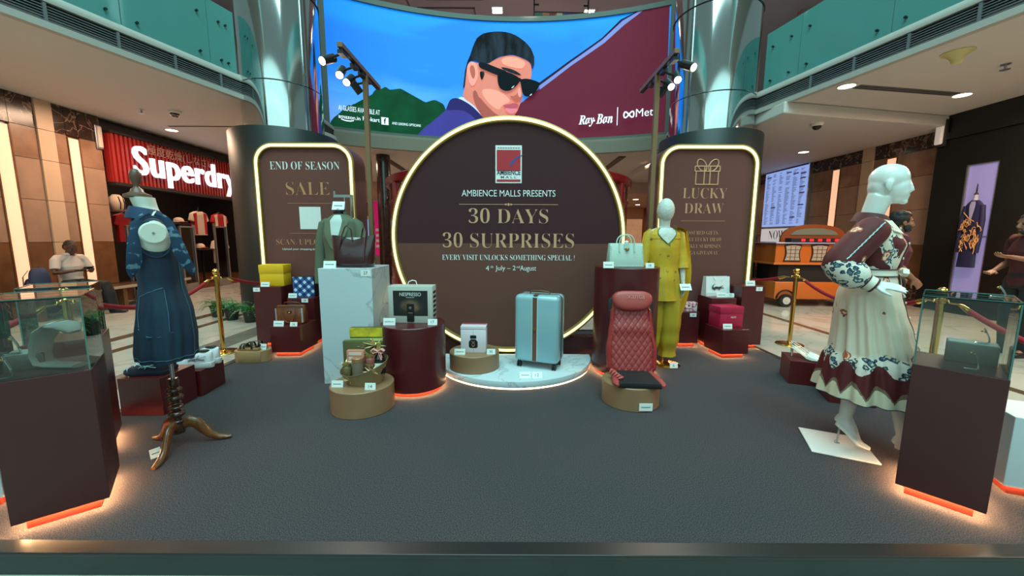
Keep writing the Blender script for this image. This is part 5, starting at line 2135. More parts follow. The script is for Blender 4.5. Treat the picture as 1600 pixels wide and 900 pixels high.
def hand_parts(mb, w, d, nrm, side, s=1.0, curl=.35, spread=.06):
    """w: wrist; d: towards the fingers; nrm: out of the palm; side: +1 thumb on the +cross side."""
    d, nrm = d.normalized(), nrm.normalized()
    x = d.cross(nrm).normalized() * side           # towards the thumb
    palm = [w, w + d * .03 * s, w + d * .065 * s, w + d * .09 * s]
    mb.tube(palm, [(.026 * s, .018 * s), (.036 * s, .017 * s), (.041 * s, .015 * s), (.038 * s, .012 * s)], 14, flat=x)
    for i, (o, L) in enumerate(((.029, .072), (.010, .080), (-.010, .075), (-.028, .058))):
        p = w + d * .082 * s + x * o * s
        a = (o / .03) * spread
        dd = (d + x * a).normalized()
        pts = [p]
        ang = 0
        for k, f in enumerate((.45, .32, .23)):
            ang += curl * (.6 + .5 * k)
            pts.append(pts[-1] + (dd * cos(ang) + nrm * sin(ang)) * L * f * s)
        mb.tube(pts, [.0098 * s, .009 * s, .0082 * s, .0062 * s], 10)
        mb.ell(pts[-1], (.0062 * s,) * 3, 8, 6)
    p = w + d * .028 * s + x * .028 * s
    t1 = p + (d * .6 + x * .75 + nrm * .25).normalized() * .036 * s
    t2 = t1 + (d * .9 + x * .3 + nrm * .3).normalized() * .03 * s
    t3 = t2 + (d * .95 + x * .05 + nrm * .35).normalized() * .022 * s
    mb.tube([w + d * .012 * s + x * .012 * s, p, t1, t2, t3], [.014 * s, .014 * s, .011 * s, .0095 * s, .007 * s], 10)


def limb(mb, pts, rs, n=16):
    mb.tube(pts, rs, n)
    mb.ell(pts[0], (rs[0],) * 3, 12, 8)
    mb.ell(pts[-1], (rs[-1],) * 3, 12, 8)


def leg_pts(h, k, a, fat=1.0, grow=0.0):
    """Thigh, knee, calf, ankle: points and radii."""
    m1 = h.lerp(k, .35)
    m2 = k.lerp(a, .3)
    m3 = k.lerp(a, .65)
    g = grow
    return [h, m1, k, m2, m3, a], [.085 * fat + g, .074 * fat + g, .054 * fat + g, .054 * fat + g, .042 * fat + g, .034 * fat + g]


def arm_pts(s, e, w, fat=1.0, grow=0.0):
    g = grow
    return [s, s.lerp(e, .45), e, e.lerp(w, .3), w], [.05 * fat + g, .043 * fat + g, .036 * fat + g, .036 * fat + g, .024 * fat + g]


def foot_parts(mb, ankle, heel, ball, toe, s=1.0):
    mb.tube([ankle, ankle.lerp(heel, .5) + V(0, 0, 0), heel], [.034 * s, .034 * s, .028 * s], 12)
    side = V(0, 1, 0)
    d = (toe - heel)
    side = V(-d.y, d.x, 0).normalized()
    mb.tube([heel, heel.lerp(ball, .5) + V(0, 0, .012), ball, toe], [(.028 * s, .026 * s), (.032 * s, .026 * s), (.040 * s, .02 * s), (.024 * s, .012 * s)], 14, flat=side)
    mb.tube([ankle + (ball - ankle) * .05, ankle.lerp(ball, .5) + V(0, 0, .004), ball + V(0, 0, .006)], [.034 * s, .032 * s, .022 * s], 12)


def torso_parts(mb, pel, chest, neck, fw, side, hw=.15, cw=.17, depth=.10, grow=0.0, sh=.40):
    """Pelvis to neck base, sections wide along side."""
    for sd in (-1, 1):
        s_ = chest.lerp(neck, .62) + side * sd * (cw * .92)
        mb.tube([neck.lerp(chest, .12), neck.lerp(s_, .5) - (neck - chest) * .03, s_], [.05 + grow, .056 + grow, .056 + grow], 14)
    waist = pel.lerp(chest, .45)
    top = chest.lerp(neck, .62)
    g = grow
    mb.tube([pel - (chest - pel).normalized() * .07, pel, waist, chest, top, neck],
            [(hw * .8 + g, depth * .85 + g), (hw + g, depth + g), (hw * .86 + g, depth * .88 + g), (cw + g, depth * 1.08 + g), (cw * .8 + g, depth * .72 + g), (.062 + g, .06 + g)], 24, flat=side)


def rotm(yaw=0, pitch=0, roll=0):
    return Matrix.Rotation(yaw, 3, 'Z') @ Matrix.Rotation(pitch, 3, 'Y') @ Matrix.Rotation(roll, 3, 'X')


m_skin = M('brown_skin', rgb(142, 92, 66), .5, noise=(12, .1))
m_skin2 = M('deep_brown_skin', rgb(84, 54, 42), .5, noise=(12, .1))
m_hair = M('black_hair', rgb(16, 14, 14), .55, bump=(90, .6))
m_eye = M('eye_dark', rgb(24, 16, 14), .2)
m_lips = M('lip_skin', rgb(120, 66, 56), .5)


# ---------------------------------------------------------------- white walking mannequin and its dress
MQ = (2.145, 2.29)
MR = radians(-40)
mq = thing('mannequin', 'glossy white bald mannequin in mid stride wearing the floral dress', 'mannequin', (MQ[0], MQ[1], PZ), MR)
mb = MB()
pel, chest, neck = V(0, 0, .88), V(.0, 0, 1.22), V(-.03, 0, 1.42)
torso_parts(mb, pel, chest, neck, None, V(0, 1, 0), .145, .15, .095)
mb.tube([V(-.035, 0, 1.38), V(-.025, 0, 1.45), V(.0, 0, 1.55)], [.062, .054, .06], 18)
head_parts(mb, V(.035, 0, 1.615), rotm(0, radians(5)), .95, face='soft')
limb(mb, *leg_pts(V(0, -.085, .86), V(-.005, -.06, .50), V(-.035, -.035, .20)))
foot_parts(mb, V(-.035, -.035, .20), V(-.068, -.035, .15), V(.035, -.035, .045), V(.095, -.035, .026), .95)
limb(mb, *leg_pts(V(.03, .085, .86), V(.17, .055, .49), V(.235, .02, .13)))
foot_parts(mb, V(.235, .02, .13), V(.205, .02, .075), V(.325, .02, .022), V(.385, .02, .015), .95)
sr, er, wr = V(-.02, -.165, 1.355), V(-.165, -.25, 1.145), V(-.01, -.225, 1.055)
limb(mb, *arm_pts(sr, er, wr, .9))
hand_parts(mb, wr, V(1, .12, -.12), V(.1, .5, -1), -1, .95, .10, .05)
sl, el, wl = V(-.02, .165, 1.355), V(-.09, .24, 1.12), V(.03, .20, 1.0)
limb(mb, *arm_pts(sl, el, wl, .9))
hand_parts(mb, wl, V(1, -.2, -.2), V(.1, -.5, -1), 1, .95, .15)
put('body', fuse(mb, 'body', [m_white], .006, 4), mq)
mb = MB()
mb.box((0, 0, .006), (.33, .33, .010), rz=radians(15))
mb.build('base_plate', M('frosted_white_glass', rgb(226, 224, 222), .12, coat=.5), mq, bevel=.003, loc=(-.062, -.055, 0))
mb = MB()
mb.tube([V(-.06, -.035, .012), V(-.055, -.035, .135)], .006, 10)
mb.lathe([(.014, .012), (.014, .022), (.007, .026)], 16, (-.06, -.035, 0))
mb.build('heel_rod', m_steel, mq, smooth=50)

# floral cloth
def floral(name, base, hem=False, sleeve=False, maroon_thr=.56):
    m = M(name, base, .7)
    nt, b = nodes(m)
    oc = objco(nt)
    sp = nt.nodes.new('ShaderNodeSeparateXYZ')
    nt.links.new(oc, sp.inputs[0])
    x, y, z = sp.outputs
    n1 = tex(nt, 'ShaderNodeTexNoise', oc, Scale=4.5, Detail=2)
    warp = nt.nodes.new('ShaderNodeVectorMath')
    warp.operation = 'ADD'
    n2 = tex(nt, 'ShaderNodeTexNoise', oc, Scale=22, Detail=3)
    sc = nt.nodes.new('ShaderNodeVectorMath')
    sc.operation = 'SCALE'
    nt.links.new(n2.outputs['Color'], sc.inputs[0])
    sc.inputs['Scale'].default_value = .05
    nt.links.new(oc, warp.inputs[0])
    nt.links.new(sc.outputs[0], warp.inputs[1])
    if not sleeve:
        cmb = nt.nodes.new('ShaderNodeCombineXYZ')
        nt.links.new(math_n(nt, 'MULTIPLY', math_n(nt, 'ARCTAN2', y, x), .19), cmb.inputs[0])
        nt.links.new(z, cmb.inputs[1])
        nt.links.new(cmb.outputs[0], warp.inputs[0])
    vo = tex(nt, 'ShaderNodeTexVoronoi', warp.outputs[0], Scale=8.5 if hem else 7.5)
    vs = tex(nt, 'ShaderNodeTexVoronoi', warp.outputs[0], Scale=30)
    ORA, NAV, MAR, CRE, GRE = rgb(196, 84, 48), rgb(30, 44, 64), rgb(88, 20, 24), rgb(228, 212, 190), rgb(160, 144, 108)
    d = vo.outputs['Distance']
    fl = ramp(nt, d, [(0, rgb(230, 190, 160)), (.06, ORA), (.18, rgb(232, 205, 178)), (.22, ORA), (.26, NAV), (.275, (0, 0, 0, 1))], 'CONSTANT')
    fmask = math_n(nt, 'LESS_THAN', d, .275)
    pick = nt.nodes.new('ShaderNodeSeparateColor')
    nt.links.new(vo.outputs['Color'], pick.inputs[0])
    keep = math_n(nt, 'GREATER_THAN', pick.outputs[0], .08 if hem else .38)
    fmask = math_n(nt, 'MULTIPLY', fmask, keep)
    small = ramp(nt, vs.outputs['Distance'], [(0, CRE), (.22, rgb(70, 110, 120)), (.36, NAV), (.5, rgb(226, 216, 205))], 'CONSTANT')
    ringed = math_n(nt, 'MULTIPLY', math_n(nt, 'LESS_THAN', math_n(nt, 'ABSOLUTE', math_n(nt, 'SUBTRACT', n1.outputs[0], maroon_thr - .02)), .018), 1.0)
    mar = math_n(nt, 'GREATER_THAN', n1.outputs[0], maroon_thr)
    colr = mixc(nt, mar, base, MAR)
    if not hem:
        colr = mixc(nt, ringed, colr, small)
    colr = mixc(nt, fmask, colr, fl)
    if sleeve:
        low = math_n(nt, 'LESS_THAN', math_n(nt, 'ADD', z, math_n(nt, 'MULTIPLY', math_n(nt, 'SUBTRACT', n1.outputs[0], .5), .35)), 1.15)
        colr = mixc(nt, low, colr, small)
    if hem:
        ang = math_n(nt, 'ARCTAN2', y, x)
        wv = math_n(nt, 'ABSOLUTE', math_n(nt, 'SINE', math_n(nt, 'MULTIPLY', ang, 6.5)))
        wob = math_n(nt, 'MULTIPLY', math_n(nt, 'SUBTRACT', n2.outputs[0], .5), .04)
        zz = math_n(nt, 'ADD', z, wob)
        band = math_n(nt, 'LESS_THAN', zz, .60)
        colr = mixc(nt, band, colr, MAR)
        cl = math_n(nt, 'MULTIPLY', math_n(nt, 'LESS_THAN', zz, math_n(nt, 'ADD', .625, math_n(nt, 'MULTIPLY', math_n(nt, 'SINE', math_n(nt, 'MULTIPLY', ang, 4)), .03))), math_n(nt, 'GREATER_THAN', zz, math_n(nt, 'ADD', .555, math_n(nt, 'MULTIPLY', math_n(nt, 'SINE', math_n(nt, 'MULTIPLY', ang, 9)), .035))))
        colr = mixc(nt, cl, colr, small)
        scal = math_n(nt, 'LESS_THAN', zz, math_n(nt, 'ADD', .395, math_n(nt, 'MULTIPLY', wv, .075)))
        edge = math_n(nt, 'LESS_THAN', zz, math_n(nt, 'ADD', .382, math_n(nt, 'MULTIPLY', wv, .066)))
        colr = mixc(nt, scal, colr, rgb(120, 100, 84))
        colr = mixc(nt, edge, colr, mixc(nt, n1.outputs[0], rgb(236, 226, 210), rgb(200, 180, 140)))
        colr = mixc(nt, math_n(nt, 'LESS_THAN', z, .36), colr, NAV)
    nt.links.new(colr, b.inputs['Base Color'])
    return m


m_fl = floral('floral_cloth', rgb(226, 208, 188), maroon_thr=.57)
m_flh = floral('floral_skirt_cloth', rgb(226, 208, 188), hem=True, maroon_thr=.80)
m_fls = floral('floral_sleeve_cloth', rgb(96, 28, 30), sleeve=True, maroon_thr=.40)
m_mar = M('maroon_trim_cloth', rgb(84, 34, 36), .7)
m_crm = M('cream_trim_cloth', rgb(226, 216, 200), .6)
dr = thing('dress', 'long cream and maroon floral shirt dress on the white mannequin', 'dress', (MQ[0], MQ[1], PZ), MR)


def skirt_fold(a, z):
    k = max(0, (1.03 - z) / .7)
    f = .014 * k * sin(11 * a + 1.3 * sin(3 * a)) + .007 * min(1, k * 3) * sin(23 * a + 2 + sin(4 * a))
    if z < .62:
        q = (.62 - z) / .265
        f += .022 * q * sin(13 * a + .8 * sin(5 * a)) + .012 * min(1, q * 5)
    return f


bod = Shell([(1.425, -.02, 0, .062, .075), (1.395, -.015, 0, .075, .125), (1.36, -.005, 0, .098, .168), (1.27, .01, 0, .128, .165), (1.18, .005, 0, .114, .146), (1.11, .0, 0, .104, .132)])
sk = Shell([(1.11, 0, 0, .106, .134), (1.06, 0, 0, .122, .152), (.97, .0, 0, .145, .178), (.88, .01, 0, .158, .188), (.76, .03, 0, .176, .19), (.62, .05, 0, .2, .198), (.61, .05, 0, .206, .204), (.355, .062, .0, .242, .232)], skirt_fold)
mb = MB()
bod.loft(mb, nz=30, thick=.003)
mb.build('bodice', m_fl, dr, smooth=70)
mb = MB()
sk.loft(mb, nz=60, n=160, thick=.003)
mb.build('skirt', m_flh, dr, smooth=70)
for sgn, s_, e_, w_ in ((-1, sr, er, wr), (1, sl, el, wl)):
    mb = MB()
    w2 = w_ + (e_ - w_) * .06
    P_ = [s_ + V(.01, -sgn * .05, .01), s_, s_.lerp(e_, .35), s_.lerp(e_, .7), e_, e_.lerp(w2, .35), e_.lerp(w2, .75), w2]
    mb.tube(P_, [.075, .082, .082, .088, .094, .092, .078, .036], 30)
    put('sleeve', baked(mb, 'sleeve', [m_fls], [('SUBSURF', dict(levels=1))], 80), dr)
    mb = MB()
    dv = (w_ - e_).normalized()
    mb.tube([w2 - dv * .012, w2 + dv * .03], .042, 24)
    cf = mb.build('cuff', m_crm, dr, smooth=50)
    for o_ in (-.012, .03):
        mb = MB()
        mb.tube([w2 + dv * (o_ - .005), w2 + dv * (o_ + .005)], .0435, 24)
        mb.build('cuff_trim', m_mar, cf, smooth=50)
    mb = MB()
    nrm = V(0, -1 if sgn < 0 else 1, 0)
    pts = []
    for k in range(34):
        z = k / 33
        p = s_.lerp(e_, z * .95)
        side = V(.5, 0, .45).normalized()
        pts.append(p + nrm * (.066 + .016 * z) + side * (.052 + .008 * sin(k * 1.9)))
    mb.tube(pts, .003, 6)
    mb.build('scalloped_trim', M('pale_blue_trim', rgb(186, 214, 218), .6), dr, smooth=60)
# collar
mb = MB()
n = 36
rings = []
for (h_, ro) in ((.0, .004), (.035, .004), (.04, .008), (.0, .03), (-.012, .034), (-.01, .028)):
    ring = []
    for i in range(n + 1):
        a = radians(20) + radians(320) * i / n
        fr = 1 - abs(i / n - .5) * 2
        ring.append(V(-.025 + (.064 + ro) * cos(a), (.072 + ro) * sin(a), 1.415 + h_ * (1.0) - .03 * (1 - fr) ** 2 + (.004 if h_ > 0 else 0)))
    rings.append(ring)
mb.loft(rings, closed=False)
mb.build('collar', m_mar, dr, smooth=60)
for sgn in (-1, 1):
    mb = MB()
    pts = [bod.pt(sgn * radians(70), 1.40, .012), bod.pt(sgn * radians(30), 1.405, .014), bod.pt(sgn * radians(22), 1.33, .014), bod.pt(sgn * radians(48), 1.345, .014)]
    inn = [p - V(.004, 0, .004) for p in pts]
    mb.add(pts + inn, [(0, 1, 2, 3), (7, 6, 5, 4), (0, 4, 5, 1), (1, 5, 6, 2), (2, 6, 7, 3), (3, 7, 4, 0)])
    mb.build('collar_point', m_crm, dr, smooth=30)
mb = MB()
rows = [(1.39 - .28 * i / 16, -.11, .11) for i in range(17)]
bod.strip(mb, rows, .004)
rows = [(1.108 - .488 * i / 24, -.07, .07) for i in range(25)]
sk.strip(mb, rows, .004)
pk = mb.build('button_placket', m_mar, dr, smooth=60)
for i in range(9):
    z = 1.36 - .085 * i
    p = (bod if z > 1.11 else sk).pt(-.02, z, .008)
    mb = MB()
    mb.ell(p, (.004, .008, .008), 12, 8)
    mb.build('button', m_crm, pk, smooth=60)
mb = MB()
mb.loft([[bod.pt(2 * pi * j / 64, z, .008) if z > 1.11 else sk.pt(2 * pi * j / 64, z, .008) for j in range(64)] for z in (1.128, 1.11, 1.09)], (False, False))
bl = mb.build('belt', m_crm, dr, smooth=50)
mb = MB()
for z in (1.128, 1.09):
    mb.tube([(bod if z > 1.11 else sk).pt(2 * pi * j / 64, z, .009) for j in range(64)], .0035, 6, closed=True)
mb.build('belt_trim', m_mar, bl, smooth=50)
mb = MB()
p = bod.pt(-.05, 1.11, .018)
mb.ell(p, (.012, .016, .016), 12, 8)
for s in (-1, 1):
    mb.tube([p, p + V(.02, s * .045, .022), p + V(.02, s * .07, .0), p + V(.015, s * .045, -.018), p], (.014, .003), 8, flat=(1, 0, 0))
    mb.tube([p, p + V(.012, s * .02, -.07), p + V(.015, s * .035, -.17)], (.013, .002), 8, flat=(0, 1, 0))
mb.build('belt_bow', m_crm, bl, smooth=60)

# ---------------------------------------------------------------- yellow kurta figure
KQ = (1.53, 3.91)
m_form = M('wrapped_figure_white', rgb(205, 206, 200), .55, bump=(45, .6))
kq = thing('mannequin', 'egg headed white display figure wearing the yellow kurta', 'mannequin', (KQ[0], KQ[1], PZ), 0)
mb = MB()
mb.ell((0, -.01, 1.575), (.082, .095, .118), 24, 18)
mb.tube([V(0, 0, 1.36), V(0, 0, 1.42), V(0, 0, 1.50)], [.07, .052, .058], 18)
torso_parts(mb, V(0, 0, .86), V(0, 0, 1.2), V(0, 0, 1.39), None, V(1, 0, 0), .15, .155, .09)
ks, ke, kw = V(.15, 0, 1.335), V(.195, .0, 1.07), V(.20, -.05, .85)
ls, le, lw = V(-.15, 0, 1.335), V(-.195, .0, 1.07), V(-.185, -.05, .85)
for a_, b_, c_, sd in ((ks, ke, kw, 1), (ls, le, lw, -1)):
    limb(mb, *arm_pts(a_, b_, c_, .85))
    hand_parts(mb, c_, V(-.02 * sd, -.12, -1), V(-sd, -.1, 0), -sd, .9, .22)
for sd in (-1, 1):
    limb(mb, *leg_pts(V(sd * .08, 0, .84), V(sd * .085, 0, .46), V(sd * .085, 0, .12), .9))
put('body', fuse(mb, 'body', [m_form], .007, 3), kq)
mb = MB()
mb.lathe([(.135, 0), (.135, .008), (.128, .012), (.001, .012)], 48, (.07, -.07, 0))
mb.tube([V(.045, -.03, .01), V(.045, -.03, .45)], .009, 12)
mb.build('brass_base', m_brass, kq, smooth=50)
ku = thing('kurta_outfit', 'mustard green kurta with loose trousers and an orange yellow stole', 'outfit', (KQ[0], KQ[1], PZ), 0)
m_kur = M('lime_yellow_silk', rgb(206, 164, 40), .4, noise=(5, .15), c2=rgb(176, 140, 34))
nt, b = nodes(m_kur)
oc = objco(nt)
mp = nt.nodes.new('ShaderNodeMapping')
mp.inputs['Scale'].default_value = (1, .0, 1)
nt.links.new(oc, mp.inputs[0])
vo = tex(nt, 'ShaderNodeTexVoronoi', mp.outputs[0], Scale=12.5, Randomness=.4)
spk = math_n(nt, 'LESS_THAN', vo.outputs['Distance'], .17)
nz = tex(nt, 'ShaderNodeTexNoise', oc, Scale=90, Detail=1)
spk = math_n(nt, 'MULTIPLY', spk, math_n(nt, 'GREATER_THAN', nz.outputs[0], .47))
old = b.inputs['Base Color'].links[0].from_socket
nt.links.new(mixc(nt, spk, old, rgb(60, 84, 40)), b.inputs['Base Color'])
m_emb = M('yellow_embroidery', rgb(214, 166, 34), .5, bump=(80, .9))
m_stole = M('orange_yellow_chiffon', rgb(206, 160, 24), .5)
m_salw = M('lime_trousers', rgb(182, 152, 40), .42)
kfold = lambda a, z: (.010 * max(0, (1.15 - z)) * sin(7 * a + 2 * sin(2 * a)) + .006 * max(0, 1.1 - z) * sin(15 * a)) * 1.6
kb = Shell([(1.40, 0, 0, .085, .07), (1.375, 0, 0, .13, .085), (1.335, 0, 0, .168, .098), (1.2, 0, 0, .165, .118), (1.02, 0, 0, .155, .108), (.86, 0, 0, .178, .128), (.68, 0, 0, .198, .145)], kfold)
mb = MB()
kb.loft(mb, nz=50, n=120, thick=.003)
mb.build('kurta', m_kur, ku, smooth=70)
mb = MB()
kb.strip(mb, [(1.395 - .10 * i / 8, radians(-90 - 75 + i * 2), radians(-90 - 18 - i * 1)) for i in range(9)], .004)
kb.strip(mb, [(1.395 - .10 * i / 8, radians(-90 + 18 + i * 1), radians(-90 + 75 - i * 2)) for i in range(9)], .004)
mb.build('yoke_embroidery', m_emb, ku, smooth=60)
mb = MB()
rows = []
for i in range(13):
    z = 1.40 - .155 * i / 12
    w_ = radians(42) * (1 - (i / 12) ** 1.3) + .01
    rows.append((z, -pi / 2 - w_, -pi / 2 + w_))
kb.strip(mb, rows, .0055, 10)
mb.build('neck_opening', m_form, ku, smooth=60)
mb = MB()
for sgn in (-1, 1):
    mb.tube([kb.pt(-pi / 2 + sgn * (radians(42) * (1 - (i / 24) ** 1.3) + .012 + .02 * (i % 2)), 1.40 - .155 * i / 24, .007) for i in range(25)], .005, 6)
mb.build('neck_trim', M('green_trim', rgb(84, 120, 50), .6), ku, smooth=60)
mb = MB()
mb.tube([kb.pt(2 * pi * j / 100, .682, .002) for j in range(100)], .004, 6, closed=True)
mb.build('hem_lace', m_emb, ku, smooth=60)
for a_, b_, c_, sd in ((ks, ke, kw, 1), (ls, le, lw, -1)):
    mb = MB()
    c2_ = b_.lerp(c_, .35)
    mb.tube([a_ + V(-.03 * sd, 0, .02), a_, a_.lerp(b_, .5), b_, b_.lerp(c_, .2), c2_], [.05, .056, .058, .058, .06, .062], 26)
    mb.build('sleeve', m_kur, ku, smooth=70)
mb = MB()
for sd in (-1, 1):
    rings = []
    for i in range(41):
        z = .84 - .76 * i / 40
        f = i / 40
        rx = .115 + .02 * sin(pi * f) - .038 * f ** 2
        cx = sd * (.08 + .018 * f)
        ring = []
        for j in range(48):
            a = 2 * pi * j / 48
            w_ = .008 * sin(6 * a + 2 * f + sd) * (1 - f * .3) + (.010 * sin(26 * f) * f ** 3)
            ring.append(V(cx + (rx + w_) * cos(a), (rx * .9 + w_) * sin(a), z))
        rings.append(ring)
    mb.loft(rings, (True, True))
mb.build('trousers', m_salw, ku, smooth=70)
mb = MB()
rows = []
for i in range(40):
    t_ = i / 39
    if t_ < .2:
        k = t_ / .2
        c = V(.11 + .08 * k, -.085 + .11 * k, 1.41 - .02 * k)
        w_ = .07
        d_ = V(1, .1, -.3)
    else:
        k = (t_ - .2) / .8
        c = V(.215 + .035 * sin(k * 4), .05 + .01 * sin(k * 9), 1.38 - .98 * k)
        w_ = .055 + .05 * k - .06 * max(0, k - .8) / .2
        d_ = V(1, .25, 0)
    d_.normalize()
    rows.append([c + d_ * (w_ * (-1 + 2 * j / 12)) + V(0, 1, 0) * .014 * sin(j * 1.7 + t_ * 6) for j in range(13)])
back_ = [[p + V(.001, .005, 0) for p in r_] for r_ in rows]
mb.loft([r_ + list(reversed(q_)) for r_, q_ in zip(rows, back_)])
mb.build('stole', m_stole, ku, smooth=70)
cd = card('name card held in the hand of the yellow kurta figure', (KQ[0] + .205, KQ[1] - .125, .885), w=.12, h=.07, tilt=28, rz=radians(8), **BR)

# ---------------------------------------------------------------- denim dress form
DQ = (-2.05, 2.26)
DR = radians(42)
df = thing('dress_form', 'pale dress form on a turned wooden tripod wearing the denim dress', 'dress form', (DQ[0], DQ[1], PZ), DR)
m_linen = M('pale_linen', rgb(206, 208, 198), .7, bump=(180, .15))
fk = [(1.515, -.075, 0, .068, .068), (1.46, -.062, 0, .064, .066), (1.415, -.05, 0, .075, .09), (1.37, -.042, 0, .11, .145), (1.2, -.035, 0, .125, .15), (1.0, -.025, 0, .105, .12), (.82, -.02, 0, .14, .15), (.74, -.02, 0, .13, .14)]
fk = [(z, cx * .8, cy, rx * .8, ry) for z, cx, cy, rx, ry in fk]
fs = Shell(fk)
mb = MB()
fs.loft(mb, nz=50, n=60, cap=(True, True))
mb.build('torso', m_linen, df, smooth=70)
mb = MB()
for s in (-1, 1):
    mb = MB()
    mb.ell((-.026, s * .122, 1.288), (.068, .056, .098), 28, 18)
    mb.build('shoulder_pad', m_linen, df, smooth=70)
for s in (-1, 1):
    mb = MB()
    mb.tube([V(-.028, s * .15, 1.315), V(-.028, s * .182, 1.315), V(-.028, s * .190, 1.315)], [.06, .06, .052], 36)
    ap = mb.build('arm_plate', m_linen, df, smooth=40)
    mb = MB()
    mb.tube([V(-.028, s * .188, 1.315), V(-.028, s * .194, 1.315)], .006, 12)
    mb.build('plate_screw', m_steel, ap, smooth=40)
mb = MB()
mb.lathe([(.056, 1.512), (.062, 1.518), (.06, 1.53), (.042, 1.536), (.03, 1.545), (.026, 1.56), (.014, 1.568), (.012, 1.58), (.022, 1.60), (.029, 1.625), (.026, 1.65), (.014, 1.668), (.001, 1.672)], 32, (-.078, 0, 0))
mb.build('wood_finial', M('grey_wood', rgb(104, 70, 54), .4, noise=(10, .3)), df, smooth=50)
mb = MB()
mb.tube([V(-.02, 0, .33), V(-.02, 0, .76)], .011, 16)
mb.build('steel_rod', m_steel, df, smooth=50)
mb = MB()
prof = [(.001, .085), (.034, .09), (.04, .105), (.036, .14), (.028, .165), (.034, .18), (.026, .19), (.022, .20), (.036, .212), (.036, .226), (.022, .236), (.02, .244), (.034, .254), (.034, .262), (.02, .27), (.022, .278), (.037, .292), (.037, .302), (.022, .318), (.02, .325), (.036, .34), (.036, .352), (.024, .37), (.02, .376), (.03, .386), (.03, .43), (.026, .44), (.03, .45), (.001, .452)]
mb.lathe([(.001, .085), (.032, .09), (.036, .10), (.034, .15), (.024, .175), (.020, .19), (.020, .38), (.026, .39), (.029, .40), (.029, .43), (.025, .442), (.001, .445)], 32, (-.02, 0, 0))
for zb_, rb_, hb_ in ((.166, .038, .018), (.214, .043, .026), (.258, .040, .015), (.284, .031, .008), (.318, .043, .024), (.366, .040, .022)):
    mb.ell((-.02, 0, zb_), (rb_, rb_, hb_), 28, 12)
mb.build('turned_pole', m_dkwood, df, smooth=50)
for a in (-117, -18, 118):
    d = V(cos(radians(a)), sin(radians(a)), 0)
    mb = MB()
    P_ = [V(-.02, 0, .15) + d * r_ + V(0, 0, h_) for r_, h_ in ((.015, -.01), (.055, .005), (.095, -.015), (.125, -.06), (.155, -.102), (.20, -.128), (.245, -.138), (.265, -.138))]
    mb.tube(P_, [(.015, .034), (.016, .036), (.017, .034), (.018, .03), (.018, .024), (.018, .017), (.018, .012), (.011, .009)], 14, flat=V(-d.y, d.x, 0))
    mb.build('leg', m_wood, df, smooth=60)

dd = thing('dress', 'dark denim dress with wide patterned armhole flaps on the dress form', 'dress', (DQ[0], DQ[1], PZ), DR)
m_den = M('dark_denim', rgb(14, 52, 72), .75, noise=(3, .45), bump=(260, .35), stretch=(3, 3, .8), c2=rgb(14, 30, 56))
m_denpat = M('denim_pattern', rgb(26, 64, 98), .75)
nt, b = nodes(m_denpat)
vo = tex(nt, 'ShaderNodeTexNoise', objco(nt), Scale=26, Detail=2)
nt.links.new(ramp(nt, vo.outputs[0], [(0, rgb(14, 40, 68)), (.56, rgb(20, 54, 84)), (.62, rgb(96, 130, 152))], 'LINEAR'), b.inputs['Base Color'])
m_stitch = M('pale_stitching', rgb(64, 104, 128), .7)
dfold = lambda a, z: .010 * max(0, (1.05 - z) / .45) * sin(8 * a + 1.5 * sin(2 * a) + z * 3) + .005 * max(0, (1.05 - z) / .4) * sin(15 * a)
dk_ = [(1.41, -.05, 0, .082, .1), (1.37, -.042, 0, .118, .15), (1.2, -.035, 0, .135, .158), (1.02, -.025, 0, .13, .145), (.86, -.018, 0, .158, .165), (.72, -.025, 0, .172, .172), (.62, -.035, 0, .172, .172), (.575, -.035, 0, .168, .168)]
dk_ = [(z, cx * .8, cy, rx * .8, ry) for z, cx, cy, rx, ry in dk_]
dsx = Shell(dk_, dfold)
mb = MB()
dsx.loft(mb, nz=60, n=120, thick=.004)
mb.build('body', m_den, dd, smooth=70)
mb = MB()
mb.loft([[V(-.055 + rx * cos(a), ry * sin(a), z + .012 * cos(a + pi)) for a in [2 * pi * j / 40 for j in range(40)]] for rx, ry, z in ((.062, .074, 1.41), (.058, .068, 1.45), (.065, .075, 1.454), (.084, .10, 1.412), (.088, .108, 1.388), (.08, .098, 1.388))], (False, False))
mb.build('collar', M('indigo_denim', rgb(20, 50, 82), .75, bump=(200, .12)), dd, smooth=60)
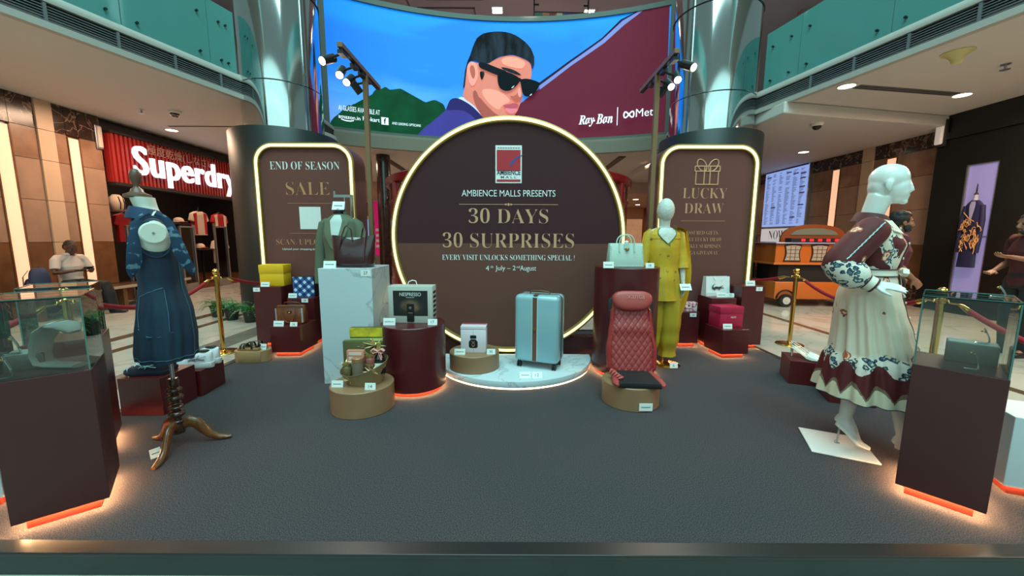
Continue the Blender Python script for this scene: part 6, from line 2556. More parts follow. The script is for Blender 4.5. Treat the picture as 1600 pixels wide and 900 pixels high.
for s in (-1, 1):
    Y_ = lambda v: s * v
    inner = [(-.03, .165, 1.41), (-.062, .170, 1.385), (-.084, .172, 1.31), (-.082, .166, 1.22), (-.092, .15, 1.14), (-.130, .132, 1.075)]
    outer = [(-.04, .168, 1.435), (-.095, .172, 1.39), (-.130, .172, 1.29), (-.146, .166, 1.19), (-.152, .145, 1.11), (-.138, .130, 1.068)]
    def flap(nm, inn, out):
        mb = MB()
        rows_ = []
        def fine(P):
            P = [V(*p) for p in P]
            o_ = []
            for i in range(len(P) - 1):
                p0, p1, p2, p3 = P[max(i - 1, 0)], P[i], P[i + 1], P[min(i + 2, len(P) - 1)]
                for q_ in range(6):
                    u = q_ / 6
                    o_.append(.5 * ((2 * p1) + (p2 - p0) * u + (2 * p0 - 5 * p1 + 4 * p2 - p3) * u * u + (3 * p1 - p0 - 3 * p2 + p3) * u ** 3))
            return o_ + [P[-1]]
        for p, q in zip(fine(inn), fine(out)):
            p, q = V(p[0], Y_(p[1]), p[2]), V(q[0], Y_(q[1]), q[2])
            m_ = (p + q) / 2 + V(0, s * .006, .0)
            rows_.append([p, m_, q, q - V(0, s * .004, 0), m_ - V(0, s * .004, 0), p - V(0, s * .004, 0)])
        mb.loft(rows_)
        mb.build(nm, m_denpat, dd, smooth=40)
    flap('front_flap', inner, outer)
    flap('rear_flap', [(-.02, .165, 1.41), (.012, .170, 1.385), (.034, .172, 1.31), (.042, .166, 1.22), (.068, .15, 1.14), (.112, .132, 1.075)], [(-.005, .168, 1.435), (.05, .172, 1.39), (.086, .172, 1.29), (.112, .166, 1.19), (.134, .145, 1.11), (.120, .130, 1.068)])
    mb = MB()
    mb.tube([V(-.026 + .072 * cos(2 * pi * k / 28), s * (.166 - .012 * max(0, -sin(2 * pi * k / 28))), 1.292 + .112 * sin(2 * pi * k / 28)) for k in range(28)], .006, 8, closed=True)
    mb.build('armhole_edge', m_den, dd, smooth=60)
    mb = MB()
    A = lambda d_: radians(d_ * s)
    mb.tube(dsx.line([(A(-150), .96), (A(-125), .985), (A(-105), 1.0), (A(-88), 1.01)]), .0022, 6)
    mb.tube(dsx.line([(A(-150), .96), (A(-156), .86), (A(-150), .79)]), .0022, 6)
    mb.tube(dsx.line([(A(-152), .78), (A(-130), .735), (A(-105), .735), (A(-80), .755)]), .0022, 6)
    mb.tube(dsx.line([(A(-86), 1.0 - .03 * i) for i in range(9)]), .0018, 6)
    mb.tube(dsx.line([(A(-35), 1.15 - .045 * i) for i in range(13)]), .002, 6)
    mb.build('pocket_stitching', m_stitch, dd, smooth=60)
mb = MB()
mb.tube([dsx.pt(2 * pi * j / 120, .597, .001) for j in range(120)], .002, 6, closed=True)
mb.build('hem_stitching', m_stitch, dd, smooth=60)

# ---------------------------------------------------------------- green blazer on its stand
bq = thing('blazer_stand', 'black display stand with a steel square arm holding up the green blazer', 'stand', (-1.90, 4.30, PZ), 0)
mb = MB()
mb.lathe([(.12, 0), (.12, .012), (.02, .02), (.016, .03), (.016, 1.45)], 32)
mb.build('pole', m_black, bq, smooth=40)
mb = MB()
mb.lathe([(.05, 1.42), (.05, 1.56), (.055, 1.565), (.055, 1.60), (.001, 1.605)], 24)
mb.build('neck_block', m_black, bq, smooth=40)
mb = MB()
mb.tube([V(0, .14, .03), V(.0, .14, 1.76)], .008, 8)
mb.box((-.02, .14, 1.755), (.20, .022, .03))
mb.box((.085, .14, 1.64), (.022, .022, .26))
mb.box((-.11, .14, 1.785), (.016, .02, .05))
mb.build('steel_arm', m_steel, bq, smooth=40)
bz = thing('blazer', 'sage green blazer over a pale top behind the marble pedestal', 'jacket', (-1.90, 4.30, PZ), radians(-6))
m_sage = M('sage_linen', rgb(90, 98, 78), .75, bump=(220, .25), noise=(6, .12))
m_sage2 = M('sage_linen_light', rgb(98, 108, 86), .75, bump=(220, .25))
bs = Shell([(1.545, 0, .01, .07, .06), (1.52, 0, .01, .115, .08), (1.47, 0, .005, .195, .10), (1.3, 0, 0, .205, .128), (1.1, 0, 0, .185, .122), (.85, 0, 0, .205, .14), (.74, 0, 0, .21, .145)])
mb = MB()
bs.loft(mb, nz=40, n=80, thick=.004)
mb.build('body', m_sage, bz, smooth=70)
mb = MB()
rows = []
for i in range(13):
    z = 1.535 - .37 * i / 12
    w_ = radians(24) * (1 - (i / 12) ** 1.2) + .012
    rows.append((z, -pi / 2 - w_ * .9, -pi / 2 + w_ * 1.0))
bs.strip(mb, rows, .004, 10)
mb.build('pale_top', M('pale_aqua_top', rgb(196, 208, 204), .6), bz, smooth=60)
for s in (-1, 1):
    mb = MB()
    rows = []
    for i in range(15):
        f = i / 14
        z = 1.54 - .38 * f
        wi = radians(24) * (1 - f ** 1.2) + .012
        wo = wi + radians(7 + 22 * min(1, f * 3.2) * (1 - f) ** .6 * (1 if not .28 < f < .36 else .75))
        rows.append((z, -pi / 2 + s * wi, -pi / 2 + s * wo))
    g0 = [[bs.pt(a0 + (a1 - a0) * i / 5, z, .006 + .008 * (i / 5)) for i in range(6)] for z, a0, a1 in rows]
    g1 = [[bs.pt(a0 + (a1 - a0) * i / 5, z, .002) for i in range(6)] for z, a0, a1 in rows]
    mb.loft([a_ + list(reversed(b_)) for a_, b_ in zip(g0, g1)])
    mb.build('lapel', m_sage2, bz, smooth=50)
    mb = MB()
    P_ = [V(s * .15, .01, 1.485), V(s * .195, .01, 1.44), V(s * .235, .0, 1.25), V(s * .25, -.01, 1.05), V(s * .25, -.05, .84), V(s * .245, -.06, .78)]
    mb.tube(P_, [.03, .058, .062, .058, .052, .05], 24)
    mb.build('sleeve', m_sage, bz, smooth=70)
    mb = MB()
    rows = [(1.055 - .04 * i / 3, -pi / 2 + s * radians(38), -pi / 2 + s * radians(72)) for i in range(4)]
    g0 = [[bs.pt(a0 + (a1 - a0) * i / 6, z, .010) for i in range(7)] for z, a0, a1 in rows]
    g1 = [[bs.pt(a0 + (a1 - a0) * i / 6, z, .001) for i in range(7)] for z, a0, a1 in rows]
    mb.loft([a_ + list(reversed(b_)) for a_, b_ in zip(g0, g1)])
    mb.build('pocket_flap', m_sage2, bz, smooth=50)
mb = MB()
mb.loft([[V(.076 * cos(a), .012 + .068 * sin(a), z) for a in [radians(-40 + 260 * j / 24) for j in range(25)]] for z in (1.53, 1.575)], closed=False)
mb.build('collar', m_sage2, bz, smooth=60)
for z in (1.155, 1.05):
    mb = MB()
    mb.ell(bs.pt(-pi / 2 + .06, z, .006), (.009, .004, .009), 12, 8)
    mb.build('button', m_black, bz, smooth=60)
cdb = card('name card on top of the green blazer\'s neck block', (-1.895, 4.245, 1.69), w=.13, h=.10, tilt=25, rz=radians(4), **BR)

# ================================================================ PEOPLE
def person(name, label, loc, rz, J, skin, parts, headR=None, hair=None, vox=.007, hands=None, foot=True, beard=False):
    t = thing(name, label, 'person', loc, rz)
    hc = J['head']
    HR = headR or rotm()
    def body(mb):
        torso_parts(mb, J['pel'], J['chest'], J['neck'], None, J.get('side', V(0, 1, 0)), .15, .17, .115)
        mb.tube([J['neck'] - V(0, 0, .03), J['neck'].lerp(hc, .35), hc + V(-.01, 0, -.03)], [.062, .054, .055], 16)
        head_parts(mb, hc, HR, 1.0)
        for s, k in (('r', -1), ('l', 1)):
            limb(mb, *arm_pts(J['sh' + s], J['el' + s], J['wr' + s]))
            hd = J['hd' + s]
            hand_parts(mb, J['wr' + s], hd[0], hd[1], hd[2], 1.0, hd[3], .05)
            limb(mb, *leg_pts(J['hip' + s], J['kn' + s], J['an' + s]))
            if foot:
                a = J['an' + s]
                f = J['ft' + s]
                foot_parts(mb, a, a + V(-f.x * .3, -f.y * .3, -.045), a + f * .75 + V(0, 0, -.058), a + f * 1.1 + V(0, 0, -.062))
    mb = MB()
    body(mb)
    eyes = [hc + HR @ V(.082, sd * .032, -.004) for sd in (-1, 1)]
    lip = hc + HR @ V(.094, 0, -.073)
    def paint(c):
        if min((c - e).length for e in eyes) < .013:
            return 1
        if (c - lip).length < .02:
            return 2
        return 0
    put('body', fuse(mb, 'body', [skin, m_eye, m_lips], vox, 3, paint), t)
    # hair
    mb = MB()
    hair = hair or (.01, 1.0)
    mb.ell(hc + HR @ V(-.022, 0, .042), ((.1 + hair[0]), (.081 + hair[0]), (.088 + hair[0])), 20, 14, HR)
    mb.ell(hc + HR @ V(-.062, 0, -.005), (.055, .072, .075), 16, 12, HR)
    if hair[1] > 1:
        for k in range(9):
            a = k * .7
            mb.ell(hc + HR @ V(-.02 + .055 * cos(a), .05 * sin(a), .088 + .008 * sin(3 * a)), (.042, .04, .034), 10, 8, HR)
    hm = fuse(mb, 'hair', [m_hair], .007, 2)
    # keep the hair behind the forehead line
    bm = bmesh.new()
    bm.from_mesh(hm)
    inv = HR.inverted()
    kill = [f for f in bm.faces if (lambda p: p.x > .035 and p.z < .072 and p.x > .035 + (p.z - .03) * -.2)(inv @ (f.calc_center_median() - hc))]
    bmesh.ops.delete(bm, geom=kill, context='FACES')
    bm.to_mesh(hm)
    bm.free()
    put('hair', hm, t)
    if beard:
        mb = MB()
        mb.ell(hc + HR @ V(.046, 0, -.092), (.046, .047, .032), 18, 12, HR)
        for sd in (-1, 1):
            mb.ell(hc + HR @ V(.03, sd * .052, -.06), (.04, .014, .04), 14, 10, HR)
        mb.tube([hc + HR @ V(.080, -.028, -.064), hc + HR @ V(.092, 0, -.055), hc + HR @ V(.080, .028, -.064)], [.007, .009, .007], 8)
        put('beard', fuse(mb, 'beard', [m_hair], .006, 2), t)
    for fn in parts:
        fn(t, J)
    return t


def shirt_fn(mat, cut, nm='shirt', collar=None, grow=.014):
    """cut: how far down the arm the sleeve reaches (0..2)."""
    def f(t, J):
        mb = MB()
        torso_parts(mb, J['pel'] - V(0, 0, .02), J['chest'], J['neck'] - V(0, 0, .005), None, J.get('side', V(0, 1, 0)), .152, .172, .118, grow=grow)
        for s in 'rl':
            sh, el, wr = J['sh' + s], J['el' + s], J['wr' + s]
            if cut <= 1:
                e2 = sh.lerp(el, cut)
                mb.tube([sh.lerp(J['neck'], .55) - V(0, 0, .02), sh.lerp(J['neck'], .1), sh.lerp(el, .12), sh.lerp(el, cut * .55), e2], [.06, .066, .068, .066, .064], 18)
            else:
                e2 = el.lerp(wr, cut - 1)
                mb.tube([sh.lerp(J['neck'], .55) - V(0, 0, .02), sh, sh.lerp(el, .5), el, el.lerp(wr, .3), e2], [.06, .064, .06, .054, .052, .042], 18)
        o = put(nm, fuse(mb, nm, [mat], .008, 3), t)
        if collar:
            c = J['neck']
            mb = MB()
            mb.loft([[c + V(.064 * cos(a), .066 * sin(a), z) for a in [radians(25 + 310 * j / 24) for j in range(25)]] for z in (-.005, .04)] + [[c + V(.08 * cos(a), .084 * sin(a), .005) for a in [radians(25 + 310 * j / 24) for j in range(25)]]], closed=False)
            mb.build('collar', collar, o, smooth=60)
        return o
    return f


def trouser_fn(mat):
    def f(t, J):
        mb = MB()
        side = J.get('side', V(0, 1, 0))
        up = (J['chest'] - J['pel']).normalized()
        mb.tube([J['pel'] - up * .09, J['pel'], J['pel'] + up * .09], [(.14, .12), (.165, .13), (.15, .125)], 24, flat=side)
        for s in 'rl':
            mb2 = leg_pts(J['hip' + s], J['kn' + s], J['an' + s] + V(0, 0, -.02), 1.0, .022)
            mb2[1][2] += .01
            mb2[1][3] += .012
            mb2[1][4] += .018
            mb2[1][5] += .022
            mb.tube(mb2[0], mb2[1], 18)
            mb.ell(mb2[0][0], (.105,) * 3)
        put('trousers', fuse(mb, 'trousers', [mat], .009, 3), t)
    return f


def shoe_fn(mat):
    def f(t, J):
        for s in 'rl':
            a, d = J['an' + s], J['ft' + s]
            mb = MB()
            side = V(-d.y, d.x, 0).normalized()
            base = a + V(0, 0, -.055)
            mb.tube([base - d * .42, base - d * .3, base + d * .3, base + d * .85, base + d * 1.2], [(.02, .02), (.04, .04), (.045, .04), (.05, .03), (.02, .016)], 16, flat=side)
            mb.tube([a + V(0, 0, .02), base + V(0, 0, .01)], [.043, .045], 14)
            put('shoe', fuse(mb, 'shoe', [mat], .007, 2), t)
    return f


m_wshirt = M('white_cotton_shirt', rgb(196, 188, 184), .8, bump=(60, .15))
m_dktrous = M('black_trousers', rgb(22, 22, 26), .75)
# seated man: local x is where he faces
J = dict(pel=V(0, 0, .54), chest=V(-.03, 0, .86), neck=V(-.01, 0, 1.06), head=V(.045, 0, 1.19),
         shr=V(-.02, -.19, 1.0), elr=V(.05, -.27, .76), wrr=V(.27, -.13, .80), hdr=(V(1, .35, .05), V(0, .4, 1), -1, .5),
         shl=V(-.02, .19, 1.0), ell=V(.06, .25, .76), wrl=V(.28, .06, .79), hdl=(V(1, -.35, .05), V(0, -.4, 1), 1, .5),
         hipr=V(.02, -.09, .53), knr=V(.44, -.14, .50), anr=V(.40, -.15, .09), ftr=V(.17, -.03, 0),
         hipl=V(.02, .09, .53), knl=V(.45, .16, .51), anl=V(.50, .19, .09), ftl=V(.17, .05, 0))
sm = person('person', 'person in a white shirt sitting on the bench looking at a phone', (-7.80, 6.78, 0), radians(-6), J, m_skin2,
            [shirt_fn(m_wshirt, .75, 'shirt', m_wshirt), trouser_fn(m_dktrous), shoe_fn(m_black)], rotm(0, radians(22)), (-.004, 1))
tp = thing('phone', 'dark phone in the hands of the seated person', 'phone', (-7.80, 6.78, .84), radians(-6))
mb = MB()
mb.box((.385, -.035, .0), (.075, .15, .009), R=rotm(0, radians(-35)))
mb.build('case', m_black, tp, bevel=.003)
mb = MB()
mb.box((.383, -.035, .0053), (.066, .14, .001), R=rotm(0, radians(-35)))
mb.build('display', M('phone_display', rgb(80, 90, 100), .2, emit=.3), tp)

m_wine = M('wine_red_shirt', rgb(78, 24, 40), .8, bump=(60, .15))
J = dict(pel=V(0, 0, .92), chest=V(.02, 0, 1.26), neck=V(.01, 0, 1.46), head=V(.05, 0, 1.60),
         shr=V(.0, -.19, 1.40), elr=V(-.05, -.24, 1.12), wrr=V(.12, -.22, .95), hdr=(V(.6, .1, -.7), V(-.2, 1, 0), -1, .4),
         shl=V(.0, .19, 1.40), ell=V(-.02, .24, 1.12), wrl=V(.14, .20, .97), hdl=(V(.6, -.1, -.7), V(-.2, -1, 0), 1, .4),
         hipr=V(0, -.09, .90), knr=V(.06, -.10, .50), anr=V(.04, -.10, .09), ftr=V(.17, -.03, 0),
         hipl=V(0, .09, .90), knl=V(.0, .10, .50), anl=V(-.08, .10, .09), ftl=V(.17, .03, 0))
person('person', 'bearded person in a wine red shirt standing behind the white mannequin', (4.56, 4.62, 0), radians(-22), J, m_skin,
       [shirt_fn(m_wine, 1.05, 'shirt', m_wine), trouser_fn(m_dktrous), shoe_fn(m_black)], None, (.008, 2), beard=True)

m_dkred = M('dark_red_tshirt', rgb(70, 14, 18), .8)
J = dict(pel=V(0, 0, .92), chest=V(.02, 0, 1.26), neck=V(.02, 0, 1.45), head=V(.07, 0, 1.585),
         shr=V(.0, -.19, 1.40), elr=V(-.03, -.24, 1.13), wrr=V(.17, -.18, 1.02), hdr=(V(.9, .2, -.4), V(0, .3, 1), -1, .5),
         shl=V(.0, .19, 1.40), ell=V(.06, .22, 1.14), wrl=V(.30, .12, 1.20), hdl=(V(1, -.15, .1), V(0, -.3, 1), 1, .45),
         hipr=V(0, -.09, .90), knr=V(.02, -.10, .50), anr=V(-.02, -.10, .09), ftr=V(.17, -.03, 0),
         hipl=V(0, .09, .90), knl=V(.02, .10, .50), anl=V(-.02, .10, .09), ftl=V(.17, .03, 0))
person('person', 'person in a dark red t-shirt and cap reaching out at the frame edge', (6.12, 4.55, 0), radians(172), J, m_skin,
       [shirt_fn(m_dkred, .8, 't_shirt'), trouser_fn(m_dktrous), shoe_fn(m_black)], None, (.006, 1), beard=True)

# backpack and bench
bn = thing('bench', 'long bench with pale edge and wooden legs along the left wall', 'bench', (-7.85, 7.6, 0))
mb = MB()
mb.b2(-.28, .26, -1.6, 1.4, .39, .43)
mb.build('seat', M('dark_bench_seat', rgb(70, 52, 42), .3), bn, bevel=.004)
mb = MB()
mb.b2(.26, .285, -1.6, 1.4, .385, .435)
mb.build('front_edge', M('bench_edge_metal', rgb(190, 176, 160), .35, .4), bn, bevel=.003)
for y in (-1.45, -.1, 1.25):
    mb = MB()
    mb.b2(-.24, .22, y - .04, y + .04, 0, .39)
    mb.build('leg', m_walldark, bn, bevel=.004)
bp = thing('backpack', 'blue backpack with pale straps on the bench beside the seated person', 'bag', (-7.72, 6.24, .436), radians(-40))
m_blue = M('blue_nylon', rgb(36, 48, 78), .7, bump=(80, .3))
mb = MB()
rings = []
for k in range(15):
    a = -pi / 2 + pi * k / 14
    s_ = max(cos(a), .03) ** .45
    rings.append([V(.17 * s_ * (abs(cos(b_)) ** .6) * (1 if cos(b_) > 0 else -1), .12 * s_ * (abs(sin(b_)) ** .7) * (1 if sin(b_) > 0 else -1), .22 + .22 * sin(a)) for b_ in [2 * pi * j / 28 for j in range(28)]])
mb.loft(rings)
mb.build('main_bag', m_blue, bp, smooth=70)
mb = MB()
mb.ell((0, -.12, .15), (.13, .05, .12))
mb.build('front_pocket', M('blue_nylon_dark', rgb(28, 38, 62), .7), bp, smooth=60)
for s in (-1, 1):
    mb = MB()
    mb.tube([(s * .09, -.11, .40), (s * .10, -.17, .30), (s * .105, -.175, .15), (s * .09, -.12, .04)], (.018, .005), 8, flat=(1, 0, 0))
    mb.build('strap', M('pale_strap', rgb(150, 150, 120), .7), bp, smooth=60)
mb = MB()
mb.tube([(-.04, 0, .43), (-.03, 0, .47), (.03, 0, .47), (.04, 0, .43)], .008, 8)
mb.build('top_loop', m_blue, bp, smooth=60)

# ================================================================ GLASS CASE CONTENTS
m_velvet = M('grey_velvet', rgb(150, 146, 140), .85, bump=(200, .2))
m_acryl = glass_mat('clear_acrylic', (.86, .9, .9, 1), .8, .05, .25, rgb(190, 196, 196))


def in_case(case, x, y):
    (cx, cy), r = case
    return (cx + x * cos(r) - y * sin(r), cy + x * sin(r) + y * cos(r))


x, y = in_case(FL, .03, -.03)
t = thing('necklace_bust', 'grey curved necklace display stand inside the left corner glass case', 'display stand', (x, y, .79), radians(-2))
mb = MB()
mb.tube([V(.10, 0, .012), V(-.03, 0, .012), V(-.075, 0, .02), V(-.085, 0, .06), V(-.07, 0, .12), V(-.035, 0, .175), V(.02, 0, .205), V(.07, 0, .20), V(.095, 0, .17)],
        [(.035, .010), (.038, .011), (.042, .012), (.045, .012), (.05, .012), (.058, .013), (.062, .014), (.056, .014), (.03, .010)], 16, flat=(0, 1, 0))
mb.build('curved_form', m_velvet, t, smooth=70)
mb = MB()
mb.tube([V(.02 + .09 * cos(a) * .4, .063 * sin(a), .205 + .02 * cos(a)) for a in [2 * pi * j / 24 for j in range(24)]], .0015, 6, closed=True)
mb.build('necklace', m_steel, t, smooth=60)
for k, (px_, py_, h_, lb) in enumerate(((-.08, .06, .05, 'dark riser block at the back of the left corner glass case'),)):
    x, y = in_case(FL, px_, py_)
    t = thing('riser_block', lb, 'riser', (x, y, .79), FL[1])
    rbox('block', .12, .12, .07, M('taupe_card', rgb(96, 88, 84), .6), t)
    rbox('top_pad', .11, .11, .006, m_velvet, t, z=.07)


def lstand(label, case, px_, py_, z, h_, r):
    x, y = in_case(case, px_, py_)
    t = thing('jewellery_stand', label, 'display stand', (x, y, z), r, 'clear jewellery stands')
    mb = MB()
    mb.tube([V(-.035, 0, .004), V(.005, 0, .004), V(.012, 0, .012), V(.006, 0, h_ * .5), V(-.01, 0, h_)], (.014, .003), 8, flat=(0, 1, 0))
    mb.build('bent_sheet', m_acryl, t, smooth=60)
    mb = MB()
    for s in (-1, 1):
        mb.ell((-.012 + .004 * s, -.006 * s, h_ * .82), (.004, .004, .006), 10, 8)
    mb.build('earring', m_brass, t, smooth=60)


lstand('clear jewellery stand beside the grey bust', FL, -.10, .02, .866, .085, radians(40))
lstand('clear jewellery stand low before the grey bust', FL, -.10, -.11, .79, .10, radians(40))
x, y = in_case(FR, .04, .09)
t = thing('riser_block', 'upper grey riser block inside the right corner glass case', 'riser', (x, y, .79), FR[1], 'grey risers')
rbox('block', .17, .11, .10, M('taupe_card_2', rgb(96, 88, 84), .6), t)
rbox('top_pad', .16, .10, .004, m_velvet, t, z=.10)
lstand('clear jewellery stand on the riser in the right glass case', FR, .08, .07, .894, .075, radians(-40))
lstand('clear jewellery stand low in the right corner glass case', FR, .05, -.08, .79, .095, radians(-40))
lstand('clear label stand on top of the right corner glass case', FR, .10, .02, 1.131, .055, radians(-60))

# ================================================================ POTTED FERNS
def fern(label, x, y, s=1.0, seed=0):
    t = thing('potted_fern', label, 'potted plant', (x, y, 0), 0, 'potted ferns by the dark cladding')
    mb = MB()
    mb.lathe([(.085 * s, 0), (.115 * s, .19 * s), (.125 * s, .19 * s), (.125 * s, .21 * s), (.11 * s, .21 * s), (.105 * s, .19 * s), (.001, .18 * s)], 28)
    mb.build('pot', m_black, t, smooth=40)
    rnd = random.Random(seed)
    mb = MB()
    for k in range(34):
        a = rnd.uniform(0, 2 * pi)
        L = rnd.uniform(.2, .34) * s
        e = rnd.uniform(.5, 1.4)
        pts = []
        p = V(.03 * cos(a), .03 * sin(a), .18 * s)
        el = e
        for q in range(7):
            pts.append(p.copy())
            p = p + V(cos(a) * cos(el), sin(a) * cos(el), sin(el)) * L / 6
            el -= .30
        mb.tube(pts, .0022, 4)
        side = V(-sin(a), cos(a), 0)
        for q in range(1, 7):
            w = .05 * s * (1 - abs(q - 2.5) / 5)
            d = (pts[q] - pts[q - 1]).normalized()
            for sd in (-1, 1):
                b0 = pts[q]
                tip = b0 + side * sd * w + d * .02 - V(0, 0, .006)
                mid = b0 + side * sd * w * .5 + d * .022
                mb.add([b0, mid + d * .006, tip, mid - d * .014], [(0, 1, 2, 3)])
    mb.build('fronds', M('fern_green', rgb(40, 120, 56), .5, noise=(8, .5)), t, smooth=60)


fern('potted fern nearest the yellow box pedestal', -4.30, 6.20, .95, 1)
fern('potted fern in the middle of the three', -4.72, 6.36, .95, 2)
fern('potted fern furthest left, beside the brass stanchion', -5.16, 6.62, .95, 3)

# ================================================================ CEILING FIXTURES
def downlight(label, x, y, z, r=.09, sq=False):
    t = thing('downlight', label, 'ceiling light', (x, y, z), 0, 'ceiling downlights')
    mb = MB()
    mb.lathe([(r + .02, -.0), (r + .02, -.012), (r, -.014), (r, -.002)], 32)
    mb.build('trim_ring', m_trimring, t, smooth=40)
    mb = MB()
    mb.lathe([(.001, -.006), (r - .004, -.006), (r - .004, -.001), (.001, -.001)], 32)
    mb.build('lens', m_lens, t, smooth=40)


for lb, x, y, z in (('downlight in the left ceiling before the dark cladding', -8.0 + .35, 9.0, 3.76), ('downlight in the right ceiling above the cart, nearer the column', 5.19, 6.33, 3.76), ('downlight in the right ceiling near the boutique corner', 7.39, 6.68, 3.76), ('downlight in the lower right ceiling beside the marble wall', 7.3, 10.0, 3.56)):
    downlight(lb, x, y, z, .11)
for i, (px_, py_) in enumerate(((6.1, 19.4), (5.6, 21.5), (7.6, 26.5), (7.2, 22.5), (5.4, 24.5), (6.9, 19.0), (-6.0, 19.5), (-7.0, 22.0))):
    downlight(('small corridor downlight seen right of the round sign' if px_ > 0 else 'small corridor downlight seen left of the round sign'), px_, py_, 3.3, .14)
tl = thing('upper_light', 'square light in the upper ceiling above the screen, left one', 'ceiling light', (-.5, 13.1, 8.5), 0, 'upper ceiling lights')
rbox('frame', .36, .36, .03, m_trimring, tl, z=-.03)
mb = MB()
mb.box((0, 0, -.034), (.3, .3, .006))
mb.build('lens', m_lens, tl)
t2 = copy_tree(tl)
t2.location = (2.4, 13.2, 8.5)
t2['label'] = 'square light in the upper ceiling above the screen, right one'
for lb, x, y, z in (('dome camera on the left ceiling', -6.44, 7.68, 3.76), ('dome camera on the lower right ceiling', 5.75, 7.6, 3.56)):
    t = thing('dome_camera', lb, 'camera', (x, y, z), 0, 'ceiling dome cameras')
    mb = MB()
    mb.lathe([(.001, 0), (.10, 0), (.10, -.03), (.085, -.05), (.075, -.052)], 32, cap=False)
    mb.build('housing', m_trimring, t, smooth=50)
    mb = MB()
    mb.lathe([(.074, -.05), (.066, -.085), (.04, -.112), (.001, -.12)], 32, cap=False)
    mb.build('dome', m_black, t, smooth=70)
for lb, x, y, z in (('ceiling sprinkler left, beside the dome camera', -7.0, 7.61, 3.76), ('ceiling sprinkler at the right frame edge', 6.68, 5.56, 3.76)):
    t = thing('sprinkler', lb, 'sprinkler', (x, y, z), 0, 'ceiling sprinklers')
    mb = MB()
    mb.lathe([(.05, 0), (.05, -.008), (.012, -.012), (.012, -.05), (.006, -.06)], 20)
    mb.build('stem', m_steel, t, smooth=40)
    mb = MB()
    mb.lathe([(.001, -.07), (.05, -.07), (.05, -.075), (.001, -.078)], 20)
    mb.build('deflector', m_steel, t, smooth=40)
t = thing('ceiling_speaker', 'cream cone shaped speaker on the right ceiling', 'speaker', (5.66, 5.24, 3.76))
mb = MB()
mb.lathe([(.15, 0), (.14, -.015), (.09, -.05), (.06, -.09), (.05, -.13), (.03, -.14), (.001, -.142)], 32)
mb.build('cone', M('cream_plastic', rgb(206, 190, 130), .5), t, smooth=60)
mb = MB()
mb.lathe([(.158, 0), (.158, -.01), (.15, -.012)], 32)
mb.build('flange', M('cream_plastic_2', rgb(196, 184, 136), .5), t, smooth=40)
t = thing('slot_diffuser', 'long grey slot diffuser between the two right downlights', 'vent', (6.3, 6.5, 3.758), atan2(.35, 2.2))
mb = MB()
mb.box((0, 0, -.004), (1.9, .14, .008))
mb.build('plate', M('slot_grey', rgb(96, 98, 96), .5), t)
mb = MB()
for y in (-.03, .03):
    mb.box((0, y, -.009), (1.86, .02, .004))
mb.build('slot', m_black, t)
t = thing('slot_diffuser', 'thin dark slot beside the left downlight', 'vent', (-6.35, 8.7, 3.758), 0)
mb = MB()
mb.box((0, 0, -.004), (2.2, .05, .008))
mb.build('plate', M('slot_grey_2', rgb(90, 84, 80), .5), t)
mb = MB()
mb.box((0, 0, -.009), (2.16, .02, .004))
mb.build('slot', m_black, t)
t = thing('emergency_light', 'white oblong emergency light at the top of the boutique corner', 'wall light', (8.34, 7.82, 3.44), 0)
mb = MB()
mb.box((.02, 0, 0), (.06, .19, .50))
mb.build('back_plate', M('dark_plate', rgb(40, 36, 34), .5), t, bevel=.01)
mb = MB()
mb.box((-.03, -.01, 0), (.06, .13, .42))
mb.build('lens', M('milky_lens', rgb(226, 214, 206), .4, emit=.25), t, bevel=.028, seg=4, smooth=60)
t = thing('wall_detector', 'white rounded strip at the end of the left marble wall', 'wall light', (-8.26, 8.0, 3.35))
mb = MB()
mb.box((0, 0, 0), (.06, .09, .42))
mb.build('cover', M('milky_cover', rgb(206, 190, 182), .4), t, bevel=.025, seg=4, smooth=60)
mb = MB()
mb.box((-.02, 0, 0), (.03, .12, .46))
mb.build('back_plate', m_steel, t, bevel=.005)

# ================================================================ SHOP STOCK ON THE LEFT
def tshirt(label, x, y, z, mat, mat2=None, s=1.0, rz=0):
    t = thing('hanging_shirt', label, 'shirt', (x, y, z), rz, 'shirts in the clothes shop')
    out = [(-.09, 0), (-.04, -.025), (.04, -.025), (.09, 0), (.24, -.06), (.31, -.25), (.22, -.29), (.205, -.2), (.215, -.66), (-.215, -.66), (-.205, -.2), (-.22, -.29), (-.31, -.25), (-.24, -.06)]
    mb = MB()
    mb.T = Matrix.Rotation(radians(90), 4, 'Z')
    mb.prism([(a * s, b_ * s) for a, b_ in out], -.05 * s, .05 * s)
    mb.build('cloth', mat, t, bevel=.03 * s, seg=3, smooth=60)
    mb = MB()
    mb.T = Matrix.Rotation(radians(90), 4, 'Z')
    mb.tube([(-.2 * s, 0, -.05 * s), (0, 0, .035 * s), (.2 * s, 0, -.05 * s)], .008, 8)
    mb.tube([(0, 0, .035 * s), (0, 0, .09 * s), (.03 * s, 0, .11 * s)], .005, 8)
    mb.build('hanger', m_black, t, smooth=50)
    if mat2:
        for sd in (-1, 1):
            mb = MB()
            mb.T = Matrix.Rotation(radians(90), 4, 'Z')
            mb.prism([(sd * a * s, b_ * s) for a, b_ in ((.12, -.03), (.235, -.07), (.215, -.2), (.2, -.64), (.13, -.64))], -.062 * s, .062 * s)
            mb.build('side_panel', mat2, t, bevel=.01)


